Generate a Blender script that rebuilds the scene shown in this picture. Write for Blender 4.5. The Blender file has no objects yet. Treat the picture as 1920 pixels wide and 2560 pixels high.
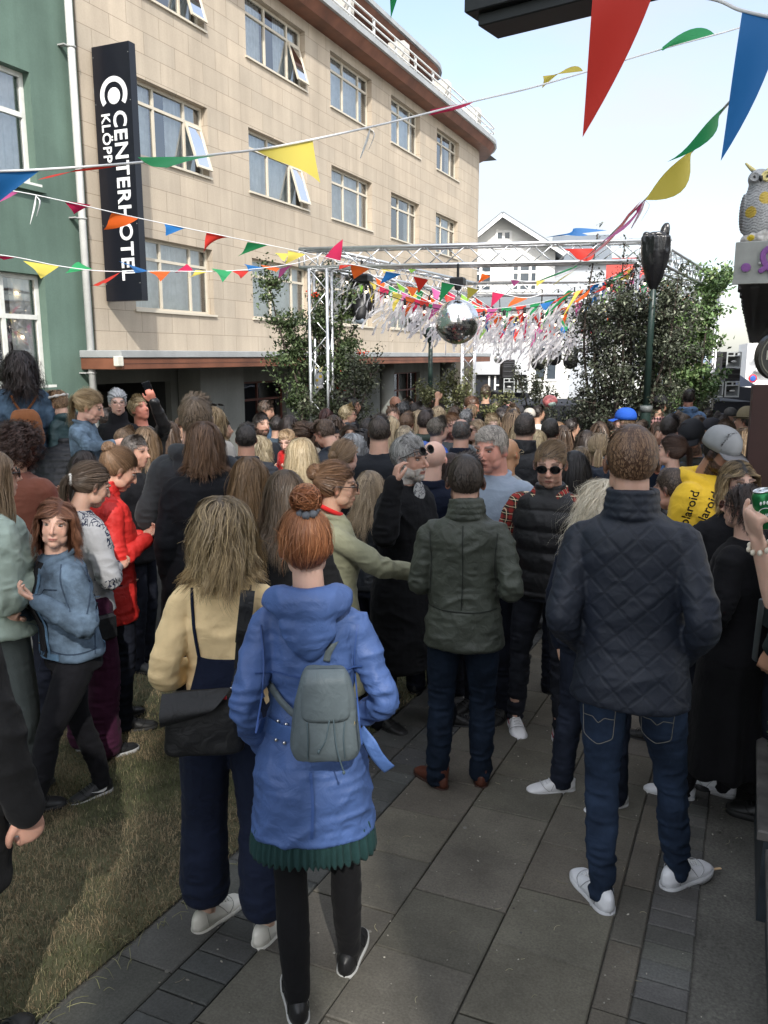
import bpy, math, random
import numpy as np
from mathutils import Vector, Matrix, noise as mnoise
from mathutils.bvhtree import BVHTree

R = math.radians
SC = bpy.context.scene
COL = SC.collection
random.seed(7)

# ------------------------------------------------------------------ camera
YAW, PIT, CAMZ, FPX = R(23.6), R(10.7), 1.9, 2070.0
cam_d = bpy.data.cameras.new('camera')
cam = bpy.data.objects.new('camera', cam_d)
COL.objects.link(cam)
cam.location = (0, 0, CAMZ)
cam.rotation_euler = (R(90) - PIT, 0, YAW)
cam_d.sensor_fit = 'HORIZONTAL'
cam_d.sensor_width = 36.0
cam_d.lens = 36.0 * FPX / 1920.0
cam_d.clip_start = 0.05
cam_d.clip_end = 20000
SC.camera = cam
SC.render.resolution_x, SC.render.resolution_y = 768, 1024

# ------------------------------------------------------------------ world, sun, exposure
SUN_EL = R(38)
SUN_DIR = np.array([0.55, -0.83, 0.0])          # horizontal direction TOWARDS the sun
SUN_DIR /= np.linalg.norm(SUN_DIR)
W = bpy.data.worlds.new('World'); SC.world = W; W.use_nodes = True
wn, wl = W.node_tree.nodes, W.node_tree.links
wn.clear()
wo = wn.new('ShaderNodeOutputWorld'); wb = wn.new('ShaderNodeBackground')
sky = wn.new('ShaderNodeTexSky'); sky.sky_type = 'NISHITA'; sky.sun_disc = False
sky.sun_elevation = SUN_EL; sky.sun_rotation = math.atan2(SUN_DIR[0], SUN_DIR[1])
sky.air_density = 1.0; sky.dust_density = 1.6; sky.ozone_density = 1.0
tc = wn.new('ShaderNodeTexCoord')
mp = wn.new('ShaderNodeMapping'); mp.inputs['Scale'].default_value = (1.2, 1.2, 3.2)
nz = wn.new('ShaderNodeTexNoise'); nz.inputs['Scale'].default_value = 1.7; nz.inputs['Detail'].default_value = 7
nz.inputs['Roughness'].default_value = 0.55
cr = wn.new('ShaderNodeValToRGB'); cr.color_ramp.elements[0].position = 0.36; cr.color_ramp.elements[1].position = 0.66
sx = wn.new('ShaderNodeSeparateXYZ')
mr = wn.new('ShaderNodeMapRange'); mr.inputs['From Min'].default_value = 0.62; mr.inputs['From Max'].default_value = 0.0
mr.inputs['To Min'].default_value = 0.55; mr.inputs['To Max'].default_value = 1.0
mul = wn.new('ShaderNodeMath'); mul.operation = 'MULTIPLY'
add = wn.new('ShaderNodeMath'); add.operation = 'MULTIPLY_ADD'; add.inputs[1].default_value = 0.62; add.inputs[2].default_value = 0.36
mix = wn.new('ShaderNodeMix'); mix.data_type = 'RGBA'
dt = wn.new('ShaderNodeVectorMath'); dt.operation = 'DOT_PRODUCT'      # thin cloud, brighter towards the sun and overhead
dt.inputs[1].default_value = (SUN_DIR[0] * math.cos(SUN_EL), SUN_DIR[1] * math.cos(SUN_EL), math.sin(SUN_EL) + .35)
m1 = wn.new('ShaderNodeMapRange'); m1.inputs['From Min'].default_value = -0.15; m1.inputs['From Max'].default_value = 1.1
m1.inputs['To Min'].default_value = 1.0; m1.inputs['To Max'].default_value = 4.2
vs = wn.new('ShaderNodeVectorMath'); vs.operation = 'SCALE'; vs.inputs[0].default_value = (2.75, 2.70, 2.60)
wl.new(tc.outputs['Generated'], dt.inputs[0]); wl.new(dt.outputs['Value'], m1.inputs['Value']); wl.new(m1.outputs[0], vs.inputs['Scale']); wl.new(vs.outputs[0], mix.inputs[7])
wl.new(tc.outputs['Generated'], mp.inputs['Vector']); wl.new(mp.outputs[0], nz.inputs['Vector'])
wl.new(nz.outputs['Fac'], cr.inputs[0]); wl.new(tc.outputs['Generated'], sx.inputs[0])
wl.new(sx.outputs['Z'], mr.inputs['Value'])
wl.new(cr.outputs[0], add.inputs[0]); wl.new(add.outputs[0], mul.inputs[0]); wl.new(mr.outputs[0], mul.inputs[1])
wl.new(mul.outputs[0], mix.inputs[0]); wl.new(sky.outputs[0], mix.inputs[6]); wl.new(mix.outputs[2], wb.inputs['Color'])
wb.inputs['Strength'].default_value = 0.13
wl.new(wb.outputs[0], wo.inputs['Surface'])

sun_d = bpy.data.lights.new('sun', 'SUN'); sun_d.energy = 2.0; sun_d.angle = R(1.2); sun_d.color = (1, 0.965, 0.90)
sun = bpy.data.objects.new('sun', sun_d); COL.objects.link(sun)
sv = Vector((SUN_DIR[0] * math.cos(SUN_EL), SUN_DIR[1] * math.cos(SUN_EL), math.sin(SUN_EL)))
sun.rotation_euler = sv.to_track_quat('Z', 'Y').to_euler(); sun.location = (0, 0, 30)
SC.view_settings.view_transform = 'Standard'; SC.view_settings.look = 'None'
SC.view_settings.gamma = 1.0; SC.view_settings.exposure = 1.36

# ------------------------------------------------------------------ geometry of the view (real places read from the plan)
SLOPE = 0.06
C0 = np.array([0, 0, CAMZ])
FW = np.array([-math.sin(YAW) * math.cos(PIT), math.cos(YAW) * math.cos(PIT), -math.sin(PIT)])
RT = np.array([math.cos(YAW), math.sin(YAW), 0.0]); UP = np.cross(RT, FW)
def ray(x, y): return FW + RT * (x - 960) / FPX + UP * (1280 - y) / FPX
def at(x, y, d): return C0 + ray(x, y) * d
def onX(x, y, X): r = ray(x, y); return C0 + r * (X / r[0])
def onY(x, y, Y): r = ray(x, y); return C0 + r * (Y / r[1])
def gz(x, y): return -SLOPE * y
def onG(x, y, h=0):
    r = ray(x, y); t = (-CAMZ + h) / (r[2] + SLOPE * r[1]); return C0 + r * t

# ------------------------------------------------------------------ materials
MATS = {}
def newmat(name):
    m = bpy.data.materials.new(name); m.use_nodes = True
    nt = m.node_tree; b = nt.nodes['Principled BSDF']
    return m, nt, b
def N(nt, t, **kw):
    n = nt.nodes.new(t)
    for k, v in kw.items():
        if k.startswith('i_'):
            key = k[2:]
            key = int(key) if key.isdigit() else key.replace('_', ' ')
            n.inputs[key].default_value = v
        else: setattr(n, k, v)
    return n
def c4(c): return (c[0], c[1], c[2], 1)
def noisecol(nt, src, col, amt=0.3, scale=4.0, detail=5, sc3=None):
    """multiply colour by 1 +- amt following a noise"""
    nzz = N(nt, 'ShaderNodeTexNoise', i_Scale=scale, i_Detail=detail, i_Roughness=0.6)
    if sc3:
        mpp = N(nt, 'ShaderNodeMapping'); mpp.inputs['Scale'].default_value = sc3
        nt.links.new(src, mpp.inputs['Vector']); src = mpp.outputs[0]
    nt.links.new(src, nzz.inputs['Vector'])
    mrr = N(nt, 'ShaderNodeMapRange', i_From_Min=0.3, i_From_Max=0.7, i_To_Min=1 - amt, i_To_Max=1 + amt)
    nt.links.new(nzz.outputs['Fac'], mrr.inputs['Value'])
    vm = N(nt, 'ShaderNodeVectorMath', operation='SCALE')
    if isinstance(col, (tuple, list)): vm.inputs[0].default_value = col[:3]
    else: nt.links.new(col, vm.inputs[0])
    nt.links.new(mrr.outputs[0], vm.inputs['Scale'])
    return vm.outputs[0], nzz
def bump(nt, b, h, strength=0.3, dist=0.01, prev=None):
    bp = N(nt, 'ShaderNodeBump', i_Strength=strength, i_Distance=dist)
    nt.links.new(h, bp.inputs['Height'])
    if prev is not None: nt.links.new(prev, bp.inputs['Normal'])
    nt.links.new(bp.outputs[0], b.inputs['Normal']); return bp.outputs[0]
def coords(nt): return N(nt, 'ShaderNodeTexCoord').outputs['Object']
def plain(name, col, rough=0.6, metal=0.0, amt=0.12, scale=6, spec=0.4, bmp=0.0, bscale=60, bdist=0.002, coat=0):
    key = ('plain', name, tuple(col), rough)
    if key in MATS: return MATS[key]
    m, nt, b = newmat(name); co = coords(nt)
    c, _ = noisecol(nt, co, col, amt, scale)
    nt.links.new(c, b.inputs['Base Color'])
    b.inputs['Roughness'].default_value = rough; b.inputs['Metallic'].default_value = metal
    b.inputs['Specular IOR Level'].default_value = spec
    if coat: b.inputs['Coat Weight'].default_value = coat
    if bmp:
        n2 = N(nt, 'ShaderNodeTexNoise', i_Scale=bscale, i_Detail=5); nt.links.new(co, n2.inputs['Vector'])
        bump(nt, b, n2.outputs['Fac'], bmp, bdist)
    MATS[key] = m; return m
def emis(name, col, st):
    key = ('em', name)
    if key in MATS: return MATS[key]
    m, nt, b = newmat(name); b.inputs['Base Color'].default_value = c4(col)
    b.inputs['Emission Color'].default_value = c4(col); b.inputs['Emission Strength'].default_value = st
    MATS[key] = m; return m
def attrmat(name, rough=0.7, spec=0.3, amt=0.1, scale=20, bmp=0.0, bscale=200, bdist=0.001, sss=0, sheen=0, transl=0):
    key = ('attr', name)
    if key in MATS: return MATS[key]
    m, nt, b = newmat(name); a = N(nt, 'ShaderNodeAttribute', attribute_name='Col'); co = coords(nt)
    c, _ = noisecol(nt, co, a.outputs['Color'], amt, scale)
    nt.links.new(c, b.inputs['Base Color'])
    b.inputs['Roughness'].default_value = rough; b.inputs['Specular IOR Level'].default_value = spec
    if sss:
        b.inputs['Subsurface Weight'].default_value = sss; b.inputs['Subsurface Radius'].default_value = (1, .35, .2); b.inputs['Subsurface Scale'].default_value = 0.012
    if bmp:
        n2 = N(nt, 'ShaderNodeTexNoise', i_Scale=bscale, i_Detail=4); nt.links.new(co, n2.inputs['Vector'])
        bump(nt, b, n2.outputs['Fac'], bmp, bdist)
    MATS[key] = m; return m

def fabric(kind, col, col2=None):
    """woven / knitted / quilted cloth of a given colour"""
    key = ('fab', kind, tuple(col), tuple(col2) if col2 else None)
    if key in MATS: return MATS[key]
    m, nt, b = newmat(kind + '_fabric'); co = coords(nt); L = nt.links
    b.inputs['Roughness'].default_value = {'nylon': 0.55, 'quilt': 0.6, 'puffer': 0.55, 'leather': 0.38, 'wax': 0.55, 'satin': .45}.get(kind, 0.85)
    b.inputs['Specular IOR Level'].default_value = {'leather': 0.5, 'puffer': 0.4, 'nylon': 0.35, 'quilt': 0.4, 'wax': .35}.get(kind, 0.15)
    if kind in ('wool', 'cotton', 'knit'):
        b.inputs['Sheen Weight'].default_value = 0.12 if sum(col) > .1 else 0.03
    amt = {'denim': 0.6, 'wax': 0.35, 'jeans': 0.45, 'nylon': .22}.get(kind, 0.16)
    c, nn = noisecol(nt, co, col, amt, {'denim': 9, 'jeans': 7}.get(kind, 5), 6)
    if kind in ('plaid', 'buffalo'):
        sp = N(nt, 'ShaderNodeSeparateXYZ'); L.new(co, sp.inputs[0])
        outs = []
        per = 0.042 if kind == 'plaid' else 0.05
        sxy = N(nt, 'ShaderNodeMath', operation='ADD'); L.new(sp.outputs['X'], sxy.inputs[0]); L.new(sp.outputs['Y'], sxy.inputs[1])
        for src in (sxy.outputs[0], sp.outputs['Z']):
            d = N(nt, 'ShaderNodeMath', operation='DIVIDE', i_1=per); L.new(src, d.inputs[0])
            f = N(nt, 'ShaderNodeMath', operation='FRACT'); L.new(d.outputs[0], f.inputs[0])
            g = N(nt, 'ShaderNodeMath', operation='LESS_THAN', i_1=0.45 if kind == 'plaid' else .5); L.new(f.outputs[0], g.inputs[0])
            h = N(nt, 'ShaderNodeMath', operation='COMPARE', i_1=0.72, i_2=0.04); L.new(f.outputs[0], h.inputs[0])
            outs.append((g.outputs[0], h.outputs[0]))
        ad = N(nt, 'ShaderNodeMath', operation='ADD'); L.new(outs[0][0], ad.inputs[0]); L.new(outs[1][0], ad.inputs[1])
        hv = N(nt, 'ShaderNodeMath', operation='MULTIPLY', i_1=0.5); L.new(ad.outputs[0], hv.inputs[0])
        mx = N(nt, 'ShaderNodeMix', data_type='RGBA'); mx.inputs[6].default_value = c4(col2); L.new(hv.outputs[0], mx.inputs[0]); L.new(c, mx.inputs[7])
        c = mx.outputs[2]
        if kind == 'plaid':
            mxx = N(nt, 'ShaderNodeMath', operation='MAXIMUM'); L.new(outs[0][1], mxx.inputs[0]); L.new(outs[1][1], mxx.inputs[1])
            m3 = N(nt, 'ShaderNodeMix', data_type='RGBA'); m3.inputs[7].default_value = (.62, .5, .34, 1); L.new(mxx.outputs[0], m3.inputs[0]); L.new(c, m3.inputs[6]); c = m3.outputs[2]
    if kind in ('print', 'tee'):
        v = N(nt, 'ShaderNodeTexVoronoi', i_Scale=26 if kind == 'print' else 30, feature='DISTANCE_TO_EDGE')
        ds = N(nt, 'ShaderNodeTexNoise', i_Scale=11, i_Detail=2); L.new(co, ds.inputs['Vector'])
        va = N(nt, 'ShaderNodeVectorMath', operation='MULTIPLY_ADD'); va.inputs[1].default_value = (.16, .16, .16); L.new(ds.outputs['Color'], va.inputs[0]); L.new(co, va.inputs[2])
        L.new(va.outputs[0], v.inputs['Vector'])
        g = N(nt, 'ShaderNodeMath', operation='LESS_THAN', i_1=0.075); L.new(v.outputs['Distance'], g.inputs[0])
        wv = N(nt, 'ShaderNodeTexNoise', i_Scale=6, i_Detail=0); L.new(co, wv.inputs['Vector'])
        g2 = N(nt, 'ShaderNodeMath', operation='GREATER_THAN', i_1=0.5); L.new(wv.outputs['Fac'], g2.inputs[0])
        g3 = N(nt, 'ShaderNodeMath', operation='MULTIPLY'); L.new(g.outputs[0], g3.inputs[0]); L.new(g2.outputs[0], g3.inputs[1])
        mx = N(nt, 'ShaderNodeMix', data_type='RGBA'); mx.inputs[7].default_value = c4(col2); L.new(g3.outputs[0], mx.inputs[0]); L.new(c, mx.inputs[6]); c = mx.outputs[2]
    prev = None
    if kind == 'quilt':
        sp = N(nt, 'ShaderNodeSeparateXYZ'); L.new(co, sp.inputs[0])
        hs = []
        for sgn in (1, -1):
            mm = N(nt, 'ShaderNodeMath', operation='MULTIPLY', i_1=sgn * 1.0); L.new(sp.outputs['X'], mm.inputs[0])
            aa = N(nt, 'ShaderNodeMath', operation='ADD'); L.new(mm.outputs[0], aa.inputs[0]); L.new(sp.outputs['Z'], aa.inputs[1])
            pp = N(nt, 'ShaderNodeMath', operation='PINGPONG', i_1=0.047); L.new(aa.outputs[0], pp.inputs[0])
            hs.append(pp.outputs[0])
        mi = N(nt, 'ShaderNodeMath', operation='MINIMUM'); L.new(hs[0], mi.inputs[0]); L.new(hs[1], mi.inputs[1])
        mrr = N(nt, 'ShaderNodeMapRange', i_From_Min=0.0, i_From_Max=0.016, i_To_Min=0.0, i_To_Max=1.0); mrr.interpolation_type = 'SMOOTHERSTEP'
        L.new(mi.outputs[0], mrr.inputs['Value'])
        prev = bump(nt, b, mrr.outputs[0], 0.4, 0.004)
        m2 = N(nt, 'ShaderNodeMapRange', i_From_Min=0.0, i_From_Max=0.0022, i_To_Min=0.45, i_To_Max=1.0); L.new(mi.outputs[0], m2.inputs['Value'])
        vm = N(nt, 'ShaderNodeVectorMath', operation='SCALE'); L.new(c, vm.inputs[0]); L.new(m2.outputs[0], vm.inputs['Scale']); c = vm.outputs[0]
    L.new(c, b.inputs['Base Color'])
    if kind in ('nylon', 'wax', 'denim', 'cotton', 'jeans', 'wool', 'puffer', 'quilt', 'leather', 'print'):
        mpr = N(nt, 'ShaderNodeMapping'); mpr.inputs['Rotation'].default_value = (.5, .35, .3); mpr.inputs['Scale'].default_value = (1, 1, 1.9); L.new(co, mpr.inputs['Vector'])
        n0 = N(nt, 'ShaderNodeTexNoise', noise_type='RIDGED_MULTIFRACTAL', i_Scale=5.5, i_Detail=3, i_Roughness=.55, i_Distortion=.5); L.new(mpr.outputs[0], n0.inputs['Vector'])
        prev = bump(nt, b, n0.outputs['Fac'], {'nylon': .55, 'wax': .6, 'denim': .4, 'jeans': .45, 'leather': .5}.get(kind, .25), .010, prev)
    n1 = N(nt, 'ShaderNodeTexNoise', i_Scale=16, i_Detail=4, i_Distortion=1.2); L.new(co, n1.inputs['Vector'])
    prev = bump(nt, b, n1.outputs['Fac'], {'leather': .5, 'nylon': .55, 'wax': .7, 'quilt': .35, 'puffer': .5}.get(kind, 0.4), 0.012, prev)
    n2 = N(nt, 'ShaderNodeTexNoise', i_Scale=420 if kind != 'knit' else 160, i_Detail=2); L.new(co, n2.inputs['Vector'])
    bump(nt, b, n2.outputs['Fac'], 0.25, 0.001, prev)
    MATS[key] = m; return m

# ------------------------------------------------------------------ mesh helpers
class MB:
    """collects closed shapes for ONE mesh"""
    def __init__(s): s.v = []; s.f = []; s.n = 0; s.c = []; s.mi = []
    def add(s, v, f, col=None, mi=0):
        v = np.asarray(v, float).reshape(-1, 3)
        s.v.append(v); s.f += [tuple(int(i) + s.n for i in q) for q in f]; s.n += len(v)
        s.mi += [mi] * len(f)
        if col is not None:
            s.c.append(np.tile(np.array(list(col)[:3]), (len(v), 1)) if np.ndim(col) == 1 else np.asarray(col))
        return s
    def verts(s): return np.vstack(s.v) if s.v else np.zeros((0, 3))
    def mesh(s, name, mats, smooth=True):
        me = bpy.data.meshes.new(name)
        me.from_pydata(s.verts().tolist(), [], s.f)
        for m in (mats if isinstance(mats, (list, tuple)) else [mats]): me.materials.append(m)
        if any(s.mi): me.polygons.foreach_set('material_index', s.mi)
        me.polygons.foreach_set('use_smooth', [smooth] * len(me.polygons))
        if s.c and sum(len(c) for c in s.c) == s.n: setcol(me, np.vstack(s.c))
        me.update(); return me
    def build(s, name, mats, parent=None, smooth=False, **tags):
        me = s.mesh(name, mats, smooth)
        o = bpy.data.objects.new(name, me); COL.objects.link(o)
        if parent is not None: o.parent = parent
        for k, v in tags.items(): o[{'cat': 'category'}.get(k, k)] = v
        return o
def setcol(me, c):
    a = me.color_attributes.get('Col') or me.color_attributes.new('Col', 'FLOAT_COLOR', 'POINT')
    arr = np.ones((len(me.vertices), 4)); arr[:, :3] = c
    a.data.foreach_set('color', arr.ravel())
def thing(name, label, cat, loc=(0, 0, 0), rz=0.0, group=None, scale=1.0, kind=None):
    o = bpy.data.objects.new(name, None); COL.objects.link(o)
    o.location = loc; o.rotation_euler = (0, 0, rz); o.scale = (scale,) * 3; o.empty_display_size = .1
    o['label'] = label; o['category'] = cat
    if group: o['group'] = group
    if kind: o['kind'] = kind
    return o
def tag(o, label, cat, group=None):
    o['label'] = label; o['category'] = cat
    if group: o['group'] = group
    return o
def cbox(mb, x0, x1, y0, y1, z0, z1, col=None, bev=0, mi=0):
    if bev <= 0:
        v = [(x, y, z) for z in (z0, z1) for y in (y0, y1) for x in (x0, x1)]
        f = [(0, 2, 3, 1), (4, 5, 7, 6), (0, 1, 5, 4), (2, 6, 7, 3), (0, 4, 6, 2), (1, 3, 7, 5)]
        return mb.add(v, f, col, mi)
    b = bev
    v = []
    for z, k in ((z0, b), (z0 + b, 0), (z1 - b, 0), (z1, b)):
        v += [(x0 + k, y0 + k, z), (x1 - k, y0 + k, z), (x1 - k, y1 - k, z), (x0 + k, y1 - k, z)]
    f = [(3, 2, 1, 0), (12, 13, 14, 15)]
    for r in range(3):
        for i in range(4):
            j = (i + 1) % 4
            f.append((r * 4 + i, r * 4 + j, r * 4 + 4 + j, r * 4 + 4 + i))
    return mb.add(v, f, col, mi)
def obox(mb, c, ax, ay, az, col=None, mi=0):
    """box centred c with half axes vectors"""
    c, ax, ay, az = map(np.asarray, (c, ax, ay, az))
    v = [c + sx * ax + sy * ay + sz * az for sz in (-1, 1) for sy in (-1, 1) for sx in (-1, 1)]
    f = [(0, 2, 3, 1), (4, 5, 7, 6), (0, 1, 5, 4), (2, 6, 7, 3), (0, 4, 6, 2), (1, 3, 7, 5)]
    return mb.add(v, f, col, mi)
def catmull(P, n):
    P = np.asarray(P, float)
    if len(P) < 3:
        t = np.linspace(0, 1, n)[:, None]; return P[0] * (1 - t) + P[-1] * t
    Q = np.vstack([2 * P[0] - P[1], P, 2 * P[-1] - P[-2]])
    out = []
    for u in np.linspace(0, len(P) - 1 - 1e-9, n):
        i = int(u); t = u - i
        a, b, c, d = Q[i], Q[i + 1], Q[i + 2], Q[i + 3]
        out.append(0.5 * (2 * b + (c - a) * t + (2 * a - 5 * b + 4 * c - d) * t * t + (3 * b - a - 3 * c + d) * t ** 3))
    return np.array(out)
def tube(mb, pts, rad, seg=10, n=None, col=None, closed=False, flat=1.0, ref=None, cap=True, mi=0):
    """tapered tube through pts, radii per point (or (rx,ry)), rounded ends"""
    pts = np.asarray(pts, float); rad = np.asarray(rad, float)
    if rad.ndim == 0: rad = np.full(len(pts), float(rad))
    if rad.ndim == 1: rad = np.stack([rad, rad * flat], 1)
    if n:
        A = catmull(np.hstack([pts, rad]), n); pts, rad = A[:, :3], np.maximum(A[:, 3:], 1e-4)
    m = len(pts)
    if closed: T = np.roll(pts, -1, 0) - np.roll(pts, 1, 0)
    else: T = np.gradient(pts, axis=0)
    T /= np.linalg.norm(T, axis=1)[:, None] + 1e-12
    r0 = np.array(ref if ref is not None else ((0, 0, 1) if abs(T[0][2]) < 0.9 else (0, 1, 0)), float)
    U = []
    u = r0 - T[0] * (r0 @ T[0]); u /= np.linalg.norm(u)
    for i in range(m):
        if ref is not None: u = r0
        u = u - T[i] * (u @ T[i]); u = u / (np.linalg.norm(u) + 1e-12); U.append(u)
    U = np.array(U); V = np.cross(T, U)
    a = np.linspace(0, 2 * np.pi, seg, endpoint=False)
    ca, sa = np.cos(a), np.sin(a)
    rings = [pts[i] + np.outer(ca * rad[i, 1], U[i]) + np.outer(sa * rad[i, 0], V[i]) for i in range(m)]
    if cap and not closed:
        rr = rad.mean(1)
        for e, sgn in ((0, -1), (m - 1, 1)):
            ex = []
            for k in (0.5, 0.85):
                q = math.sqrt(1 - k * k)
                ex.append(pts[e] + T[e] * sgn * rr[e] * k + (rings[e] - pts[e]) * q if True else None)
            if e == 0: head = [ex[1], ex[0]]
            else: tail = [ex[0], ex[1]]
        e0 = pts[0] - T[0] * rr[0]; e1 = pts[-1] + T[-1] * rr[-1]
        rings = head + rings + tail
    elif not closed: e0, e1 = pts[0], pts[-1]
    v = np.vstack(rings); k = len(rings); f = []
    for i in range(k if closed else k - 1):
        for j in range(seg):
            j2 = (j + 1) % seg; i2 = (i + 1) % k
            f.append((i * seg + j, i * seg + j2, i2 * seg + j2, i2 * seg + j))
    if not closed:
        v = np.vstack([v, e0, e1]); a0, a1 = k * seg, k * seg + 1
        for j in range(seg):
            j2 = (j + 1) % seg
            f.append((a0, j2, j)); f.append((a1, (k - 1) * seg + j, (k - 1) * seg + j2))
    return mb.add(v, f, col, mi)
def ell(mb, c, r, seg=16, rings=10, rot=None, col=None, mi=0):
    """ellipsoid"""
    a = np.linspace(0, 2 * np.pi, seg, endpoint=False)
    v = []
    for p in np.linspace(-np.pi / 2, np.pi / 2, rings + 1)[1:-1]:
        for t in a: v.append((math.cos(p) * math.cos(t), math.cos(p) * math.sin(t), math.sin(p)))
    v += [(0, 0, -1), (0, 0, 1)]
    v = np.array(v) * np.array(r)
    if rot is not None: v = v @ np.asarray(rot).T
    v = v + np.array(c); k = rings - 1; f = []
    for i in range(k - 1):
        for j in range(seg):
            j2 = (j + 1) % seg
            f.append((i * seg + j, i * seg + j2, (i + 1) * seg + j2, (i + 1) * seg + j))
    for j in range(seg):
        j2 = (j + 1) % seg
        f.append((k * seg, j2, j)); f.append((k * seg + 1, (k - 1) * seg + j, (k - 1) * seg + j2))
    return mb.add(v, f, col, mi)
def loft(mb, rings, seg=28, pw=2.3, n=None, xf=None, col=None):
    """closed loft of superellipse rings (z,cx,cy,rx,ry) stacked along z; xf maps points"""
    A = np.asarray(rings, float)
    if n: A = catmull(A, n)
    a = np.linspace(0, 2 * np.pi, seg, endpoint=False)
    cx, sy = np.cos(a), np.sin(a)
    ux = np.sign(cx) * np.abs(cx) ** (2 / pw); uy = np.sign(sy) * np.abs(sy) ** (2 / pw)
    R_ = [np.stack([q[1] + ux * q[3], q[2] + uy * q[4], np.full(seg, q[0])], 1) for q in A]
    if A[0][0] > A[-1][0]: R_ = R_[::-1]; A = A[::-1]
    v = np.vstack(R_ + [[[A[0][1], A[0][2], A[0][0]]], [[A[-1][1], A[-1][2], A[-1][0]]]])
    k = len(R_); f = []
    for i in range(k - 1):
        for j in range(seg):
            j2 = (j + 1) % seg
            f.append((i * seg + j, i * seg + j2, (i + 1) * seg + j2, (i + 1) * seg + j))
    for j in range(seg):
        j2 = (j + 1) % seg
        f.append((k * seg, j2, j)); f.append((k * seg + 1, (k - 1) * seg + j, (k - 1) * seg + j2))
    if xf is not None: v = xf(v)
    return mb.add(v, f, col)
def prism(mb, poly, o, u, v, w, col=None, mi=0):
    """polygon (list of 2-D pts) in plane o + x*u + y*v, extruded by vector w"""
    o, u, v, w = map(lambda q: np.asarray(q, float), (o, u, v, w))
    a = [o + x * u + y * v for x, y in poly]; n = len(a)
    f = [tuple(range(n))[::-1], tuple(range(n, 2 * n))] + [(i, (i + 1) % n, n + (i + 1) % n, n + i) for i in range(n)]
    return mb.add(a + [q + w for q in a], f, col, mi)
def hsh(i, j, k, s=0):
    h = (i * 374761393 + j * 668265263 + k * 2147483647 + s * 1274126177) & 0xFFFFFFFF
    h = ((h ^ (h >> 13)) * 1274126177) & 0xFFFFFFFF
    return ((h ^ (h >> 16)) & 0xFFFF) / 65535.0
def vnoise(P, scale=1.0, s=0):
    Q = P * scale; I = np.floor(Q).astype(np.int64); F = Q - I; F = F * F * (3 - 2 * F)
    out = 0
    for a in (0, 1):
        for b_ in (0, 1):
            for c in (0, 1):
                w = (F[:, 0] if a else 1 - F[:, 0]) * (F[:, 1] if b_ else 1 - F[:, 1]) * (F[:, 2] if c else 1 - F[:, 2])
                out = out + w * hsh(I[:, 0] + a, I[:, 1] + b_, I[:, 2] + c, s)
    return out
def sstep(x, a, b):
    t = np.clip((x - a) / (b - a), 0, 1); return t * t * (3 - 2 * t)

# voxel-fused organic meshes: queued, fused in one go, then finished (displaced, painted)
FUSE = []
def fuse(mb, name, mats, parent, voxel, smooth=3, post=None, **tags):
    me = mb.mesh(name, mats); mb2 = None
    o = bpy.data.objects.new(name, me); COL.objects.link(o)
    if parent is not None: o.parent = parent
    m = o.modifiers.new('fuse', 'REMESH'); m.mode = 'VOXEL'; m.voxel_size = voxel; m.use_smooth_shade = True
    if smooth:
        m2 = o.modifiers.new('soft', 'SMOOTH'); m2.factor = 0.5; m2.iterations = smooth
    for k, v in tags.items(): o[{'cat': 'category'}.get(k, k)] = v
    FUSE.append((o, mats, post)); return o
def flush():
    bpy.context.view_layer.update()
    dg = bpy.context.evaluated_depsgraph_get()
    out = []
    for o, mats, post in FUSE:
        out.append(bpy.data.meshes.new_from_object(o.evaluated_get(dg)))
    for (o, mats, post), me in zip(FUSE, out):
        o.modifiers.clear(); old = o.data; o.data = me; me.name = o.name
        me.materials.clear()
        for m in (mats if isinstance(mats, (list, tuple)) else [mats]): me.materials.append(m)
        n = len(me.vertices)
        P = np.empty(n * 3); me.vertices.foreach_get('co', P); P = P.reshape(-1, 3)
        Nn = np.empty(n * 3); me.vertices.foreach_get('normal', Nn); Nn = Nn.reshape(-1, 3)
        if post is not None:
            r = post(P, Nn)
            if r[0] is not None: me.vertices.foreach_set('co', r[0].ravel())
            if r[1] is not None: setcol(me, r[1])
        me.polygons.foreach_set('use_smooth', [True] * len(me.polygons)); me.update()
        bpy.data.meshes.remove(old)
    FUSE.clear()

# ------------------------------------------------------------------ people
def rotz(a): c, s = math.cos(a), math.sin(a); return np.array([[c, -s, 0], [s, c, 0], [0, 0, 1.0]])
def rotx(a): c, s = math.cos(a), math.sin(a); return np.array([[1.0, 0, 0], [0, c, -s], [0, s, c]])
def roty(a): c, s = math.cos(a), math.sin(a); return np.array([[c, 0, s], [0, 1.0, 0], [-s, 0, c]])
def unit(v): v = np.asarray(v, float); return v / (np.linalg.norm(v) + 1e-12)

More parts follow.
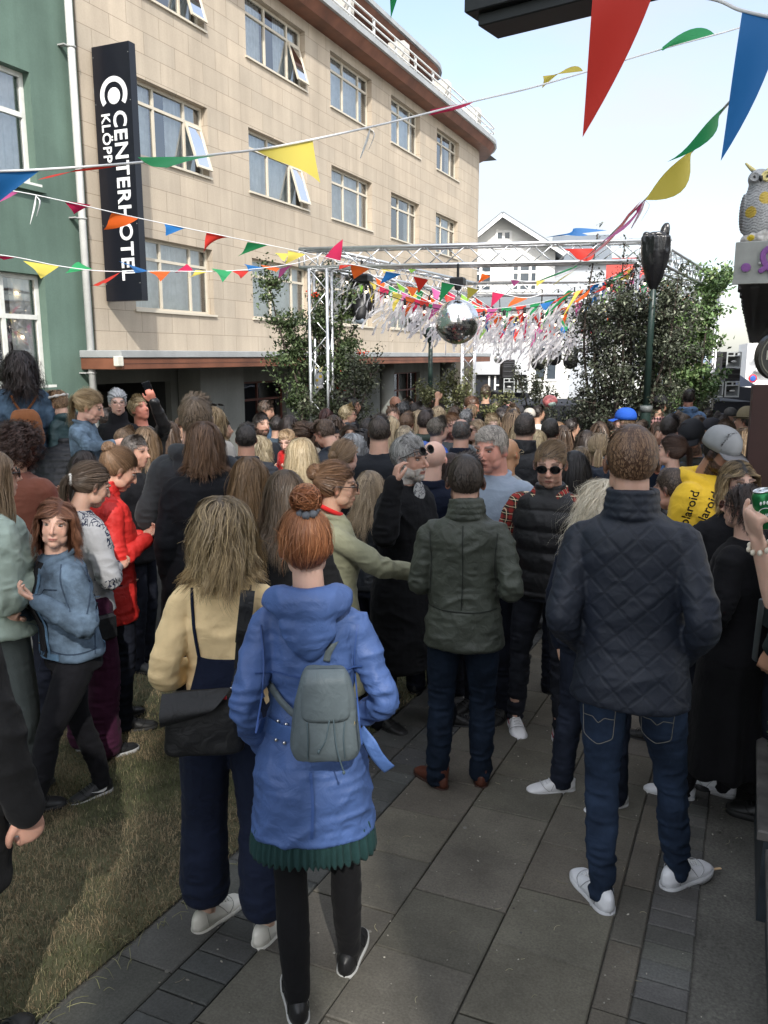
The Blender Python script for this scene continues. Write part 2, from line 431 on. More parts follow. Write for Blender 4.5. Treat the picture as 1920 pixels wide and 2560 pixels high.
ARMS = {  # elbow, wrist offsets from shoulder (x outward), palm normal (inward = -x)
    'down': ((.06, -.03, -.28), (.075, .03, -.53)),
    'back': ((.055, -.07, -.27), (.05, -.03, -.53)),
    'pocket': ((.075, -.10, -.25), (.03, .06, -.45)),
    'phone': ((.07, -.01, -.28), (-.08, .21, -.20)),
    'fold': ((.10, .02, -.27), (-.12, .19, -.26)),
    'fold2': ((.085, -.07, -.26), (-.03, .17, -.30)),
    'hold': ((.06, .05, -.28), (-.06, .25, -.12)),
    'reach': ((.10, .25, -.10), (.05, .50, -.12)),
    'raise': ((.12, .16, .14), (.02, .20, .38)),
    'face': ((.10, .17, -.20), (-.05, .17, .06)),
    'wide': ((.16, -.04, -.25), (.10, .03, -.47)),
}
def hand(mb, w, d, n, side, curl=0.35, k=1.0):
    """palm, four unequal bent fingers and a thumb; w wrist, d pointing, n palm normal"""
    d = unit(d); n = unit(n - d * (n @ d)); t = np.cross(n, d) * side     # t -> thumb side
    w = np.asarray(w, float)
    if k < 0.99 and k < .5:
        tube(mb, [w, w + d * .05, w + d * .10 + n * .02, w + d * .14 + n * .05], [.026, .036, .032, .018], 8, flat=.55, ref=n); return
    tube(mb, [w - d * .02, w + d * .02, w + d * .055, w + d * .085], [.026, .034, .040, .038], 12, 8, flat=.36, ref=n)
    for i, (o, L) in enumerate(((.031, .070), (.0105, .079), (-.0105, .074), (-.031, .058))):
        a = w + d * (.078 - abs(o) * .12) + t * o; p = [a - d * .02, a]; dd = d + t * o * 1.5
        c = 0
        for j, sg in enumerate((.42, .32, .26)):
            c += curl * (0.8 + .5 * j) * (1 + .12 * i)
            a = a + (unit(dd) * math.cos(c) + n * math.sin(c)) * L * sg; p.append(a)
        tube(mb, p, [.010, .0098, .0088, .0082, .0068], 8, 9)
    b = w + d * .022 + t * .028
    q = [w + d * .012 + t * .012, b, b + d * .030 + t * .026 + n * .012, b + d * .056 + t * .034 + n * .022, b + d * .076 + t * .032 + n * .030]
    tube(mb, q, [.014, .0155, .0125, .011, .008], 8, 10)

HC, HR = np.array([0, -.016, .026]), np.array([.0785, .099, .094])
def head_raw(mb, X, f, lod):
    s = 14 if lod else 20
    def E_(c, r, rot=None):
        m = MB(); ell(m, c, r, s, s - 4, rot); mb.add(X(m.verts()), m.f)
    def T_(p, r, **k):
        m = MB(); tube(m, p, r, 10, **k); mb.add(X(m.verts()), m.f)
    w = .93 if f else 1.0
    E_((0, -.018, .028), (.0755 * w, .0955, .090))
    E_((0, .020, -.012), (.0640 * w, .072, .096))
    E_((0, .046, -.082), (.032 * w, .040, .030))
    for q in (-1, 1):
        E_((q * .033 * w, .050, -.026), (.026, .025, .034))
        E_((q * .040 * w, .024, -.060), (.022, .040, .032))
        E_((q * .030, .074, .029), (.026, .013, .009))
        E_((q * .079 * w, -.006, -.008), (.009, .018, .031), rotz(q * .45))
        E_((q * .010, .092, -.028), (.0075, .009, .007))
    E_((0, .050, -.058), (.040 * w, .038, .036))
    k = .62 if f else .85
    T_([(0, .082, .022), (0, .096, .002), (0, .096 + .018 * k, -.018), (0, .100 + .014 * k, -.027)], [.007, .008, .0122 * k + .001, .009], n=7)
    E_((0, .084, -.054), (.023, .011, .006)); E_((0, .082, -.063), (.020, .012, .0075))

def scalp(Q):
    h = np.interp(Q[:, 1], [-.12, -.085, -.02, -.008, .012, .035, .062, .08], [-.062, -.06, -.05, -.012, -.02, .036, .058, .066])
    return Q[:, 2] - h - .0 * Q[:, 0]

def hair_obj(parent, st, X, Xi, Rh, f, lod, seed, Uf, colc=True):
    style, c1, c2 = st[0], np.array(st[1]), np.array(st[2])
    o = dict(st[3]) if len(st) > 3 else {}
    rs = np.random.RandomState(seed)
    dens = {0: 1.0, 1: 0.32, 2: 0.08}[lod]
    base = {'short': 5600, 'long': 3400, 'bob': 3400, 'tie': 4400, 'curly': 1700, 'thin': 1100}
    n = int(base.get(style, 1500) * dens * o.get('dens', 1))
    w0 = {0: .0021, 1: .0058, 2: .014}[lod] * o.get('w', 1)
    if style in ('short', 'thin') and lod == 0: w0 *= .85
    L = o.get('L', {'short': .045, 'long': .36, 'bob': .24, 'tie': .2, 'curly': .13, 'thin': .05}[style])
    K = {0: 13, 1: 9, 2: 6}[lod]
    if style in ('short', 'thin'): K = {0: 5, 1: 4, 2: 3}[lod]
    vol = o.get('vol', .14); D = rs.normal(size=(n * 4, 3)); D /= np.linalg.norm(D, axis=1)[:, None]
    Rr = HR * np.array([.93 if f else 1, 1, 1])
    P = HC + Rr * D; sc = scalp(P); ok = sc > -.004
    if o.get('bald'):                                # bare crown
        ok &= ~((P[:, 2] > .075) & (np.hypot(P[:, 0], P[:, 1] + .02) < o['bald'])) & (np.hypot(P[:, 0], P[:, 1] - .06) > o['bald'] * .8)
    P = P[ok][:n]; n = len(P)
    lay = rs.rand(n); crown = np.array([0, -.055, .13])
    G = Rh.T @ np.array([0, 0, -1.0])
    tie = np.array(o.get('tie', (0, -.115, .02)))
    path = [P + 0]; ln = L * (0.72 + .4 * rs.rand(n))
    if style in ('short', 'thin'): ln = ln * (.30 + .70 * sstep(P[:, 2], .03, .09))
    ph = rs.rand(n) * 6.28
    part = o.get('part', 0.0); sweep = np.array(o.get('sweep', (0.35, .5, .25)))
    dprev = None
    for k in range(K):
        t = (k + 1) / K
        nn = (P - HC) / Rr ** 2; nn /= np.linalg.norm(nn, axis=1)[:, None]
        if style in ('short', 'thin'):
            d = P - crown; d -= nn * (d * nn).sum(1)[:, None]; d /= np.linalg.norm(d, axis=1)[:, None] + 1e-6
            top = sstep(P[:, 2], .06, .11)[:, None] * sstep(P[:, 1], -.06, .02)[:, None]
            d = d * (1 - top) + top * sweep + nn * (o.get('lift', .25) * (.5 + lay[:, None]))
            d[:, 2] -= .5 * (1 - top[:, 0])
            fr = (sstep(P[:, 1], .015, .06) * sstep(P[:, 2], .045, .07))[:, None] * (1 - o.get('fringe', 0)); d = d * (1 - fr) + fr * (np.array([sweep[0] * 1.2, -.55, .30]) + nn * .35)
        elif style == 'tie':
            d = tie - P; dist = np.linalg.norm(d, axis=1)[:, None]; d /= dist + 1e-6
            tt = d - nn * np.clip((d * nn).sum(1), None, 0)[:, None] * 1.0
            d = tt; ln_k = np.minimum(dist[:, 0], .5)
        else:
            side = np.sign(P[:, 0] - part); side[side == 0] = 1
            away = np.stack([side * 1.0, -.25 + 0 * side, -.1 + 0 * side], 1)
            away = np.where((P[:, 1] < -.06)[:, None], np.array([0, -1.0, -.3]), away)
            away -= nn * (away * nn).sum(1)[:, None]
            tw = sstep(P[:, 2], .02, .11)[:, None]
            d = away * tw + G * (1 - tw * .55) + nn * .12
            if dprev is not None: d = d * .55 + dprev * .45
        d += rs.normal(size=d.shape) * o.get('mess', .10)
        d /= np.linalg.norm(d, axis=1)[:, None] + 1e-6
        step = (ln / K)[:, None]
        if style == 'tie': step = (np.linalg.norm(path[0] - tie, axis=1) * 1.12 / K)[:, None]
        P = P + d * step; dprev = d
        ly = (1.015 + vol * (.2 + .8 * lay) * min(1, t * 3))[:, None]
        if style == 'tie': ly = 1.02 + (vol * .35 * lay)[:, None] * math.sin(math.pi * t)
        if style in ('short', 'thin'): ly = np.full((n, 1), 1.01)
        q = (P - HC) / (Rr * ly); qn = np.linalg.norm(q, axis=1)[:, None]
        P = np.where(qn < 1, HC + (P - HC) / np.maximum(qn, .3), P)
        if style in ('long', 'bob', 'curly'):
            fz = (P[:, 1] > .0) & (P[:, 2] < .05)
            sx_ = np.sign(P[:, 0]); mn = .072 + .02 * lay
            P[:, 0] = np.where(fz & (np.abs(P[:, 0]) < mn), sx_ * mn, P[:, 0])
            P[:, 1] = np.where(P[:, 2] < .05, np.minimum(P[:, 1], .055), P[:, 1])
            bk = (P[:, 2] < -.05) & (P[:, 1] < 0)          # neck kept clear of a gap
            W_ = X(P); c = np.array([0, -.01, 1.22]); r = np.array([.205, .15, .27]) * o.get('coll', 1.0)
            c = Uf(c[None])[0]; qq = (W_ - c) / (r * (1 + .1 * lay[:, None])); qm = np.linalg.norm(qq, axis=1)[:, None]
            W_ = np.where(qm < 1, c + (W_ - c) / np.maximum(qm, .4), W_); P = Xi(W_)
        path.append(P + 0)
    A = np.array(path)                                # K+1, n, 3
    # clumps
    if style not in ('short', 'thin') or lod == 0:
        g = max(4, n // o.get('clump', 14)); gi = rs.choice(n, g, replace=False)
        mid = A[(K + 1) // 2]; own = np.empty(n, int)
        for i0 in range(0, n, 400):
            own[i0:i0 + 400] = np.argmin(((mid[i0:i0 + 400, None] - mid[gi][None]) ** 2).sum(2), 1)
        cw = o.get('cw', .5) * np.linspace(0, 1, K + 1)[:, None, None] ** .7
        if style == 'tie': cw = cw * 0.25
        A = A * (1 - cw) + A[:, gi[own]] * cw
    curl = o.get('curl', 0.006 if style in ('long', 'bob') else 0)
    if curl:
        t = np.linspace(0, 1, K + 1)[:, None]; fr = o.get('freq', 9); pj = ph[gi[own]] if style not in ('short', 'thin') else ph
        A[:, :, 0] += curl * np.sin(t * fr + pj) * t ** .5; A[:, :, 1] += curl * np.cos(t * fr + pj) * t ** .5
    m = MB()
    def ribbons(A, w0, c1, c2, tipmix=.5):
        K1, n = A.shape[:2]
        T = np.gradient(A, axis=0); T /= np.linalg.norm(T, axis=2)[..., None] + 1e-9
        out = A - (HC + np.array([0, 0, -.05])); out /= np.linalg.norm(out, axis=2)[..., None] + 1e-9
        S_ = np.cross(T, out); S_ /= np.linalg.norm(S_, axis=2)[..., None] + 1e-9
        S_ = S_ + out * rs.normal(size=(1, n, 1)) * .2
        ww = (w0 * (0.6 + .8 * rs.rand(n)))[None, :, None] * (1 - .75 * np.linspace(0, 1, K1) ** 2)[:, None, None]
        V = np.stack([A - S_ * ww / 2, A + S_ * ww / 2], 2)      # K1,n,2,3
        V = V.transpose(1, 0, 2, 3).reshape(-1, 3)
        t = np.linspace(0, 1, K1)[None, :, None]
        mx = np.clip(tipmix * t + rs.rand(n)[:, None, None] * .7 - .15, 0, 1)
        C = (c1 * (1 - mx) + c2 * mx) * (0.70 + .5 * rs.rand(n))[:, None, None]
        C = np.repeat(C, 2, axis=1).reshape(-1, 3)
        base = np.arange(n)[:, None] * K1 * 2 + np.arange(K1 - 1)[None] * 2
        b = base.ravel(); F = np.stack([b, b + 1, b + 3, b + 2], 1)
        m.add(X(V), F.tolist(), C)
    ribbons(A, w0, c1, c2, o.get('tip', .35))
    # an under layer that follows the scalp so no skin shows through
    ms = MB(); ell(ms, HC, Rr * (1.012 if style != 'tie' else 1.02), 28, 22)
    V = ms.verts(); keepv = scalp(V) > .0
    if o.get('bald'): keepv &= ~((V[:, 2] > .07) & (np.hypot(V[:, 0], V[:, 1] + .02) < o['bald'])) & (np.hypot(V[:, 0], V[:, 1] - .06) > o['bald'] * .8)
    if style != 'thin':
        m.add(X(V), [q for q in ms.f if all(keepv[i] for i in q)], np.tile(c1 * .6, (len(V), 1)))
    if style in ('long', 'bob') :
        # inner curtain so that light does not shine through the lengths
        ph_ = np.linspace(-2.15, 2.15, 17); zz = np.linspace(.06, max(-L * .62, -.3), 8); cv = []
        for z in zz:
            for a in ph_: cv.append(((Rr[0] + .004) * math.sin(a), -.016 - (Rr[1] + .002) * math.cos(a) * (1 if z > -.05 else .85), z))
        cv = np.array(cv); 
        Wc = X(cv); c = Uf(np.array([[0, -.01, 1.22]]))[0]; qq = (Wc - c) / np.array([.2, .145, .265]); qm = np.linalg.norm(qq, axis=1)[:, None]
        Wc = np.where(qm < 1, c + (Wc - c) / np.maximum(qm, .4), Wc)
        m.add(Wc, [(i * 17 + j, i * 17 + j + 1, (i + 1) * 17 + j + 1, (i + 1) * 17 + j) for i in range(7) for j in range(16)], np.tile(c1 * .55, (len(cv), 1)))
    tail = o.get('tail')
    if tail:
        n2 = int(420 * (dens ** .5)); T0 = tie + np.array([0, -.008, 0]); p = T0 + rs.normal(size=(n2, 3)) * .009; dd = np.tile(unit(np.array(o.get('tdir', (0, -1, -.2)))), (n2, 1)) + rs.normal(size=(n2, 3)) * .25
        ap = [p]; tl = tail * (.6 + .5 * rs.rand(n2))
        for k in range(K):
            dd = dd * .72 + G * .4 + rs.normal(size=dd.shape) * o.get('mess', .1); dd /= np.linalg.norm(dd, axis=1)[:, None]
            p = p + dd * (tl / K)[:, None]
            q = (p - HC) / (Rr * 1.06); qn = np.linalg.norm(q, axis=1)[:, None]; p = np.where(qn < 1, HC + (p - HC) / np.maximum(qn, .3), p)
            ap.append(p)
        ap = np.array(ap); cm = ap.mean(1, keepdims=True); ap = cm + (ap - cm) * np.linspace(1, .75, K + 1)[:, None, None]
        if o.get('curl'): ap[:, :, 0] += .012 * np.sin(np.linspace(0, 9, K + 1))[:, None]
        ribbons(ap, w0 * 1.1, c1, c2, .5)
    bun = o.get('bun')
    if bun:
        bc = tie + np.array(o.get('boff', (0, -.02, .025))); ell(ms2 := MB(), bc, (bun * .92, bun * .85, bun * .92), 14, 10); m.add(X(ms2.verts()), ms2.f, np.tile(c1 * .7, (ms2.n, 1)))
        n2 = int(260 * (dens ** .5)) + 30; a0 = rs.rand(n2) * 6.28; ax = rs.normal(size=(n2, 3)) * .45 + np.array([0, .6, .6]); ax /= np.linalg.norm(ax, axis=1)[:, None]
        e1 = np.cross(ax, np.array([1, 0, 0.1])); e1 /= np.linalg.norm(e1, axis=1)[:, None]; e2 = np.cross(ax, e1)
        tt = np.linspace(0, 2.6, K + 1)[:, None]
        off = rs.normal(size=n2) * .5; rr = bun * (1.0 + .12 * rs.rand(n2)) 
        ang = a0 + tt; lat = np.clip(off, -.9, .9)
        B = bc + (np.cos(ang) * np.sqrt(1 - lat ** 2))[..., None] * e1 * rr[:, None] + (np.sin(ang) * np.sqrt(1 - lat ** 2))[..., None] * e2 * rr[:, None] + lat[:, None] * ax * rr[:, None]
        ribbons(B, w0 * 1.2, c1, c2, .3)
    fly = o.get('fly', 0)
    if fly and lod == 0:
        n3 = fly; i = rs.choice(n, n3); p = A[K // 2, i]; d = rs.normal(size=(n3, 3)) * .6 + G * .7 + (p - HC) * 5; ap = [p]
        for k in range(6):
            d = d * .8 + G * .25 + rs.normal(size=d.shape) * .2; d /= np.linalg.norm(d, axis=1)[:, None]; p = p + d * .012; ap.append(p)
        ribbons(np.array(ap), .0016, c1, c2, .8)
    return m.build('hair', attrmat('hair_strands', .42, .35, .12, 60), parent, smooth=True)

def torso(sex, g, hem, flare, fit, bust=1):
    if sex == 'm':
        T = [(1.505, .060, .060, -.004), (1.475, .085, .075, -.004), (1.45, .128, .088, -.006), (1.415, .172, .104, -.006), (1.34, .190, .121, 0), (1.22, .182, .125, .006), (1.10, .172, .120, .008), (1.0, .176, .122, .006), (.92, .183, .128, 0), (.84, .188, .13, 0), (.7, .19, .13, 0), (.5, .19, .13, 0), (.1, .2, .14, 0)]
    elif sex == 'f':
        T = [(1.505, .052, .052, -.004), (1.475, .074, .066, -.004), (1.45, .110, .080, -.006), (1.412, .148, .094, -.004), (1.32, .163, .113, .008), (1.25, .160, .124, .016), (1.13, .138, .106, .006), (1.02, .152, .113, 0), (.92, .174, .124, -.006), (.84, .18, .127, -.006), (.7, .178, .12, 0), (.5, .18, .12, 0), (.1, .19, .13, 0)]
    T = np.array(T); zs = T[:, 0]
    keep = [q for q in T if q[0] > hem + .015]
    hq = [hem] + [np.interp(hem, zs[::-1], T[::-1, i]) for i in (1, 2, 3)]
    out = []
    for q in keep + [hq, hq]:
        k = g * fit if q[0] < 1.43 else (g * fit) ** .5
        fl = flare * max(0, 1.08 - q[0]) * 1.0
        out.append([q[0], 0, q[3], q[1] * k + fl, q[2] * k + fl * .9])
    out[-1][3] *= .9; out[-1][4] *= .9; out[-2][0] += .006
    return out

def person(label, px, py, d, face, sex='m', g=1.0, skin=(.50, .30, .21), hair=None, top=None, vest=None, legs=None, arms=('down', 'down'),
           lean=0, side=0, head=(0, 0, 0), feet=None, shoes=(.02, .02, .02), sole=None, lod=None, base=0.0, group=None, ex=None, seed=None,
           lips=None, beard=None, smile=0, fist=None, sock=None, curls=(.35, .35), h=None):
    ex = ex or {}
    if lod is None: lod = 0 if d < 5.4 else (1 if d < 9.5 else 2)
    seed = seed if seed is not None else int(px * 7 + py * 3) % 10007
    vb = {0: .0058, 1: .010, 2: .018}[lod]; vg = {0: .0075, 1: .012, 2: .020}[lod]
    f = sex == 'f'
    def U(v):
        v = np.asarray(v, float).reshape(-1, 3)
        w = sstep(v[:, 2], .80, 1.15); q = v - np.array([0, 0, .95])
        a = -R(lean) * w; b = R(side) * w
        y = q[:, 1] * np.cos(a) - q[:, 2] * np.sin(a); z = q[:, 1] * np.sin(a) + q[:, 2] * np.cos(a)
        x = q[:, 0] * np.cos(b) + z * np.sin(b); z = -q[:, 0] * np.sin(b) + z * np.cos(b)
        return np.stack([x, y, z], 1) + np.array([0, 0, .95])
    J = U([[0, -.008, 1.50]])[0]; hs = ex.get('hs', 1.0)
    Rh = rotz(-R(head[0])) @ rotx(-R(head[1])) @ roty(R(head[2]))          # yaw to the right, nod down, tilt right
    ho = np.array([0, .030, .142])
    X = lambda q: (np.asarray(q, float) * hs + ho) @ Rh.T + J
    Xi = lambda q: ((np.asarray(q, float) - J) @ Rh - ho) / hs
    # placement: the crown sits on the sight line, the feet on the ground
    crown = X(np.array([[0, -.01, .130]]))[0]
    Pt = at(px, py, d); az = math.atan2((px - 960), math.hypot(FPX, 390.0) * 1.0)
    rz = YAW - az - R(face); s = 1.0
    for _ in range(8):
        org = Pt[:2] - (rotz(rz) @ crown * s)[:2]; zg = gz(*org) + base; s = (Pt[2] - zg) / crown[2]
    if h:
        s = h / 1.775; org = Pt[:2] - (rotz(rz) @ crown * s)[:2]; zg = Pt[2] - crown[2] * s; base = 1
    sr = ex.get('s'); 
    root = thing('person', label, 'person', (org[0], org[1], zg), rz, group, s)
    HEIGHTS.append((label[:40], round(1.775 * s, 2), round(float(org[0]), 1), round(float(org[1]), 1)))
    Rw = rotz(rz)
    gdz = lambda x, y: float(-SLOPE * (Rw @ np.array([x, y, 0]))[1])      # ground under a foot
    # ---- joints
    shx = .168 * g ** .5 if not f else .146 * g ** .5
    ARM = []
    for i, sd in ((0, -1), (1, 1)):
        a = arms[i]; nn_ = None; ik = None
        if a[0] == 'ik':
            Tw = at(*a[1]); ik = (rotz(-rz) @ (Tw - np.array([org[0], org[1], zg]))) / s; e, w = ARMS['down']; nn_ = a[2]
        elif isinstance(a, str): e, w = ARMS[a]
        else:
            e, w = a[0], a[1]
            if len(a) > 2: nn_ = a[2]
        S0 = np.array([shx * sd, -.008, 1.382])
        E0 = S0 + np.array([e[0] * sd, e[1], e[2]]); W0 = S0 + np.array([w[0] * sd, w[1], w[2]])
        S1, E1, W1 = U([S0, E0, W0])
        if ik is not None:
            dv = ik - S1; D_ = min(np.linalg.norm(dv), .57); dn = unit(dv); pole = np.array(a[3] if len(a) > 3 else (.5, -.3, -1)) * [sd, 1, 1]; pole = unit(pole - dn * (pole @ dn))
            c_ = (D_ ** 2 + .29 ** 2 - .285 ** 2) / (2 * D_ * .29); c_ = min(.999, max(-.99, c_)); E1 = S1 + (dn * c_ + pole * math.sqrt(1 - c_ * c_)) * .29; W1 = S1 + dn * D_
        n0 = np.array([-sd, .25, 0.0]) if nn_ is None else np.array([nn_[0] * sd, nn_[1], nn_[2]])
        if isinstance(a, str) and a in ('phone', 'hold', 'fold', 'fold2'): n0 = np.array([-sd * .5, 0, .8])
        ARM.append((S1, E1, W1, n0))
    FT = []
    ft = feet or ((-.105, .0, 10), (.105, .0, -10))
    for i, sd in ((0, -1), (1, 1)):
        q = ft[i]; x, y, yw = q[:3]; lift = q[3] if len(q) > 3 else 0; pit = q[4] if len(q) > 4 else 0
        gz_ = gdz(x, y) / s if not base else 0
        A = np.array([x, y, .085 + lift + gz_]); Hh = np.array([.09 * sd * (g ** .5), -.005, .92])
        K_ = (A + Hh) / 2 + np.array([sd * .006, .028 + (.06 if len(q) > 4 else 0), .02])
        FT.append((Hh, K_, A, R(yw), gz_ + lift, pit))
    # ---- body: one continuous surface
    mb = MB(); head_raw(mb, X, f, lod)
    nr = (.050 if f else .058) * min(1.15, g)
    tube(mb, [U([[0, -.01, 1.36]])[0], J + (0, 0, -.02), X([[0, -.018, -.06]])[0], X([[0, -.012, .0]])[0]], [nr * 1.25, nr * 1.12, nr * hs, nr * hs], 16, 8)
    kk = .80 if not ex.get('bare') else .93
    loft(mb, torso('f' if f else 'm', g, .86, 0, kk), 20, xf=U, n=12)
    for i, (S1, E1, W1, n0) in enumerate(ARM):
        sd = (-1, 1)[i]
        tube(mb, [S1 * [.8, 1, 1], S1, (S1 + E1) / 2, E1, (E1 + W1) / 2 + [0, 0, 0], W1], np.array([.040, .042, .037, .029, .030, .025]) * (.9 if f else 1), 10, 12)
        if W1 is not None: hand(mb, W1, W1 - E1 if True else np.array(arms[i][3]) * [sd, 1, 1], n0, sd, curls[i], 1.0 if lod < 2 else .4)
    for (Hh, K_, A, yw, gzz, pit) in FT:
        tube(mb, [Hh + [0, 0, .03], (Hh + K_) / 2, K_, (K_ + A) / 2 + [0, -.012, 0.02], A], [.075, .066, .048, .046, .033], 10, 12)
        dr = rotz(yw) @ np.array([0, 1, 0]); tube(mb, [A + [0, 0, .0], A + dr * .05 + [0, 0, -.04], A + dr * .12 + [0, 0, -.055]], [.033, .03, .02], 8, 6)
    sk = np.array(skin); hc = np.array(hair[1]) if hair else sk
    buzz = ex.get('buzz'); noh = hair is None
    def post(P, Nn):
        Q = Xi(P); P = P.copy(); C = np.tile(sk, (len(P), 1))
        hd = (Q[:, 2] > -.14) & (np.abs(Q[:, 0]) < .12) & (np.abs(Q[:, 1]) < .14)
        F_ = hd & (Q[:, 1] > .03)
        def gs(c, sg, q=Q): return np.exp(-(((q - np.array(c)) / np.array(sg)) ** 2).sum(1)) * F_
        fwd = Rh @ np.array([0, 1.0, 0])
        dsp = np.zeros(len(P))
        for q_ in (-1, 1):
            dsp -= .0085 * gs((q_ * .031, .08, .010), (.017, .03, .0105))
            dsp += .0030 * gs((q_ * .031, .08, .020), (.019, .03, .004))
            dsp += .0022 * gs((q_ * .031, .08, .000), (.016, .03, .004))
            dsp -= (.0008 + .003 * smile) * gs((q_ * .030, .08, -.045), (.006, .03, .014))
        dsp -= .0035 * gs((0, .09, -.0585), (.021, .03, .0022)) 
        dsp -= .003 * gs((0, .09, -.073), (.02, .03, .005))
        P += fwd * (dsp * hs)[:, None]
        C *= (1 + .10 * (vnoise(P, 40, 3) - .5))[:, None]
        red = gs((.04, .07, -.02), (.022, .05, .02)) + gs((-.04, .07, -.02), (.022, .05, .02)) + .8 * gs((0, .11, -.02), (.015, .03, .014))
        C = C * (1 - .32 * red[:, None]) + np.array([.56, .24, .17]) * sk.mean() / .34 * .32 * red[:, None]
        ear = hd & (np.abs(Q[:, 0]) > .078); C[ear] *= np.array([1.08, .82, .8])
        lp = np.clip(gs((0, .09, -.0585), (.024 + .006 * smile, .03, .0068)) * 2.2 - .5, 0, 1)[:, None]
        lc = np.array(lips or (.38, .15, .12)) * (1 if sk.mean() > .2 else .6)
        C = C * (1 - lp) + lc * lp
        mo = np.clip(gs((0, .09, -.0585), (.020 + .008 * smile, .03, .0018)) * 1.6 - .3, 0, 1)[:, None]
        C = C * (1 - mo) + np.array([.09, .03, .03]) * mo
        bc = hc * (.4 if hc.mean() > .1 else .6) + sk * .04
        for q_ in (-1, 1):
            arch = .030 + .004 * (1 - ((np.abs(Q[:, 0]) - .034) / .018) ** 2)
            br = F_ & (Q[:, 0] * q_ > .013) & (Q[:, 0] * q_ < .052) & (np.abs(Q[:, 2] - arch) < .0055)
            C[br] = C[br] * .18 + bc * .82
            ll = np.clip(gs((q_ * .031, .08, .0175), (.0155, .03, .0028)) * 1.8 - .5, 0, 1)[:, None]
            C = C * (1 - ll * .75) + np.array([.05, .03, .025]) * ll * .75
            if lod >= 1:
                ey = np.clip(gs((q_ * .031, .08, .010), (.012, .03, .006)) * 1.8 - .4, 0, 1)[:, None]; C = C * (1 - ey) + np.array([.07, .05, .04]) * ey
        if beard is not None:
            bcol, den = np.array(beard[0]), beard[1]
            jaw = hd & (Q[:, 1] > -.01) & ((Q[:, 2] < np.interp(Q[:, 1], [-.01, .03, .06, .09], [-.0, -.03, -.042, -.036]))) & (Q[:, 2] > -.125)
            jaw &= ~((np.abs(Q[:, 0]) < .022) & (np.abs(Q[:, 2] + .058) < .009) & (Q[:, 1] > .075))
            w = (den * (.55 + .6 * vnoise(P, 260, 5)))[:, None].clip(0, 1) * jaw[:, None]
            C = C * (1 - w) + bcol * w
            if den > .6: P += Nn * (jaw * .005 * (.4 + vnoise(P, 180, 2)) * den)[:, None]
        sp_ = scalp(Q); m_ = hd & (sp_ > -.003)
        if buzz or (hair and hair[0] != 'none'):
            dd = (buzz if buzz else .92)
            w = (sstep(sp_, -.010, .012) * hd * dd * (.75 + .5 * vnoise(P, 320, 9)))[:, None].clip(0, 1)
            if hair and len(hair) > 3 and hair[3].get('bald'):
                bl = ((Q[:, 2] > .05) & ((np.hypot(Q[:, 0], Q[:, 1] + .02) < hair[3]['bald']) | (np.hypot(Q[:, 0], Q[:, 1] - .06) < hair[3]['bald'] * .8))); w[bl] *= .12
            C = C * (1 - w) + hc * w
        if ex.get('stub') is not None: pass
        if sock is not None:
            z = P[:, 2] < .19; C[z] = np.array(sock)
        return P, np.clip(C, 0.001, 1)
    fuse(mb, 'body', attrmat('skin', .48, .35, .05, 30, .25, 300, .0008, sss=.12), root, vb, 2, post)
    # ---- eyes
    if lod == 0 and not ex.get('noeyes'):
        for q_ in (-1, 1):
            e = MB(); ell(e, (0, 0, 0), (.0115, .0115, .0056), 20, 14); V = e.verts(); r = np.hypot(V[:, 0], V[:, 2])
            C = np.where((r < .0058)[:, None] & (V[:, 1] > 0)[:, None], np.array([[.04, .03, .025]]), np.array([[.27, .24, .22]]))
            e2 = MB(); e2.add(X(V + np.array([q_ * .031, .0715, .0095])), e.f, C); e2.build('eye', attrmat('eyeball', .12, .5, .02), root, True)
    if hair and hair[0] not in ('none', 'buzz'):
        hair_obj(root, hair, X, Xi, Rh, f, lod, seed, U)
    # ---- trousers / skirt
    legs = legs or {}
    lk = legs.get('k', 'reg'); lf = fabric(*legs.get('fab', ('jeans', (.012, .014, .022))))
    if lk != 'none':
        mb = MB(); hz = legs.get('hem', .05)
        rad = {'skinny': (.096, .084, .060, .058, .046), 'reg': (.100, .090, .070, .066, .060), 'wide': (.104, .098, .090, .094, .100)}.get(lk, (.1, .09, .07, .066, .06))
        rad = np.array(rad) * (g ** .6)
        tp = legs.get('top', 1.03)
        rg = torso('f' if f else 'm', g, .85, 0, .93); rg = [r_ for r_ in rg if r_[0] < tp]
        rg = [[tp, 0, rg[0][2], rg[0][3], rg[0][4]]] + rg
        loft(mb, rg, 22, xf=U, n=8)
        for (Hh, K_, A, yw, gzz, pit) in FT:
            bt = A + [0, -.008, -.085 + hz]
            tube(mb, [Hh * [1, 1, 1] + [0, 0, .02], Hh * .5 + K_ * .5, K_, K_ * .5 + bt * .5 + [0, -.014, 0], bt + [0, 0, .03], bt], list(rad) + [rad[-1]], 16, 16)
        wr = legs.get('wr', .0055)
        def postl(P, Nn):
            low = sstep(P[:, 2], .62, .12); kn = np.exp(-((P[:, 2] - .5) / .12) ** 2)
            n1 = 1 - np.abs(2 * vnoise(P * [1, 1, 2.4] + [0, 3, 0], 13, seed) - 1)
            n2 = 1 - np.abs(2 * vnoise(P * [1, 1, .35], 22, seed + 1) - 1)
            return P + Nn * ((n1 - .6) * wr * (.5 + 1.6 * low + kn) + (n2 - .6) * wr * .5)[:, None], None
        fuse(mb, 'trousers', lf, root, vg, 3, postl)
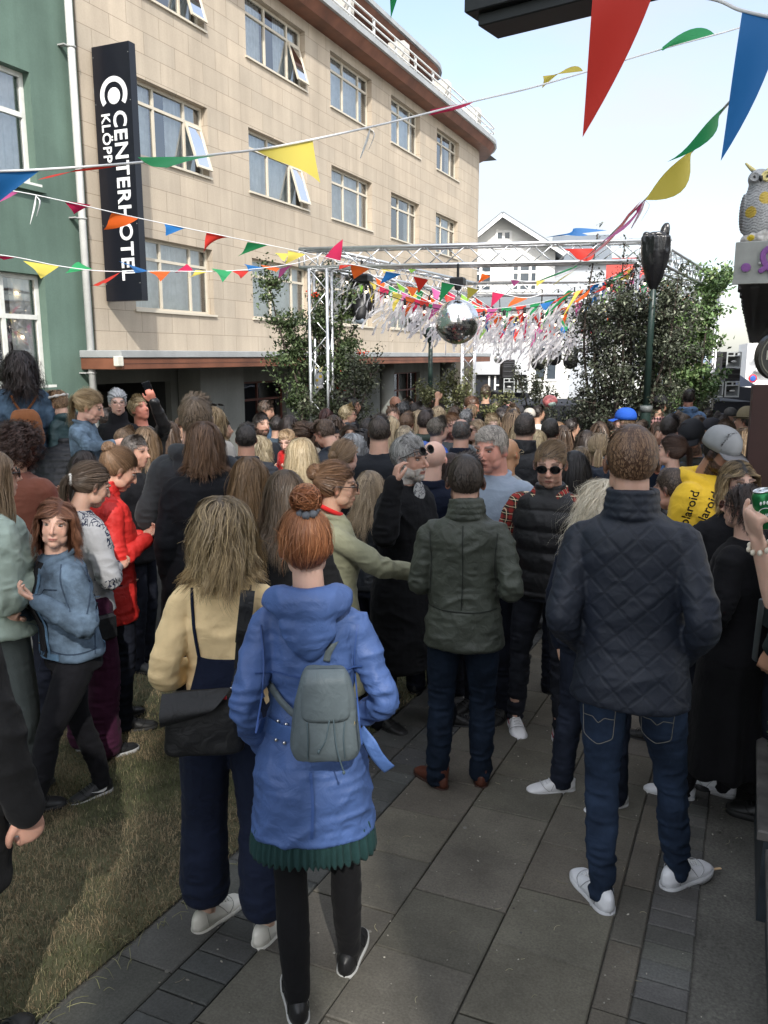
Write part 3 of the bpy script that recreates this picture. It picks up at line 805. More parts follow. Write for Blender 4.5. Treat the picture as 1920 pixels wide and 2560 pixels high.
    if legs.get('skirt'):
        sfab, hz, fl, tpz = legs['skirt']
        mb = MB(); rg = torso('f', g * 1.04, hz, fl, 1.0); rg = [q for q in rg if q[0] < tpz]; loft(mb, rg, 40, xf=U, n=26)
        fq = legs.get('pleat', 0)
        def posts(P, Nn):
            a = np.arctan2(P[:, 1], P[:, 0]); low = sstep(P[:, 2], tpz, hz)
            w = np.sin(a * 9 + 1.3 * np.sin(a * 3 + seed)) * .014 * low if not fq else np.sin(a * fq + 2 * np.sin(a * 5)) * .010 * low
            Q = P + Nn * (w + (vnoise(P, 16, 4) - .5) * .006)[:, None]
            return Q, None
        fuse(mb, 'skirt', fabric(*sfab), root, vg, 2, posts)
    # ---- shoes
    if lk != 'noshoe':
        for (Hh, K_, A, yw, gzz, pit) in FT:
            mb = MB(); sb = MB(); ys = -.075 + .275 * (.5 - .5 * np.cos(np.linspace(0.06, math.pi - .06, 22))); rings = []; rs_ = []
            hi = ex.get('boot', 0)
            for y in ys:
                t = (y + .075) / .275
                w = np.interp(t, [0, .15, .35, .5, .66, .8, 1], [.033, .036, .036, .041, .047, .046, .038]) * (1 - abs(2 * t - 1) ** 7) ** .5
                h = np.interp(t, [0, .1, .3, .45, .7, .93, 1], [.075, .098, .100, .085, .055, .040, .022])
                a = np.linspace(0, np.pi, 11); x = np.cos(a); z = np.sin(a)
                rings.append(np.stack([np.sign(x) * np.abs(x) ** .7 * w, np.full(11, y), .022 + (h - .022) * z ** .8], 1))
            for y in ys:
                t = (y + .075) / .275; w = np.interp(t, [0, .15, .35, .5, .66, .8, 1], [.037, .040, .040, .045, .051, .050, .042]) * (1 - abs(2 * t - 1) ** 8) ** .5
                rs_.append(np.array([[w, y, .0], [w, y, .026], [-w, y, .026], [-w, y, .0]]))
            def ringmesh(m_, rg, k):
                v = np.vstack(rg); n_ = len(rg); ff = []
                for i in range(n_ - 1):
                    for j in range(k):
                        j2 = (j + 1) % k; ff.append((i * k + j, (i + 1) * k + j, (i + 1) * k + j2, i * k + j2))
                ff.append(tuple(range(k))); ff.append(tuple(range((n_ - 1) * k, n_ * k))[::-1])
                m_.add(v, ff)
            ringmesh(mb, rings, 11); ringmesh(sb, rs_, 4)
            if hi: tube(mb, [(0, -.02, .06), (0, -.025, .12)], [.045, .046], 12)
            M_ = rotz(yw); pr = rotx(R(pit))
            o_ = np.array([A[0], A[1], gzz])
            ptv = np.array([0, .11, 0])
            tf = lambda v: (((v - ptv) @ pr.T) + ptv) @ M_.T + o_ + [0, 0, .002]
            m2 = MB(); m2.add(tf(mb.verts()), mb.f); so = m2.build('shoe', plain('shoe', shoes, .45, bmp=.2), root, True)
            m3 = MB(); m3.add(tf(sb.verts()), sb.f); m3.build('sole', plain('sole', tuple(np.array(sole or tuple(np.array(shoes) * .8 + .01)) * .72), .7, amt=.2), so, True)
            if lod == 0 and not ex.get('nolace'):
                m4 = MB()
                for k in range(4):
                    y = .055 + k * .018; z = .088 - k * .0095; tube(m4, [(-.018, y, z - .002), (0, y + .004, z + .006), (.018, y, z - .002)], .0026, 6, 6)
                m6 = MB(); wi = lambda y: np.interp((y + .075) / .275, [0, .15, .35, .5, .66, .8, 1], [.033, .036, .036, .041, .047, .046, .038]) * (1 - abs(2 * (y + .075) / .275 - 1) ** 7) ** .5
                for pts in ([(s1, y, z) for s1, y, z in ((-1, .085, .030), (-.9, .11, .052), (-.35, .122, .066), (.35, .122, .066), (.9, .11, .052), (1, .085, .030))], [(-1, -.02, .032), (-1, -.028, .065), (-.9, -.03, .088)], [(1, -.02, .032), (1, -.028, .065), (.9, -.03, .088)], [(-1, .075, .035), (-.82, .055, .066), (-.55, .035, .088)], [(1, .075, .035), (.82, .055, .066), (.55, .035, .088)]):
                    tube(m6, [(s1 * (wi(y) + .0005), y, z) for s1, y, z in pts], .0017, 5, 12)
                m7 = MB(); m7.add(tf(m6.verts()), m6.f); m7.build('stitching', plain('shoe_seam', tuple(np.array(shoes) * .5), .8), so, True)
                m5 = MB(); m5.add(tf(m4.verts()), m4.f); m5.build('laces', plain('laces', ex.get('lace', tuple(np.array(shoes) * .9)), .8), so, True)
    # ---- upper garments
    def garment(spec, name, vest_=False):
        fit = spec.get('fit', 1.06); hem = spec.get('hem', .90)
        tr_ = torso('f' if f else 'm', g, hem, spec.get('flare', 0), fit)
        if spec.get('collar') in (None, 'shirt'): tr_ = [(1.488, 0, -.006, tr_[1][3] * .86, tr_[1][4] * .80)] + tr_[1:]
        mb = MB(); loft(mb, tr_, 30, xf=U, n=22)
        fit2 = fit ** .8 * (g ** .7); sl = spec.get('sl', 'long')
        if not vest_ and sl != 'none':
            for i, (S1, E1, W1, n0) in enumerate(ARM):
                b = .9 if f else 1.0; sr_ = spec.get('sr', 1.0)
                dr = unit(W1 - E1); rr = np.array([.058, .063, .062, .058, .056, .048, .042]) * b * fit2 * sr_
                pts = [S1 * [.70, 1, 1] + [0, 0, .012], S1 * [1.02, 1, 1], (S1 + E1) / 2, E1 - unit(E1 - S1) * .03, E1 + dr * .035, (E1 + W1) / 2, W1 - dr * .0]
                if sl == 'short': pts = pts[:3] + [S1 + (E1 - S1) * .72]; rr = rr[:4] * [1, 1, 1.05, 1.1]
                tube(mb, pts, rr, 16, 18)
        cl = spec.get('collar')
        if cl in ('stand', 'high'):
            hh = .045 if cl == 'stand' else .075; r0 = (nr + .022) if cl == 'stand' else nr + .03
            cj = J + [0, -.004, -.022]
            for k in range(3 if cl == 'stand' else 4):
                tube(mb, [cj + [math.sin(a) * r0 * (1 - .04 * k), math.cos(a) * r0 * (1 - .04 * k) + .004, hh * k / 3 + .012 * (1 - math.cos(a)) * .5 - .012] for a in np.linspace(0, 6.283, 21)[:-1]], .012, 8, closed=True)
        if cl == 'shirt':
            for sd in (-1, 1):
                tube(mb, [J + [sd * .0, -.080, .0], J + [sd * .062, -.052, -.006], J + [sd * .080, .01, -.018], J + [sd * .066, .075, -.045], J + [sd * .045, .10, -.085]], [.020, .020, .020, .022, .010], 8, 14, flat=.45)
        if cl == 'hood':
            hk = spec.get('hk', 1.0)
            tube(mb, [J + [-.085 * hk, .055, -.045], J + [-.105 * hk, -.02, -.018], J + [-.075 * hk, -.085, -.015], J + [0, -.115, -.025], J + [.075 * hk, -.085, -.015], J + [.105 * hk, -.02, -.018], J + [.085 * hk, .055, -.045]],
                 np.array([.024, .036, .046, .052, .046, .036, .024]) * hk, 12, 26)
            ell(mb, J + [0, -.118, -.085], (.085 * hk, .040, .085 * hk), 18, 12); ell(mb, J + [0, -.105, -.155], (.045 * hk, .03, .045), 12, 8)
        wr = spec.get('wr', .007); puff = spec.get('puff', 0); kq = spec.get('quilt')
        EL = [a_[1] for a_ in ARM]
        def postt(P, Nn):
            wp = P + .05 * np.stack([vnoise(P, 6, 31), vnoise(P, 6, 32), vnoise(P, 6, 33)], 1); n1 = (1 - np.abs(2 * vnoise((wp @ rotx(.6).T @ roty(.4).T) * [1, 1, 2.2], 6, seed) - 1)) ** 1.6
            n2 = 1 - np.abs(2 * vnoise(P * [.8, .8, 1.6] + [2, 0, 0], 21, seed + 1) - 1)
            el = sum(np.exp(-((P - e_) ** 2).sum(1) / .09 ** 2) for e_ in EL)
            dsp = (n1 - .4) * wr * 1.25 + (n2 - .6) * wr * (.55 + 1.4 * el)
            arm = np.abs(P[:, 0]) > (.19 if f else .215) * g
            if puff: dsp += (np.abs(np.sin(np.pi * (P[:, 2] + .012 * vnoise(P, 7, 3)) / puff)) ** .55 - .6) * .0105
            if kq:
                a1 = np.abs(((P[:, 0] + P[:, 2]) / .075) % 1 - .5); a2 = np.abs(((P[:, 0] - P[:, 2]) / .075) % 1 - .5)
                dsp += (np.minimum(1 - 2 * np.abs(.5 - a1 * 1), 1) * 0 + np.sqrt(np.clip(np.minimum(.5 - np.abs(a1 - .5) * 0, .5), 0, 1)) * 0)
            hemw = np.exp(-((P[:, 2] - hem - .02) / .02) ** 2) * (~arm); dsp += hemw * .0015
            return P + Nn * dsp[:, None], None
        fuse(mb, name, fabric(*spec['fab']), root, vg * spec.get('vx', 1), 2, postt)
    if top: garment(top, top.get('name', 'jacket'))
    if vest: garment(vest, vest.get('name', 'vest'), True)
    # ---- things that sit on the head
    def part(mb, name, mat, smooth=True):
        m2 = MB(); m2.f = mb.f; m2.v = [X(mb.verts())]; m2.n = mb.n; m2.mi = mb.mi
        if mb.c: m2.c = mb.c
        return m2.build(name, mat, root, smooth)
    gl = ex.get('glasses')
    if gl:
        up = ex.get('glup', 0)
        Mx = (lambda v: v) if not up else (lambda v: (v - [0, -.02, .03]) @ rotx(R(up)).T * 1.06 + [0, -.02, .03])
        mb = MB(); ln = MB()
        for q_ in (-1, 1):
            c = np.array([q_ * .033, .098, .008]); rr = [(c + [math.cos(a) * .026, -abs(math.cos(a) * .026 + q_ * .0) * .0, math.sin(a) * .021]) for a in np.linspace(0, 6.283, 17)[:-1]]
            tube(mb, rr, .0022 if gl != 'clear' else .0014, 6, closed=True)
            ell(ln, c, (.025, .0016, .020), 16, 8)
            tube(mb, [(q_ * .059, .096, .012), (q_ * .074, .085, .014), (q_ * .079, .03, .010), (q_ * .080, -.015, .008), (q_ * .078, -.03, -.006)], .0022, 6, 10)
        tube(mb, [(-.008, .100, .012), (0, .102, .015), (.008, .100, .012)], .002, 6, 4)
        mb.v = [Mx(mb.verts())]; ln.v = [Mx(ln.verts())]
        fo = part(mb, 'glasses_frame' if gl == 'clear' else 'sunglasses', plain('frame', ex.get('glcol', (.015, .012, .012)), .3))
        if gl != 'clear':
            lo = part(ln, 'lens', plain('lens', ex.get('lenscol', (.006, .006, .007)), .08, spec=.6)); lo.parent = fo
    cp = ex.get('cap')
    if cp:
        col, back = cp[0], (cp[1] if len(cp) > 1 else 'cap'); m = MB(); rt_ = HR * [1.17, 1.16, 1.24]
        if back == 'beanie': rt_ = HR * [1.12, 1.12, 1.18]
        n_ = 14; rings = []
        for i in range(n_):
            t = i / (n_ - 1) * (np.pi / 2 - .02); z = HC[2] + .022 + math.sin(t) * rt_[2] * .86
            rings.append((z, 0, HC[1], math.cos(t) ** .8 * rt_[0], math.cos(t) ** .8 * rt_[1]))
        rings[0] = (HC[2] - .000, 0, HC[1], rt_[0] * 1.0, rt_[1] * 1.0)
        loft(m, rings, 28, 2.0); mt = plain('cap_cloth', col, .8, bmp=.3)
        co_ = part(m, {'fedora': 'straw_hat', 'beanie': 'knit_hat', 'hijab': 'headscarf'}.get(back, 'cap'), mt)
        if back in ('cap', 'snap', 'rev'):
            b = MB(); sgn = -1 if back == 'rev' else 1; fl = 0.5 if back == 'snap' else 1
            vv = []; ff = []
            for iz in (0, 1):
                for r_ in np.linspace(0, 1, 5):
                    for a in np.linspace(-1.05, 1.05, 13):
                        y = HC[1] + sgn * (math.cos(a) * rt_[1] * .98 + r_ * .068 * math.cos(a) ** .4); x = math.sin(a) * rt_[0] * (1.0 + .10 * r_)
                        vv.append((x, y, HC[2] + .006 - iz * .004 - .018 * fl * r_ - .22 * fl * abs(x) ** 1.3 * r_))
            for r_ in range(4):
                for a in range(12):
                    i = r_ * 13 + a; ff += [(i, i + 1, i + 14, i + 13), (65 + i, 65 + i + 13, 65 + i + 14, 65 + i + 1)]
            for a in range(12): ff += [(52 + a, 52 + a + 1, 117 + a + 1, 117 + a)]
            for r_ in range(4): ff += [(r_ * 13, (r_ + 1) * 13, 65 + (r_ + 1) * 13, 65 + r_ * 13), (r_ * 13 + 12, 65 + r_ * 13 + 12, 65 + (r_ + 1) * 13 + 12, (r_ + 1) * 13 + 12)]
            b.add(vv, ff); bo = part(b, 'brim', plain('cap_cloth', cp[2] if len(cp) > 2 else col, .8, bmp=.3)); bo.parent = co_
        if back == 'fedora':
            b = MB(); tube(b, [(math.cos(a) * .105, HC[1] + math.sin(a) * .125, HC[2] + .012 + .012 * math.cos(2 * a)) for a in np.linspace(0, 6.283, 25)[:-1]], .022, 8, closed=True, flat=.18, ref=(0, 0, 1)); bo = part(b, 'brim', mt); bo.parent = co_
            b = MB(); tube(b, [(math.cos(a) * .087, HC[1] + math.sin(a) * .108, HC[2] + .03) for a in np.linspace(0, 6.283, 25)[:-1]], .005, 6, closed=True); bo = part(b, 'hat_band', plain('band', (.02, .02, .02))); bo.parent = co_
        if back == 'hijab':
            b = MB(); loft(b, [(.05, 0, -.03, .075, .08), (0, 0, -.03, .086, .09), (-.08, 0, -.02, .085, .085), (-.14, 0, -.01, .10, .10), (-.17, 0, 0, .12, .11)], 20, 2.0, 12); bo = part(b, 'scarf_fold', mt); bo.parent = co_
    bd = ex.get('scrunchie')
    if bd:
        b = MB(); T0 = np.array(bd[0]); ax = unit(bd[1]); e1 = unit(np.cross(ax, (1, 0, .1))); e2 = np.cross(ax, e1); r_ = bd[2]
        tube(b, [T0 + (e1 * math.cos(a) + e2 * math.sin(a)) * (r_ + .005 * math.sin(a * 7)) for a in np.linspace(0, 6.283, 43)[:-1]], [.011 + .004 * math.sin(a * 9) for a in np.linspace(0, 6.283, 43)[:-1]], 8, closed=True)
        part(b, 'scrunchie', plain('scrunchie', bd[3], .8, bmp=.4))
    INFO = dict(root=root, U=U, X=X, J=J, ARM=ARM, s=s, rz=rz, org=np.array([org[0], org[1], zg]), FT=FT, part=part)
    INFO['w'] = lambda v: (np.asarray(v, float) @ rotz(rz).T) * s + np.array([org[0], org[1], zg])
    return INFO
HEIGHTS = []

# ------------------------------------------------------------------ the setting: ground, paving, lawn, sea
def slopez(V): V = np.asarray(V, float).copy(); V[:, 2] += -SLOPE * V[:, 1]; return V
def ground_mat():
    m, nt, b = newmat('asphalt'); co = coords(nt)
    c, _ = noisecol(nt, co, (.090, .087, .076), .35, 3.0, 8)
    v = N(nt, 'ShaderNodeTexNoise', i_Scale=140, i_Detail=3); nt.links.new(co, v.inputs['Vector'])
    c2, _ = noisecol(nt, co, c, .35, 90, 3)
    nt.links.new(c2, b.inputs['Base Color']); b.inputs['Roughness'].default_value = .85
    bump(nt, b, v.outputs['Fac'], .6, .004); return m
mb = MB(); g0 = []
ys = [-40, -5, 0, 5, 10, 20, 40, 80, 130]
for y in ys: g0 += [(-260, y, -SLOPE * y), (260, y, -SLOPE * y)]
mb.add(g0, [(2 * i, 2 * i + 1, 2 * i + 3, 2 * i + 2) for i in range(len(ys) - 1)])
mb.build('ground', ground_mat(), kind='structure')
def water_mat():
    m, nt, b = newmat('sea_water'); co = coords(nt)
    c, _ = noisecol(nt, co, (.16, .23, .32), .12, .02, 4, (1, .2, 1))
    nt.links.new(c, b.inputs['Base Color']); b.inputs['Roughness'].default_value = .35; b.inputs['Specular IOR Level'].default_value = .5
    n = N(nt, 'ShaderNodeTexNoise', i_Scale=.6, i_Detail=6); nt.links.new(co, n.inputs['Vector']); bump(nt, b, n.outputs['Fac'], .4, .5); return m
mb = MB(); mb.add([(-6000, 125, -8.4), (6000, 125, -8.4), (9000, 12000, -8.4), (-9000, 12000, -8.4)], [(0, 1, 2, 3)])
mb.build('sea', water_mat(), kind='structure')
mb = MB()
rs = np.random.RandomState(3); xs = np.linspace(-2500, 1500, 60)
pr = [(x, 5200 + 200 * math.sin(x * .004), -8.4 + 14 + 10 * vnoise(np.array([[x * .004, 0, 0]]))[0]) for x in xs]
v = [(x, y, -9) for x, y, z in pr] + [(x, y + 60, z) for x, y, z in pr] + [(x, y + 500, -9) for x, y, z in pr]; n_ = len(xs)
mb.add(v, [(i, i + 1, n_ + i + 1, n_ + i) for i in range(n_ - 1)] + [(n_ + i, n_ + i + 1, 2 * n_ + i + 1, 2 * n_ + i) for i in range(n_ - 1)])
mb.build('far_shore', plain('shore', (.32, .36, .42), .9), kind='structure')
mb = MB(); cbox(mb, -400, 200, 900, 912, -8.6, -5.6); mb.build('breakwater', plain('stone_bank', (.42, .36, .28), .9, amt=.3, scale=.05), kind='structure')

def slab_mat():
    m, nt, b = newmat('paving_stone'); a = N(nt, 'ShaderNodeAttribute', attribute_name='Col'); co = coords(nt)
    c, _ = noisecol(nt, co, a.outputs['Color'], .32, 2.6, 8); c, _ = noisecol(nt, co, c, .22, .7, 3); c, _ = noisecol(nt, co, c, .22, 120, 3)
    sp_ = N(nt, 'ShaderNodeTexVoronoi', i_Scale=9); nt.links.new(co, sp_.inputs['Vector'])
    g = N(nt, 'ShaderNodeMapRange', i_From_Min=.0, i_From_Max=.035, i_To_Min=.0, i_To_Max=1.0); nt.links.new(sp_.outputs['Distance'], g.inputs['Value'])
    mx = N(nt, 'ShaderNodeMix', data_type='RGBA'); mx.inputs[6].default_value = (.035, .033, .03, 1); nt.links.new(g.outputs[0], mx.inputs[0]); nt.links.new(c, mx.inputs[7])
    nt.links.new(mx.outputs[2], b.inputs['Base Color']); b.inputs['Roughness'].default_value = .78; b.inputs['Specular IOR Level'].default_value = .3
    n = N(nt, 'ShaderNodeTexNoise', i_Scale=110, i_Detail=5); nt.links.new(co, n.inputs['Vector']); bump(nt, b, n.outputs['Fac'], .5, .003); return m
mb = MB(); rs = np.random.RandomState(11)
def slabs(x0, x1, L, off, y0, y1, tone, gap=.0055, drop=0):
    k = int((y0 - off) / L); y = off + k * L
    while y < y1:
        t = np.array(tone) * (1 + rs.uniform(-.17, .17)) * np.array([1 + rs.uniform(-.03, .03), 1, 1 + rs.uniform(-.05, .05)]); h = .016 + rs.uniform(-.0015, .0015) - drop
        m_ = MB(); j = rs.uniform(-.0012, .0012, 2)
        cbox(m_, x0 + gap / 2 + j[0], x1 - gap / 2 + j[0], y + gap / 2 + j[1], y + L - gap / 2 + j[1], -.03, h, bev=.0045)
        mb.add(slopez(m_.verts()), m_.f, t); y += L
W_ = (.112, .102, .083)
G_ = (.080, .079, .073)
slabs(-1.82, -1.60, .33, 1.92, -1, 15, G_)
slabs(-1.60, -1.41, .105, 1.95, -1, 12, (.066, .067, .064))
slabs(-1.41, -1.06, .375, 2.53, -1, 15, W_)
slabs(-1.06, -.69, .375, 2.34, -1, 15, W_); slabs(-.69, -.315, .375, 2.53, -1, 15, W_); slabs(-.315, -.20, .37, 2.36, -1, 15, W_)
slabs(-.20, -.03, .105, 2.36, -1, 12, G_, drop=.002)
mb.build('paving', slab_mat(), kind='structure')
# sand and grit in the joints
mb = MB(); rs = np.random.RandomState(5)
for i in range(420):
    x = rs.uniform(-1.7, .12); y = rs.uniform(1.4, 5.5); s_ = rs.uniform(.0012, .004)
    ell(mb, (x, y, -SLOPE * y + .017), (s_ * rs.uniform(.8, 2.2), s_, s_ * .6), 6, 4, rotz(rs.rand() * 3), np.array([.3, .28, .24]) * rs.uniform(.3, 1.4))
for i in range(90):
    x = rs.uniform(-1.8, .12); y = rs.uniform(1.4, 5.5); s_ = rs.uniform(.004, .011); ell(mb, (x, y, -SLOPE * y + .0155), (s_, s_ * rs.uniform(.6, 1), .0016), 9, 4, rotz(rs.rand() * 3), np.array([.15, .145, .13]) * rs.uniform(.35, 1.25))
for i in range(70):
    x = rs.uniform(-1.7, .1); y = rs.uniform(1.4, 4.5); a = rs.rand() * 6.28; L = rs.uniform(.012, .05); z = -SLOPE * y + .0185; tube(mb, [(x, y, z), (x + math.cos(a) * L * .5, y + math.sin(a) * L * .5, z + .002), (x + math.cos(a + .4) * L, y + math.sin(a + .4) * L, z)], .0008, 4, 4, col=np.array([.30, .27, .18]) * rs.uniform(.5, 1.3))
mb.build('grit', attrmat('grit', .9), None, kind='stuff')
for (px_, py_, rz_) in ((1790, 2183, .2), (1737, 2186, .1)):
    p = onG(px_, py_); mb = MB(); cbox(mb, -.021, .021, -.0045, .0045, 0, .006, bev=.001)
    o = mb.build('cigarette_end', plain('paper_butt', (.55, .38, .22), .8)); o.location = (p[0], p[1], p[2] + .017 - .0); o.rotation_euler = (0, 0, YAW + rz_)
    tag(o, 'flattened cigarette end on the tarmac, %s of the two beside the white shoe' % ('right' if px_ > 1750 else 'left'), 'cigarette end')

mb = MB(); mb.add(slopez([(-10.5, -1.5, .010), (-1.84, -1.5, .010), (-1.84, 9, .010), (-10.5, 9, .010)]), [(0, 1, 2, 3)])
mt_, nt, b = newmat('turf_backing'); co = coords(nt); c, _ = noisecol(nt, co, (.06, .058, .028), .5, 5, 6); nt.links.new(c, b.inputs['Base Color']); b.inputs['Roughness'].default_value = 1
mb.build('lawn', mt_, kind='structure')
def grass(n, x0, x1, y0, y1, h, w, seed):
    rs = np.random.RandomState(seed); X = rs.uniform(x0, x1, n); Y = rs.uniform(y0, y1, n)
    P = np.stack([X, Y, .010 - SLOPE * Y], 1)
    a = rs.uniform(0, 6.283, n); lean = rs.uniform(.15, 1.15, n); hh = h * rs.uniform(.5, 1.25, n)
    sd = np.stack([np.cos(a), np.sin(a), 0 * a], 1) * (w * rs.uniform(.6, 1.3, n))[:, None]
    b_ = a + rs.uniform(-1.8, 1.8, n); ld = np.stack([np.cos(b_), np.sin(b_), 0 * a], 1)
    mid = P + ld * (hh * .3 * lean)[:, None] + np.array([0, 0, 1]) * (hh * .6)[:, None]
    tip = P + ld * (hh * 1.0 * lean)[:, None] + np.array([0, 0, 1]) * (hh * (1.05 - .45 * lean))[:, None]
    V = np.stack([P - sd, P + sd, mid + sd * .8, mid - sd * .8, tip], 1).reshape(-1, 3)
    k = np.arange(n)[:, None] * 5
    F = np.concatenate([k + [0, 1, 2, 3]], 1).tolist(); F2 = (k + [3, 2, 4]).tolist()
    patch = vnoise(P, 2.3, 1) * .6 + vnoise(P, 9, 2) * .4 + .20 * (rs.rand(n) - .5); t = sstep(patch, .38, .54)[:, None]
    green = np.array([.090, .102, .048]); dry = np.array([.25, .192, .118])
    C = (green * (1 - t) + dry * t) * rs.uniform(.45, 1.5, n)[:, None]; straw = rs.rand(n) < .06; C[straw] = np.array([.33, .28, .17]) * rs.uniform(.6, 1.2, straw.sum())[:, None]
    return V, F + F2, np.repeat(C, 5, 0)
mb = MB()
for a in ((95000, -4.2, -1.83, .9, 3.6, .026, .0011, 1), (60000, -7.5, -1.83, 3.6, 6.5, .028, .0020, 2), (16000, -7.5, -4.2, 1.2, 3.6, .028, .002, 3)):
    V, F, C = grass(*a); mb.add(V, F, C)
rs = np.random.RandomState(9)
for i in range(160):
    p = np.array([-1.81 + rs.normal() * .03, rs.uniform(1.3, 4), 0]); p[2] = -SLOPE * p[1] + .018; a = rs.uniform(0, 6.28); L = rs.uniform(.02, .09); d_ = np.array([math.cos(a), math.sin(a), 0])
    tube(mb, [p, p + d_ * L * .5 + [0, 0, .012], p + d_ * L], [.001, .001, .0004], 4, 5, col=np.array([.26, .25, .13]) * rs.uniform(.6, 1.2))
mb.c = [c if c.ndim == 2 else c for c in mb.c]
mb.build('grass', attrmat('grass_blades', .7, .2, .05), None, kind='stuff')

# ------------------------------------------------------------------ buildings
def stucco(name, col, tile=None, amt=.10, rough=.85):
    m, nt, b = newmat(name); co = coords(nt); L = nt.links
    c, _ = noisecol(nt, co, col, amt, .7, 8); c, _ = noisecol(nt, co, c, .05, 30, 4); c, _ = noisecol(nt, co, c, .10, 1.0, 4, (3, 3, .25)); b.inputs['Roughness'].default_value = rough; b.inputs['Specular IOR Level'].default_value = .2
    h = N(nt, 'ShaderNodeTexNoise', i_Scale=70, i_Detail=5); L.new(co, h.inputs['Vector']); prev = bump(nt, b, h.outputs['Fac'], .3, .004)
    if tile:
        sp = N(nt, 'ShaderNodeSeparateXYZ'); L.new(co, sp.inputs[0]); ad = N(nt, 'ShaderNodeMath', operation='ADD'); L.new(sp.outputs['X'], ad.inputs[0]); L.new(sp.outputs['Y'], ad.inputs[1])
        cb = N(nt, 'ShaderNodeCombineXYZ'); L.new(ad.outputs[0], cb.inputs[0]); L.new(sp.outputs['Z'], cb.inputs[1])
        br = N(nt, 'ShaderNodeTexBrick', offset=.5, i_Scale=1.0, i_Mortar_Size=.0055, i_Mortar_Smooth=.1, i_Bias=0.0, i_Brick_Width=tile[0], i_Row_Height=tile[1])
        br.inputs['Color1'].default_value = (.94, .94, .94, 1); br.inputs['Color2'].default_value = (1.06, 1.04, 1.02, 1); br.inputs['Mortar'].default_value = (.55, .53, .5, 1)
        L.new(cb.outputs[0], br.inputs['Vector'])
        vm = N(nt, 'ShaderNodeVectorMath', operation='MULTIPLY'); L.new(c, vm.inputs[0]); L.new(br.outputs['Color'], vm.inputs[1]); c = vm.outputs[0]
        bump(nt, b, br.outputs['Fac'], -.5, .006, prev)
    L.new(c, b.inputs['Base Color']); return m
def glass_mat(name='window_glass', tint=(.72, .76, .77), refl=.20):
    m = bpy.data.materials.new(name); m.use_nodes = True; nt = m.node_tree; nt.nodes.clear(); L = nt.links
    o = N(nt, 'ShaderNodeOutputMaterial'); mx = N(nt, 'ShaderNodeMixShader'); t = N(nt, 'ShaderNodeBsdfTransparent'); g = N(nt, 'ShaderNodeBsdfGlossy', i_Roughness=.02)
    t.inputs['Color'].default_value = c4(tint); g.inputs['Color'].default_value = (.9, .92, .95, 1)
    lw = N(nt, 'ShaderNodeLayerWeight', i_Blend=.35); mr_ = N(nt, 'ShaderNodeMapRange', i_To_Min=refl, i_To_Max=.95)
    n = N(nt, 'ShaderNodeTexNoise', i_Scale=1.1, i_Detail=1); bp = N(nt, 'ShaderNodeBump', i_Strength=.12, i_Distance=.05); L.new(coords(nt), n.inputs['Vector']); L.new(n.outputs['Fac'], bp.inputs['Height']); L.new(bp.outputs[0], g.inputs['Normal'])
    L.new(lw.outputs['Fresnel'], mr_.inputs['Value']); L.new(mr_.outputs[0], mx.inputs[0]); L.new(t.outputs[0], mx.inputs[1]); L.new(g.outputs[0], mx.inputs[2]); L.new(mx.outputs[0], o.inputs['Surface']); return m
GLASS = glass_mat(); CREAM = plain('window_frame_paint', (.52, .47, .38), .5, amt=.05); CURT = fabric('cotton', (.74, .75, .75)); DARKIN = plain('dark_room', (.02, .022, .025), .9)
TILE = stucco('limestone_tiles', (.40, .343, .272), (.92, .39)); WOOD = plain('rusty_brown_boards', (.16, .062, .034), .6, amt=.35, scale=1.2, bmp=.3); ZINC = plain('zinc_flashing', (.30, .31, .31), .45, amt=.15, scale=2)
def wallX(mb, X, th, Y0, Y1, Z0, Z1, holes):
    """wall in the plane x = X going back to X - th, with real openings"""
    ysn = sorted({Y0, Y1, *[h[0] for h in holes], *[h[1] for h in holes]}); zsn = sorted({Z0, Z1, *[h[2] for h in holes], *[h[3] for h in holes]})
    for a, b_ in zip(ysn, ysn[1:]):
        z0 = None
        for c, d in zip(zsn, zsn[1:]):
            hole = any(h[0] <= a + 1e-6 and h[1] >= b_ - 1e-6 and h[2] <= c + 1e-6 and h[3] >= d - 1e-6 for h in holes)
            if hole: continue
            mb.add([(X, a, c), (X, b_, c), (X, b_, d), (X, a, d)], [(0, 1, 2, 3)])
    for (a, b_, c, d) in holes:
        mb.add([(X, a, c), (X, b_, c), (X, b_, d), (X, a, d), (X - th, a, c), (X - th, b_, c), (X - th, b_, d), (X - th, a, d)], [(0, 4, 5, 1), (1, 5, 6, 2), (2, 6, 7, 3), (3, 7, 4, 0)])
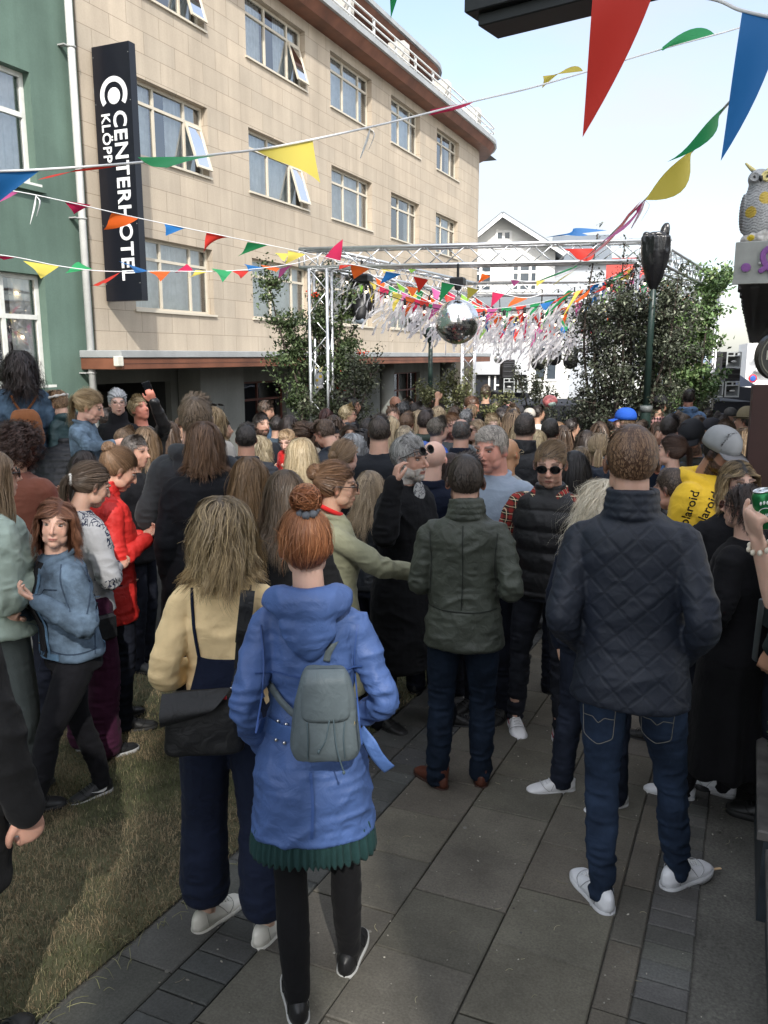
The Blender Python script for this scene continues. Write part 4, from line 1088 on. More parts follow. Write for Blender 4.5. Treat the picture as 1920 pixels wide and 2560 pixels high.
def windowX(par, X, a, b_, c, d, cols, trans, th=.20, openr=None, curtain=1.0, frame=CREAM, fw=.055, seed=0, lintern=DARKIN, crt=None):
    """window in an opening of a wall facing +x: cols = vertical mullion fractions, trans = transom height fraction"""
    rs = np.random.RandomState(seed); xf = X - th + .05
    mb = MB(); cbox(mb, xf - .05, xf, a, a + fw, c, d); cbox(mb, xf - .05, xf, b_ - fw, b_, c, d); cbox(mb, xf - .05, xf, a + fw, b_ - fw, c, c + fw); cbox(mb, xf - .05, xf, a + fw, b_ - fw, d - fw, d)
    zt = c + (d - c) * trans if trans else d - fw
    for q in cols: y = a + (b_ - a) * q; cbox(mb, xf - .048, xf + .004, y - fw * .5, y + fw * .5, c + fw, d - fw)
    if trans: cbox(mb, xf - .052, xf + .008, a + fw, b_ - fw, zt - fw * .5, zt + fw * .5)
    w = mb.build('window', frame, par)
    g = MB(); g.add([(xf - .03, a + fw, c + fw), (xf - .03, b_ - fw, c + fw), (xf - .03, b_ - fw, d - fw), (xf - .03, a + fw, d - fw)], [(0, 1, 2, 3)]); g.build('pane', GLASS, w)
    s = MB(); cbox(s, xf + .004, X + .05, a - .05, b_ + .05, c - .045, c - .003); s.build('sill', frame, w)
    n_ = 60; t = np.linspace(0, 1, n_)
    segs = [(0, 1)] if curtain >= 1 else ([(0, curtain * .5), (1 - curtain * .5, 1)] if curtain > 0 else [])
    for s0, s1 in segs:
        k = MB(); y = a + .03 + (b_ - a - .06) * (s0 + (s1 - s0) * t); x = xf - .16 - .025 * np.sin(y * 46 + 2 * np.sin(y * 7 + seed)) - .01 * np.sin(y * 17)
        V = np.vstack([np.stack([x, y, np.full(n_, c)], 1), np.stack([x, y, np.full(n_, d)], 1)]); k.add(V, [(i, i + 1, n_ + i + 1, n_ + i) for i in range(n_ - 1)]); k.build('curtain', crt or CURT, w, True)
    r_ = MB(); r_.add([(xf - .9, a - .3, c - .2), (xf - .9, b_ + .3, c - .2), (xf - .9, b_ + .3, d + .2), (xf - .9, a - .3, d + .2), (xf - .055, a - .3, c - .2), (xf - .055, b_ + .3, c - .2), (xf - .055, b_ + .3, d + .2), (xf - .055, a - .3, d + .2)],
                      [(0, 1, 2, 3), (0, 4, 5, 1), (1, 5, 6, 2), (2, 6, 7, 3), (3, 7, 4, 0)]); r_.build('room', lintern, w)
    if openr:
        y0 = a + (b_ - a) * openr + fw * .5; z1 = zt - fw * .5 if trans else d - fw; h = z1 - c - fw; Lw = b_ - fw - y0; an = R(17)
        m2 = MB(); ax = np.array([math.sin(an), 0, -math.cos(an)]); top = np.array([xf + .012, y0, z1]); yv = np.array([0, 1.0, 0]); nv = np.cross(yv, ax)
        def bar(u0, u1, v0, v1): obox(m2, top + ax * (u0 + u1) / 2 + yv * (v0 + v1) / 2, ax * (u1 - u0) / 2, yv * (v1 - v0) / 2, nv * .018)
        bar(0, .05, 0, Lw); bar(h - .05, h, 0, Lw); bar(.05, h - .05, 0, .05); bar(.05, h - .05, Lw - .05, Lw)
        so = m2.build('open_sash', frame, w); m3 = MB(); obox(m3, top + ax * h / 2 + yv * Lw / 2, ax * (h / 2 - .05), yv * (Lw / 2 - .05), nv * .003); m3.build('sash_glass', GLASS, so)
    return w
XW = -10.8
hotel = thing('hotel_building', 'beige stone hotel with rows of windows and a rounded far corner', 'building', (XW, 12, -1.0))
hotel_inv = np.array([XW, 12, -1.0])
class HP:      # parent helper: meshes are made in world coordinates, then shifted under the hotel
    pass
def under(root, fn):
    """run fn (which builds world-coordinate meshes parented to root) and keep them in place"""
    root.matrix_parent_inverse = Matrix(); before = set(bpy.data.objects); fn()
    for o in set(bpy.data.objects) - before:
        if o.parent is root: o.location = Vector(o.location) - root.location
cols_y = [(12.95, 15.5), (17.07, 19.8), (21.17, 23.82), (25.28, 27.75), (29.4, 31.85)]
rows_z = [(2.77, 4.13), (5.6, 6.97), (8.45, 9.82)]
def mk_hotel():
    holes = [(a, b_, c, d) for a, b_ in cols_y for c, d in rows_z]
    mb = MB(); wallX(mb, XW, .2, 11.82, 34.0, 1.95, 10.25, holes)
    Rr = 3.0; a = np.linspace(0, math.pi / 2, 13)
    arc = [(XW - Rr + Rr * math.cos(t), 34 + Rr * math.sin(t)) for t in a] + [(XW - 9, 37.0)]
    for i in range(len(arc) - 1): mb.add([(*arc[i], -4), (*arc[i + 1], -4), (*arc[i + 1], 10.25), (*arc[i], 10.25)], [(0, 1, 2, 3)])
    mb.add([(XW, 11.82, 1.95), (XW, 11.82, 10.25), (XW - 9, 11.82, 10.25), (XW - 9, 11.82, 1.95)], [(0, 1, 2, 3)])
    mb.build('wall', TILE, hotel)
    k = 0
    for ci, (y0, y1) in enumerate(cols_y):
        for ri, (z0, z1) in enumerate(rows_z):
            k += 1; op = .76 if (ci < 2 and ri > 0) else None
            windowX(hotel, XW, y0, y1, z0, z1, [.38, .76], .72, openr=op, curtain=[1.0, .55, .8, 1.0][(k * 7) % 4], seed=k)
    # cornice, penthouse and its cornice follow the street side and the rounded corner
    def band(mat, name, off0, off1, z0, z1, ye=34, R0=3.0, ystart=11.4, off0b=None, off1b=None):
        path = [((1, 0), (XW, y)) for y in np.linspace(ystart, ye, 12)] + [((math.cos(t), math.sin(t)), (XW - R0 + R0 * math.cos(t), ye + R0 * math.sin(t))) for t in np.linspace(.15, math.pi / 2, 9)] + [((0, 1), (XW - 9, ye + R0))]
        m_ = MB(); V = []
        o0b, o1b = (off0 if off0b is None else off0b), (off1 if off1b is None else off1b)
        for (nx, ny), (x, y) in path:
            V += [(x + nx * o0b, y + ny * o0b, z0), (x + nx * o1b, y + ny * o1b, z0), (x + nx * off1, y + ny * off1, z1), (x + nx * off0, y + ny * off0, z1)]
        F = []
        for i in range(len(path) - 1):
            for j in range(4): F.append((i * 4 + j, i * 4 + (j + 1) % 4, i * 4 + 4 + (j + 1) % 4, i * 4 + 4 + j))
        F += [(0, 3, 2, 1), tuple(len(V) - 4 + q for q in (0, 1, 2, 3))]
        m_.add(V, F); return m_.build(name, mat, hotel)
    band(WOOD, 'cornice', -.3, .62, 10.08, 10.30, off1b=.45); band(ZINC, 'gutter', -.2, .70, 10.303, 10.46)
    band(stucco('render_white', (.52, .50, .46)), 'penthouse_wall', -1.9, -1.5, 10.46, 12.0, ye=29.5)
    band(WOOD, 'upper_cornice', -1.9, -.15, 11.72, 11.92, ye=29.5, off1b=-.35); band(ZINC, 'roof_edge', -1.9, -.06, 11.923, 12.06, ye=29.5)
    white = plain('white_rail', (.62, .62, .60), .4)
    m_ = MB()
    for z in (10.78, 10.98, 11.18): tube(m_, [(XW + .35, 11.4, z), (XW + .35, 33.6, z), (XW - .1, 35.0, z), (XW - 1.2, 36.6, z), (XW - 3.5, 37.3, z)], .028, 6, 26)
    for y in np.arange(12, 34, 1.6): cbox(m_, XW + .32, XW + .38, y - .03, y + .03, 10.46, 11.2)
    m_.build('railing', white, hotel)
    for y in (21.6, 25.6, 29.6, 33.2):
        m_ = MB(); cbox(m_, XW - .25, XW + .30, y, y + .42, 10.46, 11.42, bev=.02); m_.build('parapet_pier', stucco('pier_render', (.5, .48, .44)), hotel)
    # canopy
    m_ = MB(); cbox(m_, XW + .0, XW + .9, 11.42, 33.6, 1.66, 1.86, bev=.01); m_.build('canopy_fascia', WOOD, hotel)
    m_ = MB(); cbox(m_, XW - .0, XW + .93, 11.40, 33.62, 1.863, 1.99, bev=.01); m_.build('canopy_flashing', ZINC, hotel)
    m_ = MB(); cbox(m_, XW + .90, XW + .906, 11.42, 33.6, 1.757, 1.762); m_.build('fascia_joint', DARKIN, hotel)
    # ground floor behind it
    gf = stucco('grey_render', (.17, .175, .16), amt=.2)
    m_ = MB(); wallX(m_, -11.6, .15, 11.9, 34.0, -3.2, 1.95, [(12.4, 14.9, -3.2, 1.35), (17.4, 19.9, -.9, 1.25), (23.2, 24.4, -2.4, 1.2), (26.4, 30.0, -1.3, 1.3)])
    m_.add([(-11.6, 11.9, 1.95), (-11.6, 34, 1.95), (XW, 34, 1.95), (XW, 11.9, 1.95)], [(0, 1, 2, 3)]); m_.build('ground_floor_wall', gf, hotel)
    for y in (15.2, 20.6, 22.1, 25.2, 31.0):
        m_ = MB(); tube(m_, [(-10.9, y, -3), (-10.9, y, 1.66)], .24, 20, cap=False) if y > 16 else cbox(m_, -11.55, -10.95, y - .1, y + 1.6, -3, 1.66, bev=.01)
        m_.build('column', gf, hotel, y > 16)
    fr = plain('red_brown_joinery', (.10, .032, .022), .5, amt=.2)
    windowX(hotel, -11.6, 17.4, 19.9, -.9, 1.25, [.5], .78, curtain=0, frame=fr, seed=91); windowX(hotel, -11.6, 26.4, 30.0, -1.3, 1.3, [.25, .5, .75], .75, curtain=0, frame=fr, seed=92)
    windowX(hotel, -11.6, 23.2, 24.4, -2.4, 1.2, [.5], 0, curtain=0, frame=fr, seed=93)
    m_ = MB(); m_.add([(-13.4, 12.4, -3.2), (-13.4, 14.9, -3.2), (-13.4, 14.9, 1.35), (-13.4, 12.4, 1.35), (-11.75, 12.4, -3.2), (-11.75, 14.9, -3.2), (-11.75, 14.9, 1.35), (-11.75, 12.4, 1.35)], [(0, 1, 2, 3), (0, 4, 5, 1), (1, 5, 6, 2), (2, 6, 7, 3), (3, 7, 4, 0)])
    m_.build('entrance_recess', plain('dark_recess', (.035, .036, .036), .9), hotel)
    m_ = MB(); cbox(m_, -13.3, -13.24, 13.7, 14.8, -3.0, 1.1); m_.build('entrance_door', plain('door_dark', (.05, .05, .045), .5), hotel)
    m_ = MB(); m_.add([(XW - 9, 11.9, 10.25), (XW, 11.9, 10.25), (XW, 37, 10.25), (XW - 9, 37, 10.25), (XW - 9, 11.9, 12.0), (XW - 1.5, 11.9, 12.0), (XW - 1.5, 32, 12.0), (XW - 9, 32, 12.0)], [(0, 1, 2, 3), (4, 5, 6, 7)]); m_.build('roof', plain('roof_felt', (.1, .1, .1), .9), hotel)
under(hotel, mk_hotel)

green = thing('green_building', 'green rendered house with white framed windows left of the beige hotel', 'building', (XW, 4, -.4))
def mk_green():
    GR = stucco('green_render', (.098, .148, .120), amt=.18)
    hol = [(9.2, 10.72, 1.42, 3.2), (9.2, 10.72, 4.62, 6.3), (9.2, 10.72, 7.8, 9.4), (5.6, 7.1, 1.42, 3.2), (5.6, 7.1, 4.62, 6.3)]
    m_ = MB(); wallX(m_, XW, .2, -16, 11.78, -2, 11.2, hol); m_.add([(XW, 11.78, -2), (XW, 11.78, 11.2), (XW - 9, 11.78, 11.2), (XW - 9, 11.78, -2)], [(0, 1, 2, 3)])
    m_.add([(XW, -16, 11.2), (XW, 11.78, 11.2), (XW - 9, 11.78, 11.2), (XW - 9, -16, 11.2)], [(0, 1, 2, 3)]); m_.build('wall', GR, green)
    wf = plain('white_window_paint', (.62, .62, .58), .5)
    for i, h in enumerate(hol): windowX(green, XW, *h, [.5], .62, curtain=.6 if i != 1 else 1, frame=wf, fw=.075, seed=200 + i)
    for i, h in enumerate(hol[:2]): m_ = MB(); cbox(m_, XW + .003, XW + .09, h[0] - .1, h[1] + .1, h[2] - .13, h[2] - .05); m_.build('sill_band', GR, green)
    m_ = MB(); m_.add([(XW, 11.4, 11.2), (XW + .5, 11.8, 11.2), (XW + .5, -16, 11.2), (XW, -16, 11.2)], [(0, 1, 2, 3)])
under(green, mk_green)
lampm = emis('warm_bulb', (1.0, .72, .42), 6.0)
fl_ = thing('fairy_lights', 'warm fairy lights hung inside the lower window of the green house', 'lights', (XW - .3, 9.9, 1.5))
for z, y in ((2.9, 9.6), (2.82, 10.0), (2.9, 10.4), (2.3, 9.7), (2.35, 10.1), (2.2, 10.45)):
    m_ = MB(); ell(m_, (0, y - 9.9, z - 1.5), (.022, .022, .022), 8, 6); m_.build('bulb', lampm, fl_, True)
m_ = MB(); tube(m_, [(0, -.4, 1.42), (0, .1, 1.34), (0, .6, 1.42)], .005, 5, 8); tube(m_, [(0, -.4, .82), (0, .2, .87), (0, .6, .72)], .005, 5, 8); m_.build('cable', DARKIN, fl_)
# downpipe between the two
dp = thing('drainpipe', 'pale grey drainpipe running down the edge of the green house', 'drainpipe', (-10.66, 11.52, -.7))
m_ = MB(); tube(m_, [(0, 0, 0), (0, 0, 12.2)], .062, 14, cap=False); m_.build('pipe', plain('pipe_paint', (.50, .50, .48), .45, amt=.1, scale=3), dp, True)
for z in (2.3, 4.9, 7.6, 9.6):
    m_ = MB(); tube(m_, [(math.cos(a) * .068, math.sin(a) * .068, z) for a in np.linspace(0, 6.283, 17)[:-1]], .018, 6, closed=True); cbox(m_, -.14, .0, -.16, -.06, z - .01, z + .01); m_.build('bracket', plain('pipe_bracket', (.36, .36, .35), .5), dp)
# white security box
m_ = MB(); cbox(m_, 0, .1, 0, .13, 0, .17, bev=.01); o = m_.build('junction_box', plain('box_white', (.6, .58, .5), .5)); o.location = (-9.95, 11.28, 1.72); tag(o, 'small cream junction box at the near end of the brown canopy', 'junction box')

def textmesh(txt, size, ext=.006, bold=.012, sp=1.0, name='lettering'):
    cu = bpy.data.curves.new('t', 'FONT'); cu.body = txt; cu.size = size; cu.extrude = ext; cu.offset = bold * size; cu.space_character = sp; cu.resolution_u = 4
    o = bpy.data.objects.new('t', cu); COL.objects.link(o); bpy.context.view_layer.update()
    me = bpy.data.meshes.new_from_object(o.evaluated_get(bpy.context.evaluated_depsgraph_get()))
    V = np.array([v.co[:] for v in me.vertices]); F = [tuple(p.vertices) for p in me.polygons]
    bpy.data.objects.remove(o); bpy.data.curves.remove(cu); bpy.data.meshes.remove(me)
    return V, F
sg = thing('hotel_sign', 'tall black vertical sign with white hotel lettering projecting from the beige facade', 'sign', (-10.75, 12.1, 2.86))
m_ = MB(); cbox(m_, .0, .80, 0, .16, 0, 4.22, bev=.006); m_.build('panel', plain('sign_black', (.006, .007, .012), .35, bmp=.1), sg)
m_ = MB(); cbox(m_, -.05, .0, .05, .11, .5, .6); cbox(m_, -.05, .0, .05, .11, 3.5, 3.6); m_.build('bracket', ZINC, sg)
lw_ = plain('sign_white', (.72, .73, .74), .5)
def sign_text(txt, size, x, ztop, name, bold, sp):
    V, F = textmesh(txt, size, .004, bold, sp)
    # text x -> -z, text y -> +x
    Q = np.stack([x + V[:, 1], -.006 - (V[:, 2] + .004) * 1.0, ztop - V[:, 0]], 1); mm = MB(); mm.add(Q, F); mm.build(name, lw_, sg)
sign_text('CENTERHOTEL', .385, .41, 3.16, 'lettering', .022, 1.09)
sign_text('KL\u00d6PP', .255, .145, 3.14, 'lettering', .018, 1.08)
m_ = MB()
pts = []
for r_, s_ in ((.29, 1), (.205, -1)):
    pts += [(math.cos(t) * r_, math.sin(t) * r_) for t in (np.linspace(-.62, math.pi + .62, 40) if s_ == 1 else np.linspace(math.pi + .62, -.62, 40))]
n2 = len(pts) // 2
V = [(.43 + x, -.002, 3.42 + z) for x, z in pts] + [(.43 + x, -.012, 3.42 + z) for x, z in pts]; nn = len(pts)
F = []
for i in range(39): j, k = i, nn - 1 - i; F += [(j, j + 1, k - 1, k), (nn + j + 1, nn + j, nn + k, nn + k - 1)]
for i in range(nn): F.append((i, (i + 1) % nn, nn + (i + 1) % nn, nn + i))
m_.add(V, F)
ell(m_, (.43, -.005, 3.40), (.135, .008, .135), 28, 8); m_.build('emblem', lw_, sg)
m_ = MB()
for z in (.3, 1.3, 2.3, 3.3, 4.05):
    for x in (.025, .775): ell(m_, (x, -.002, z), (.008, .004, .008), 8, 4)
m_.build('rivet', ZINC, sg)

# far white corrugated house with its grey roof
def corr(name, col, sc=55, axis='X'):
    m, nt, b = newmat(name); co = coords(nt); L = nt.links; c, _ = noisecol(nt, co, col, .08, .8, 5)
    w = N(nt, 'ShaderNodeTexWave', i_Scale=sc / 6.283 * 1.0, i_Distortion=0.0, bands_direction=axis); L.new(co, w.inputs['Vector'])
    vm = N(nt, 'ShaderNodeMapRange', i_To_Min=.82, i_To_Max=1.05); L.new(w.outputs['Fac'], vm.inputs['Value']); v2 = N(nt, 'ShaderNodeVectorMath', operation='SCALE'); L.new(c, v2.inputs[0]); L.new(vm.outputs[0], v2.inputs['Scale'])
    L.new(v2.outputs[0], b.inputs['Base Color']); b.inputs['Roughness'].default_value = .6; bump(nt, b, w.outputs['Fac'], .5, .02); return m
hz = YAW + R(-6)
p0 = at(1258, 990, 45)
house = thing('white_house', 'white clapboard house with grey gabled roof beyond the far truss', 'house', (p0[0], p0[1], gz(0, p0[1])), YAW - R(10))
WH = corr('white_siding', (.78, .78, .75)); RF = corr('grey_roofing', (.16, .18, .20), 40)
hb = gz(0, p0[1]); zt = lambda py: at(1258, py, 45)[2] - hb      # heights above the house base
zap, zeave = zt(556), zt(640)
m_ = MB(); hw = 2.75; dpth = 9
m_.add([(-hw, 0, 0), (hw - .25, 0, 0), (hw - .25, 0, zeave), (-.25, 0, zap), (-hw, 0, zeave - .2), (-hw, dpth, 0), (hw - .25, dpth, 0), (hw - .25, dpth, zeave), (-.25, dpth, zap), (-hw, dpth, zeave - .2)], [(0, 1, 2, 3, 4), (1, 6, 7, 2), (6, 5, 9, 8, 7), (5, 0, 4, 9)])
m_.build('wall', WH, house)
m_ = MB()
for (xa, za, xb, zb) in ((-.25, zap + .12, hw + .25, zeave - .12), (-.25, zap + .12, -hw - .5, zeave - .42)):
    d = unit([xb - xa, 0, zb - za]); nrm = np.array([-d[2], 0, d[0]]) * (1 if xb > xa else -1); L_ = math.hypot(xb - xa, zb - za)
    obox(m_, np.array([(xa + xb) / 2, dpth / 2 - .3, (za + zb) / 2]), d * L_ / 2, (0, dpth / 2 + .45, 0), nrm * .06)
m_.build('roof', RF, house)
m_ = MB()
for (xa, za, xb, zb) in ((-.25, zap + .0, hw + .22, zeave - .24), (-.25, zap + .0, -hw - .47, zeave - .54)):
    d = unit([xb - xa, 0, zb - za]); nrm = np.array([-d[2], 0, d[0]]); L_ = math.hypot(xb - xa, zb - za)
    obox(m_, np.array([(xa + xb) / 2, -.80, (za + zb) / 2]), d * L_ / 2, (0, .03, 0), nrm * .09)
m_.build('bargeboard', plain('white_trim', (.8, .8, .78), .5), house)
def hwin(cx, z0, w, h, mull, parent=house, y=-.0):
    m_ = MB(); t = .07; cbox(m_, cx - w / 2 - .12, cx - w / 2, y - .06, y - .003, z0 - .12, z0 + h + .12); cbox(m_, cx + w / 2, cx + w / 2 + .12, y - .06, y - .003, z0 - .12, z0 + h + .12)
    cbox(m_, cx - w / 2, cx + w / 2, y - .06, y - .003, z0 - .12, z0); cbox(m_, cx - w / 2, cx + w / 2, y - .06, y - .003, z0 + h, z0 + h + .12)
    for q in mull[0]: cbox(m_, cx - w / 2 + w * q - t, cx - w / 2 + w * q + t, y - .055, y - .004, z0, z0 + h)
    for q in mull[1]: cbox(m_, cx - w / 2, cx + w / 2, y - .057, y - .006, z0 + h * q - t, z0 + h * q + t)
    f_ = m_.build('window', plain('white_trim', (.8, .8, .78), .5), parent); g_ = MB(); cbox(g_, cx - w / 2, cx + w / 2, y - .03, y - .002, z0, z0 + h); g_.build('pane', plain('far_glass', (.06, .075, .09), .1, spec=.6), f_)
hwin(.95, zt(728), 1.15, zt(670) - zt(728), ([.25, .75], [.22, .72])); hwin(-1.35, zt(728), 1.0, zt(672) - zt(728), ([.5], [.22, .72])); hwin(-.2, zt(625), .62, zt(592) - zt(625), ([.5], [.45]))
# lower annexe with a grey lean-to roof
m_ = MB(); za = zt(745)
m_.add([(-4.4, -1.3, 0), (3.4, -1.3, 0), (3.4, -1.3, zt(772)), (-4.4, -1.3, zt(772)), (-4.4, -.003, 0), (3.4, -.003, 0), (3.4, -.003, zt(772)), (-4.4, -.003, zt(772))], [(0, 1, 2, 3), (1, 5, 6, 2), (4, 0, 3, 7)]); m_.build('annexe_wall', WH, house)
m_ = MB(); m_.add([(-4.5, -1.6, zt(775)), (3.5, -1.6, zt(775)), (3.5, -.01, zt(742)), (-4.5, -.01, zt(742)), (-4.5, -1.6, zt(775) - .08), (3.5, -1.6, zt(775) - .08)], [(0, 1, 2, 3), (4, 5, 1, 0)]); m_.build('annexe_roof', RF, house)
for x in (-3.2, -1.4, .4, 2.2): hwin(x, zt(945), 1.0, 1.6, ([.5], [.7]), y=-1.3)
# wing to the right, the shade of that side put into its blue-grey
m_ = MB(); cbox(m_, hw - .24, hw + 2.6, 3, 9, 0, zeave - .3); m_.build('side_wing', corr('shaded_siding', (.45, .48, .52)), house)
m_ = MB(); m_.add([(hw - .3, 2.6, zeave - .35), (hw + 2.9, 2.6, zeave - .35), (hw + 2.9, 6, zeave + 1.6), (hw - .3, 6, zeave + 1.6), (hw - .3, 9.2, zeave - .3), (hw + 2.9, 9.2, zeave - .3)], [(0, 1, 2, 3), (3, 2, 5, 4)]); m_.build('wing_roof', RF, house)
p1 = at(1500, 990, 62); rh = thing('red_roofed_house', 'red roofed house showing through the dark tree behind the truss', 'house', (p1[0], p1[1], gz(0, p1[1])), YAW - R(14))
m_ = MB(); hh = at(1500, 742, 62)[2] - gz(0, p1[1]); cbox(m_, -4.2, 3.6, 0, 7, 0, hh); m_.build('wall', corr('pale_siding', (.7, .7, .68)), rh)
m_ = MB(); ht = at(1500, 640, 62)[2] - gz(0, p1[1]); m_.add([(-4.5, -.4, hh - .05), (3.9, -.4, hh - .05), (3.9, 3.5, ht), (-4.5, 3.5, ht), (-4.5, 7.4, hh - .05), (3.9, 7.4, hh - .05)], [(0, 1, 2, 3), (3, 2, 5, 4), (1, 5, 2), (0, 3, 4)]); m_.build('roof', corr('red_roofing', (.42, .05, .035), 40), rh)
# corrugated white shed front and shopfront at the end of the hotel
p2 = at(1228, 985, 38); sh = thing('corrugated_building', 'white corrugated shopfront beyond the end of the brown canopy', 'building', (p2[0], p2[1], gz(0, p2[1])), YAW - R(8)); b0 = gz(0, p2[1]); zz = lambda py: at(1228, py, 38)[2] - b0
m_ = MB(); cbox(m_, -2.3, 1.6, 0, 3, zz(936), zz(868)); m_.build('upper_wall', corr('pale_corrugated', (.55, .57, .6), 90), sh)
m_ = MB(); cbox(m_, -2.3, 1.6, .3, 3, 0, zz(938)); m_.build('shopfront', plain('shop_dark', (.025, .028, .035), .2, spec=.6), sh)
m_ = MB()
for x in (-.15, .12, .52): cbox(m_, x, x + .08, .2, .295, 0, zz(940))
cbox(m_, .12, .6, .18, .19, zz(965), zz(961)); m_.build('white_mullion', plain('white_trim', (.8, .8, .78), .5), sh)

# buildings along the right side of the street
rb = thing('right_hand_building', 'pale rendered building at the right edge beyond the black speakers', 'building', (.75, 20, -1.5))
def mk_right():
    m_ = MB(); PL = stucco('pale_render', (.62, .60, .55))
    wallm = []
    for (y0, y1, x, z1) in ((5.6, 33, .75, 3.6),):
        cbox(m_, x, x + 9, y0, y1, -4, z1)
    for y0, y1 in ((-14, -5.04), (-4.62, -3.24), (-2.76, 2.2)):     # unseen blocks raised to shade the street, slits added for sun strips
        prism(m_, [(2.4, y0), (11.4, y0 - 13.58), (11.4, y1 - 13.58), (2.4, y1)], (0, 0, -4), (1, 0, 0), (0, 1, 0), (0, 0, 17))
    m_.build('wall', PL, rb)
    for y in np.arange(7, 32, 3.2):
        for z in (1.6,):
            g_ = MB(); cbox(g_, .70, .748, y, y + 1.5, z, z + 1.3); g_.build('window', plain('far_glass', (.06, .075, .09), .1, spec=.6), rb)
under(rb, mk_right)
p3 = at(1895, 985, 46); wb_ = thing('white_building', 'white building with balcony lines at the right edge by the sea', 'building', (p3[0], p3[1], gz(0, p3[1])), YAW - R(20)); b0 = gz(0, p3[1]); zz = lambda py: at(1895, py, 46)[2] - b0
m_ = MB(); cbox(m_, -.72, 5, 0, 9, 0, zz(858)); m_.build('wall', plain('bright_white', (.75, .75, .74), .6, amt=.04), wb_)
for k in range(3): m_ = MB(); cbox(m_, -.3, 2, -.5, -.003, zz(895 + 35 * k), zz(891 + 35 * k)); cbox(m_, -.3, -.25, -.5, -.45, zz(895 + 35 * k), zz(880 + 35 * k)); m_.build('balcony', ZINC, wb_)

# ------------------------------------------------------------------ truss frame
ALU = plain('brushed_aluminium', (.62, .63, .64), .32, .85, amt=.08, scale=20)
def truss(mb, A, B, s=.26, side=None, pitch=.30):
    A, B = np.array(A, float), np.array(B, float); d = unit(B - A); L_ = np.linalg.norm(B - A)
    u = unit(np.cross(d, (0, 0, 1))) if abs(d[2]) < .8 else np.array(side if side is not None else (1.0, 0, 0)); u = unit(u - d * (u @ d)); v = np.cross(d, u)
    cs = [(-1, -1), (1, -1), (1, 1), (-1, 1)]
    for a, b_ in cs: tube(mb, [A + u * a * s / 2 + v * b_ * s / 2, B + u * a * s / 2 + v * b_ * s / 2], .026, 10, cap=False)
    n = max(2, int(L_ / pitch)); h = L_ / n
    for f in range(4):
        a, b_ = cs[f], cs[(f + 1) % 4]
        for i in range(n):
            p, q = (a, b_) if i % 2 == 0 else (b_, a)
            tube(mb, [A + d * h * i + u * p[0] * s / 2 + v * p[1] * s / 2, A + d * h * (i + 1) + u * q[0] * s / 2 + v * q[1] * s / 2], .0095, 6, cap=False)
    for e in (A, B):
        for f in range(4):
            a, b_ = cs[f], cs[(f + 1) % 4]; tube(mb, [e + u * a[0] * s / 2 + v * a[1] * s / 2, e + u * b_[0] * s / 2 + v * b_[1] * s / 2], .014, 6, cap=False)
pA, pB = at(800, 640, 12.2), at(1622, 610, 11.3)
ZT = 3.30
P1 = np.array([pA[0], pA[1], ZT]); P2 = np.array([pB[0], pB[1], ZT]); rear = np.array([.25, 6.4, 0])
P3, P4 = P1 + rear, P2 + rear + [.3, .2, 0]
tf = thing('truss_frame', 'silver aluminium box truss frame standing over the crowd', 'truss', (P1[0], P1[1], gz(0, P1[1])))
TO = np.array(tf.location)
def tpart(name, A, B, ext=0, **k):
    m = MB(); d = unit(np.array(B) - A) * ext; truss(m, np.array(A) - d - TO, np.array(B) + d - TO, **k); return m.build(name, ALU, tf, True)
dirAB = unit(P2 - P1)
tpart('front_beam', P1, P2, .28); tpart('rear_beam', P3, P4, .2); tpart('side_beam', P1 + [0, .16, 0], P3, 0); tpart('side_beam', P2 + [0, .16, 0], P4, 0)
for P in (P1, P2, P3, P4):
    g = gz(0, P[1]); tpart('post', (P[0], P[1], g + .02), (P[0], P[1], P[2] - .15), 0, side=dirAB, s=.27)
    m = MB(); cbox(m, P[0] - .3, P[0] + .3, P[1] - .3, P[1] + .3, g, g + .02); o = m.build('base_plate', ALU, tf); o.location = Vector(-TO)

# ------------------------------------------------------------------ mirror balls, moving head, motor
def mirror_ball(c, r, label, zt):
    t = thing('mirror_ball', label, 'mirror ball', tuple(c), 0, 'mirror balls hung under the truss'); rs = np.random.RandomState(int(r * 1000)); m = MB(); nlat = int(math.pi * r / .026) if r > .2 else int(math.pi * r / .022); C = []
    for i in range(nlat):
        a0, a1 = -math.pi / 2 + math.pi * i / nlat, -math.pi / 2 + math.pi * (i + 1) / nlat; am = (a0 + a1) / 2; n = max(4, int(2 * math.pi * math.cos(am) * nlat / math.pi))
        for j in range(n):
            b0, b1 = 2 * math.pi * j / n, 2 * math.pi * (j + 1) / n; g = .025; b0, b1 = b0 + g * (b1 - b0), b1 - g * (b1 - b0); c0, c1 = a0 + g * (a1 - a0), a1 - g * (a1 - a0)
            q = np.array([(math.cos(a) * math.cos(b), math.cos(a) * math.sin(b), math.sin(a)) for a, b in ((c0, b0), (c0, b1), (c1, b1), (c1, b0))]) * r; cc = q.mean(0); jit = rs.normal(size=3) * .012
            q = cc + (q - cc) + np.cross(jit, q - cc); m.add(q * 1.004, [(0, 1, 2, 3)])
    m.build('mirror_tiles', plain('mirror', (.92, .93, .94), .14, 1.0, amt=.02), t)
    m = MB(); ell(m, (0, 0, 0), (r * .995,) * 3, 28, 20); cbox(m, -.03, .03, -.03, .03, r * .98, r + .04); m.build('core', plain('ball_core', (.3, .3, .3), .4), t, True)
    m = MB(); tube(m, [(0, 0, r), (0, 0, zt - c[2])], .006, 6); tube(m, [(0, 0, r), (.05, .02, (r + zt - c[2]) / 2), (0, 0, zt - c[2])], .004, 6, 6); m.build('hanging_wire', DARKIN, t)
    return t
cB = at(1143, 805, 11.75); mirror_ball(cB, .31, 'large mirror ball hanging from the front of the truss', 3.0)
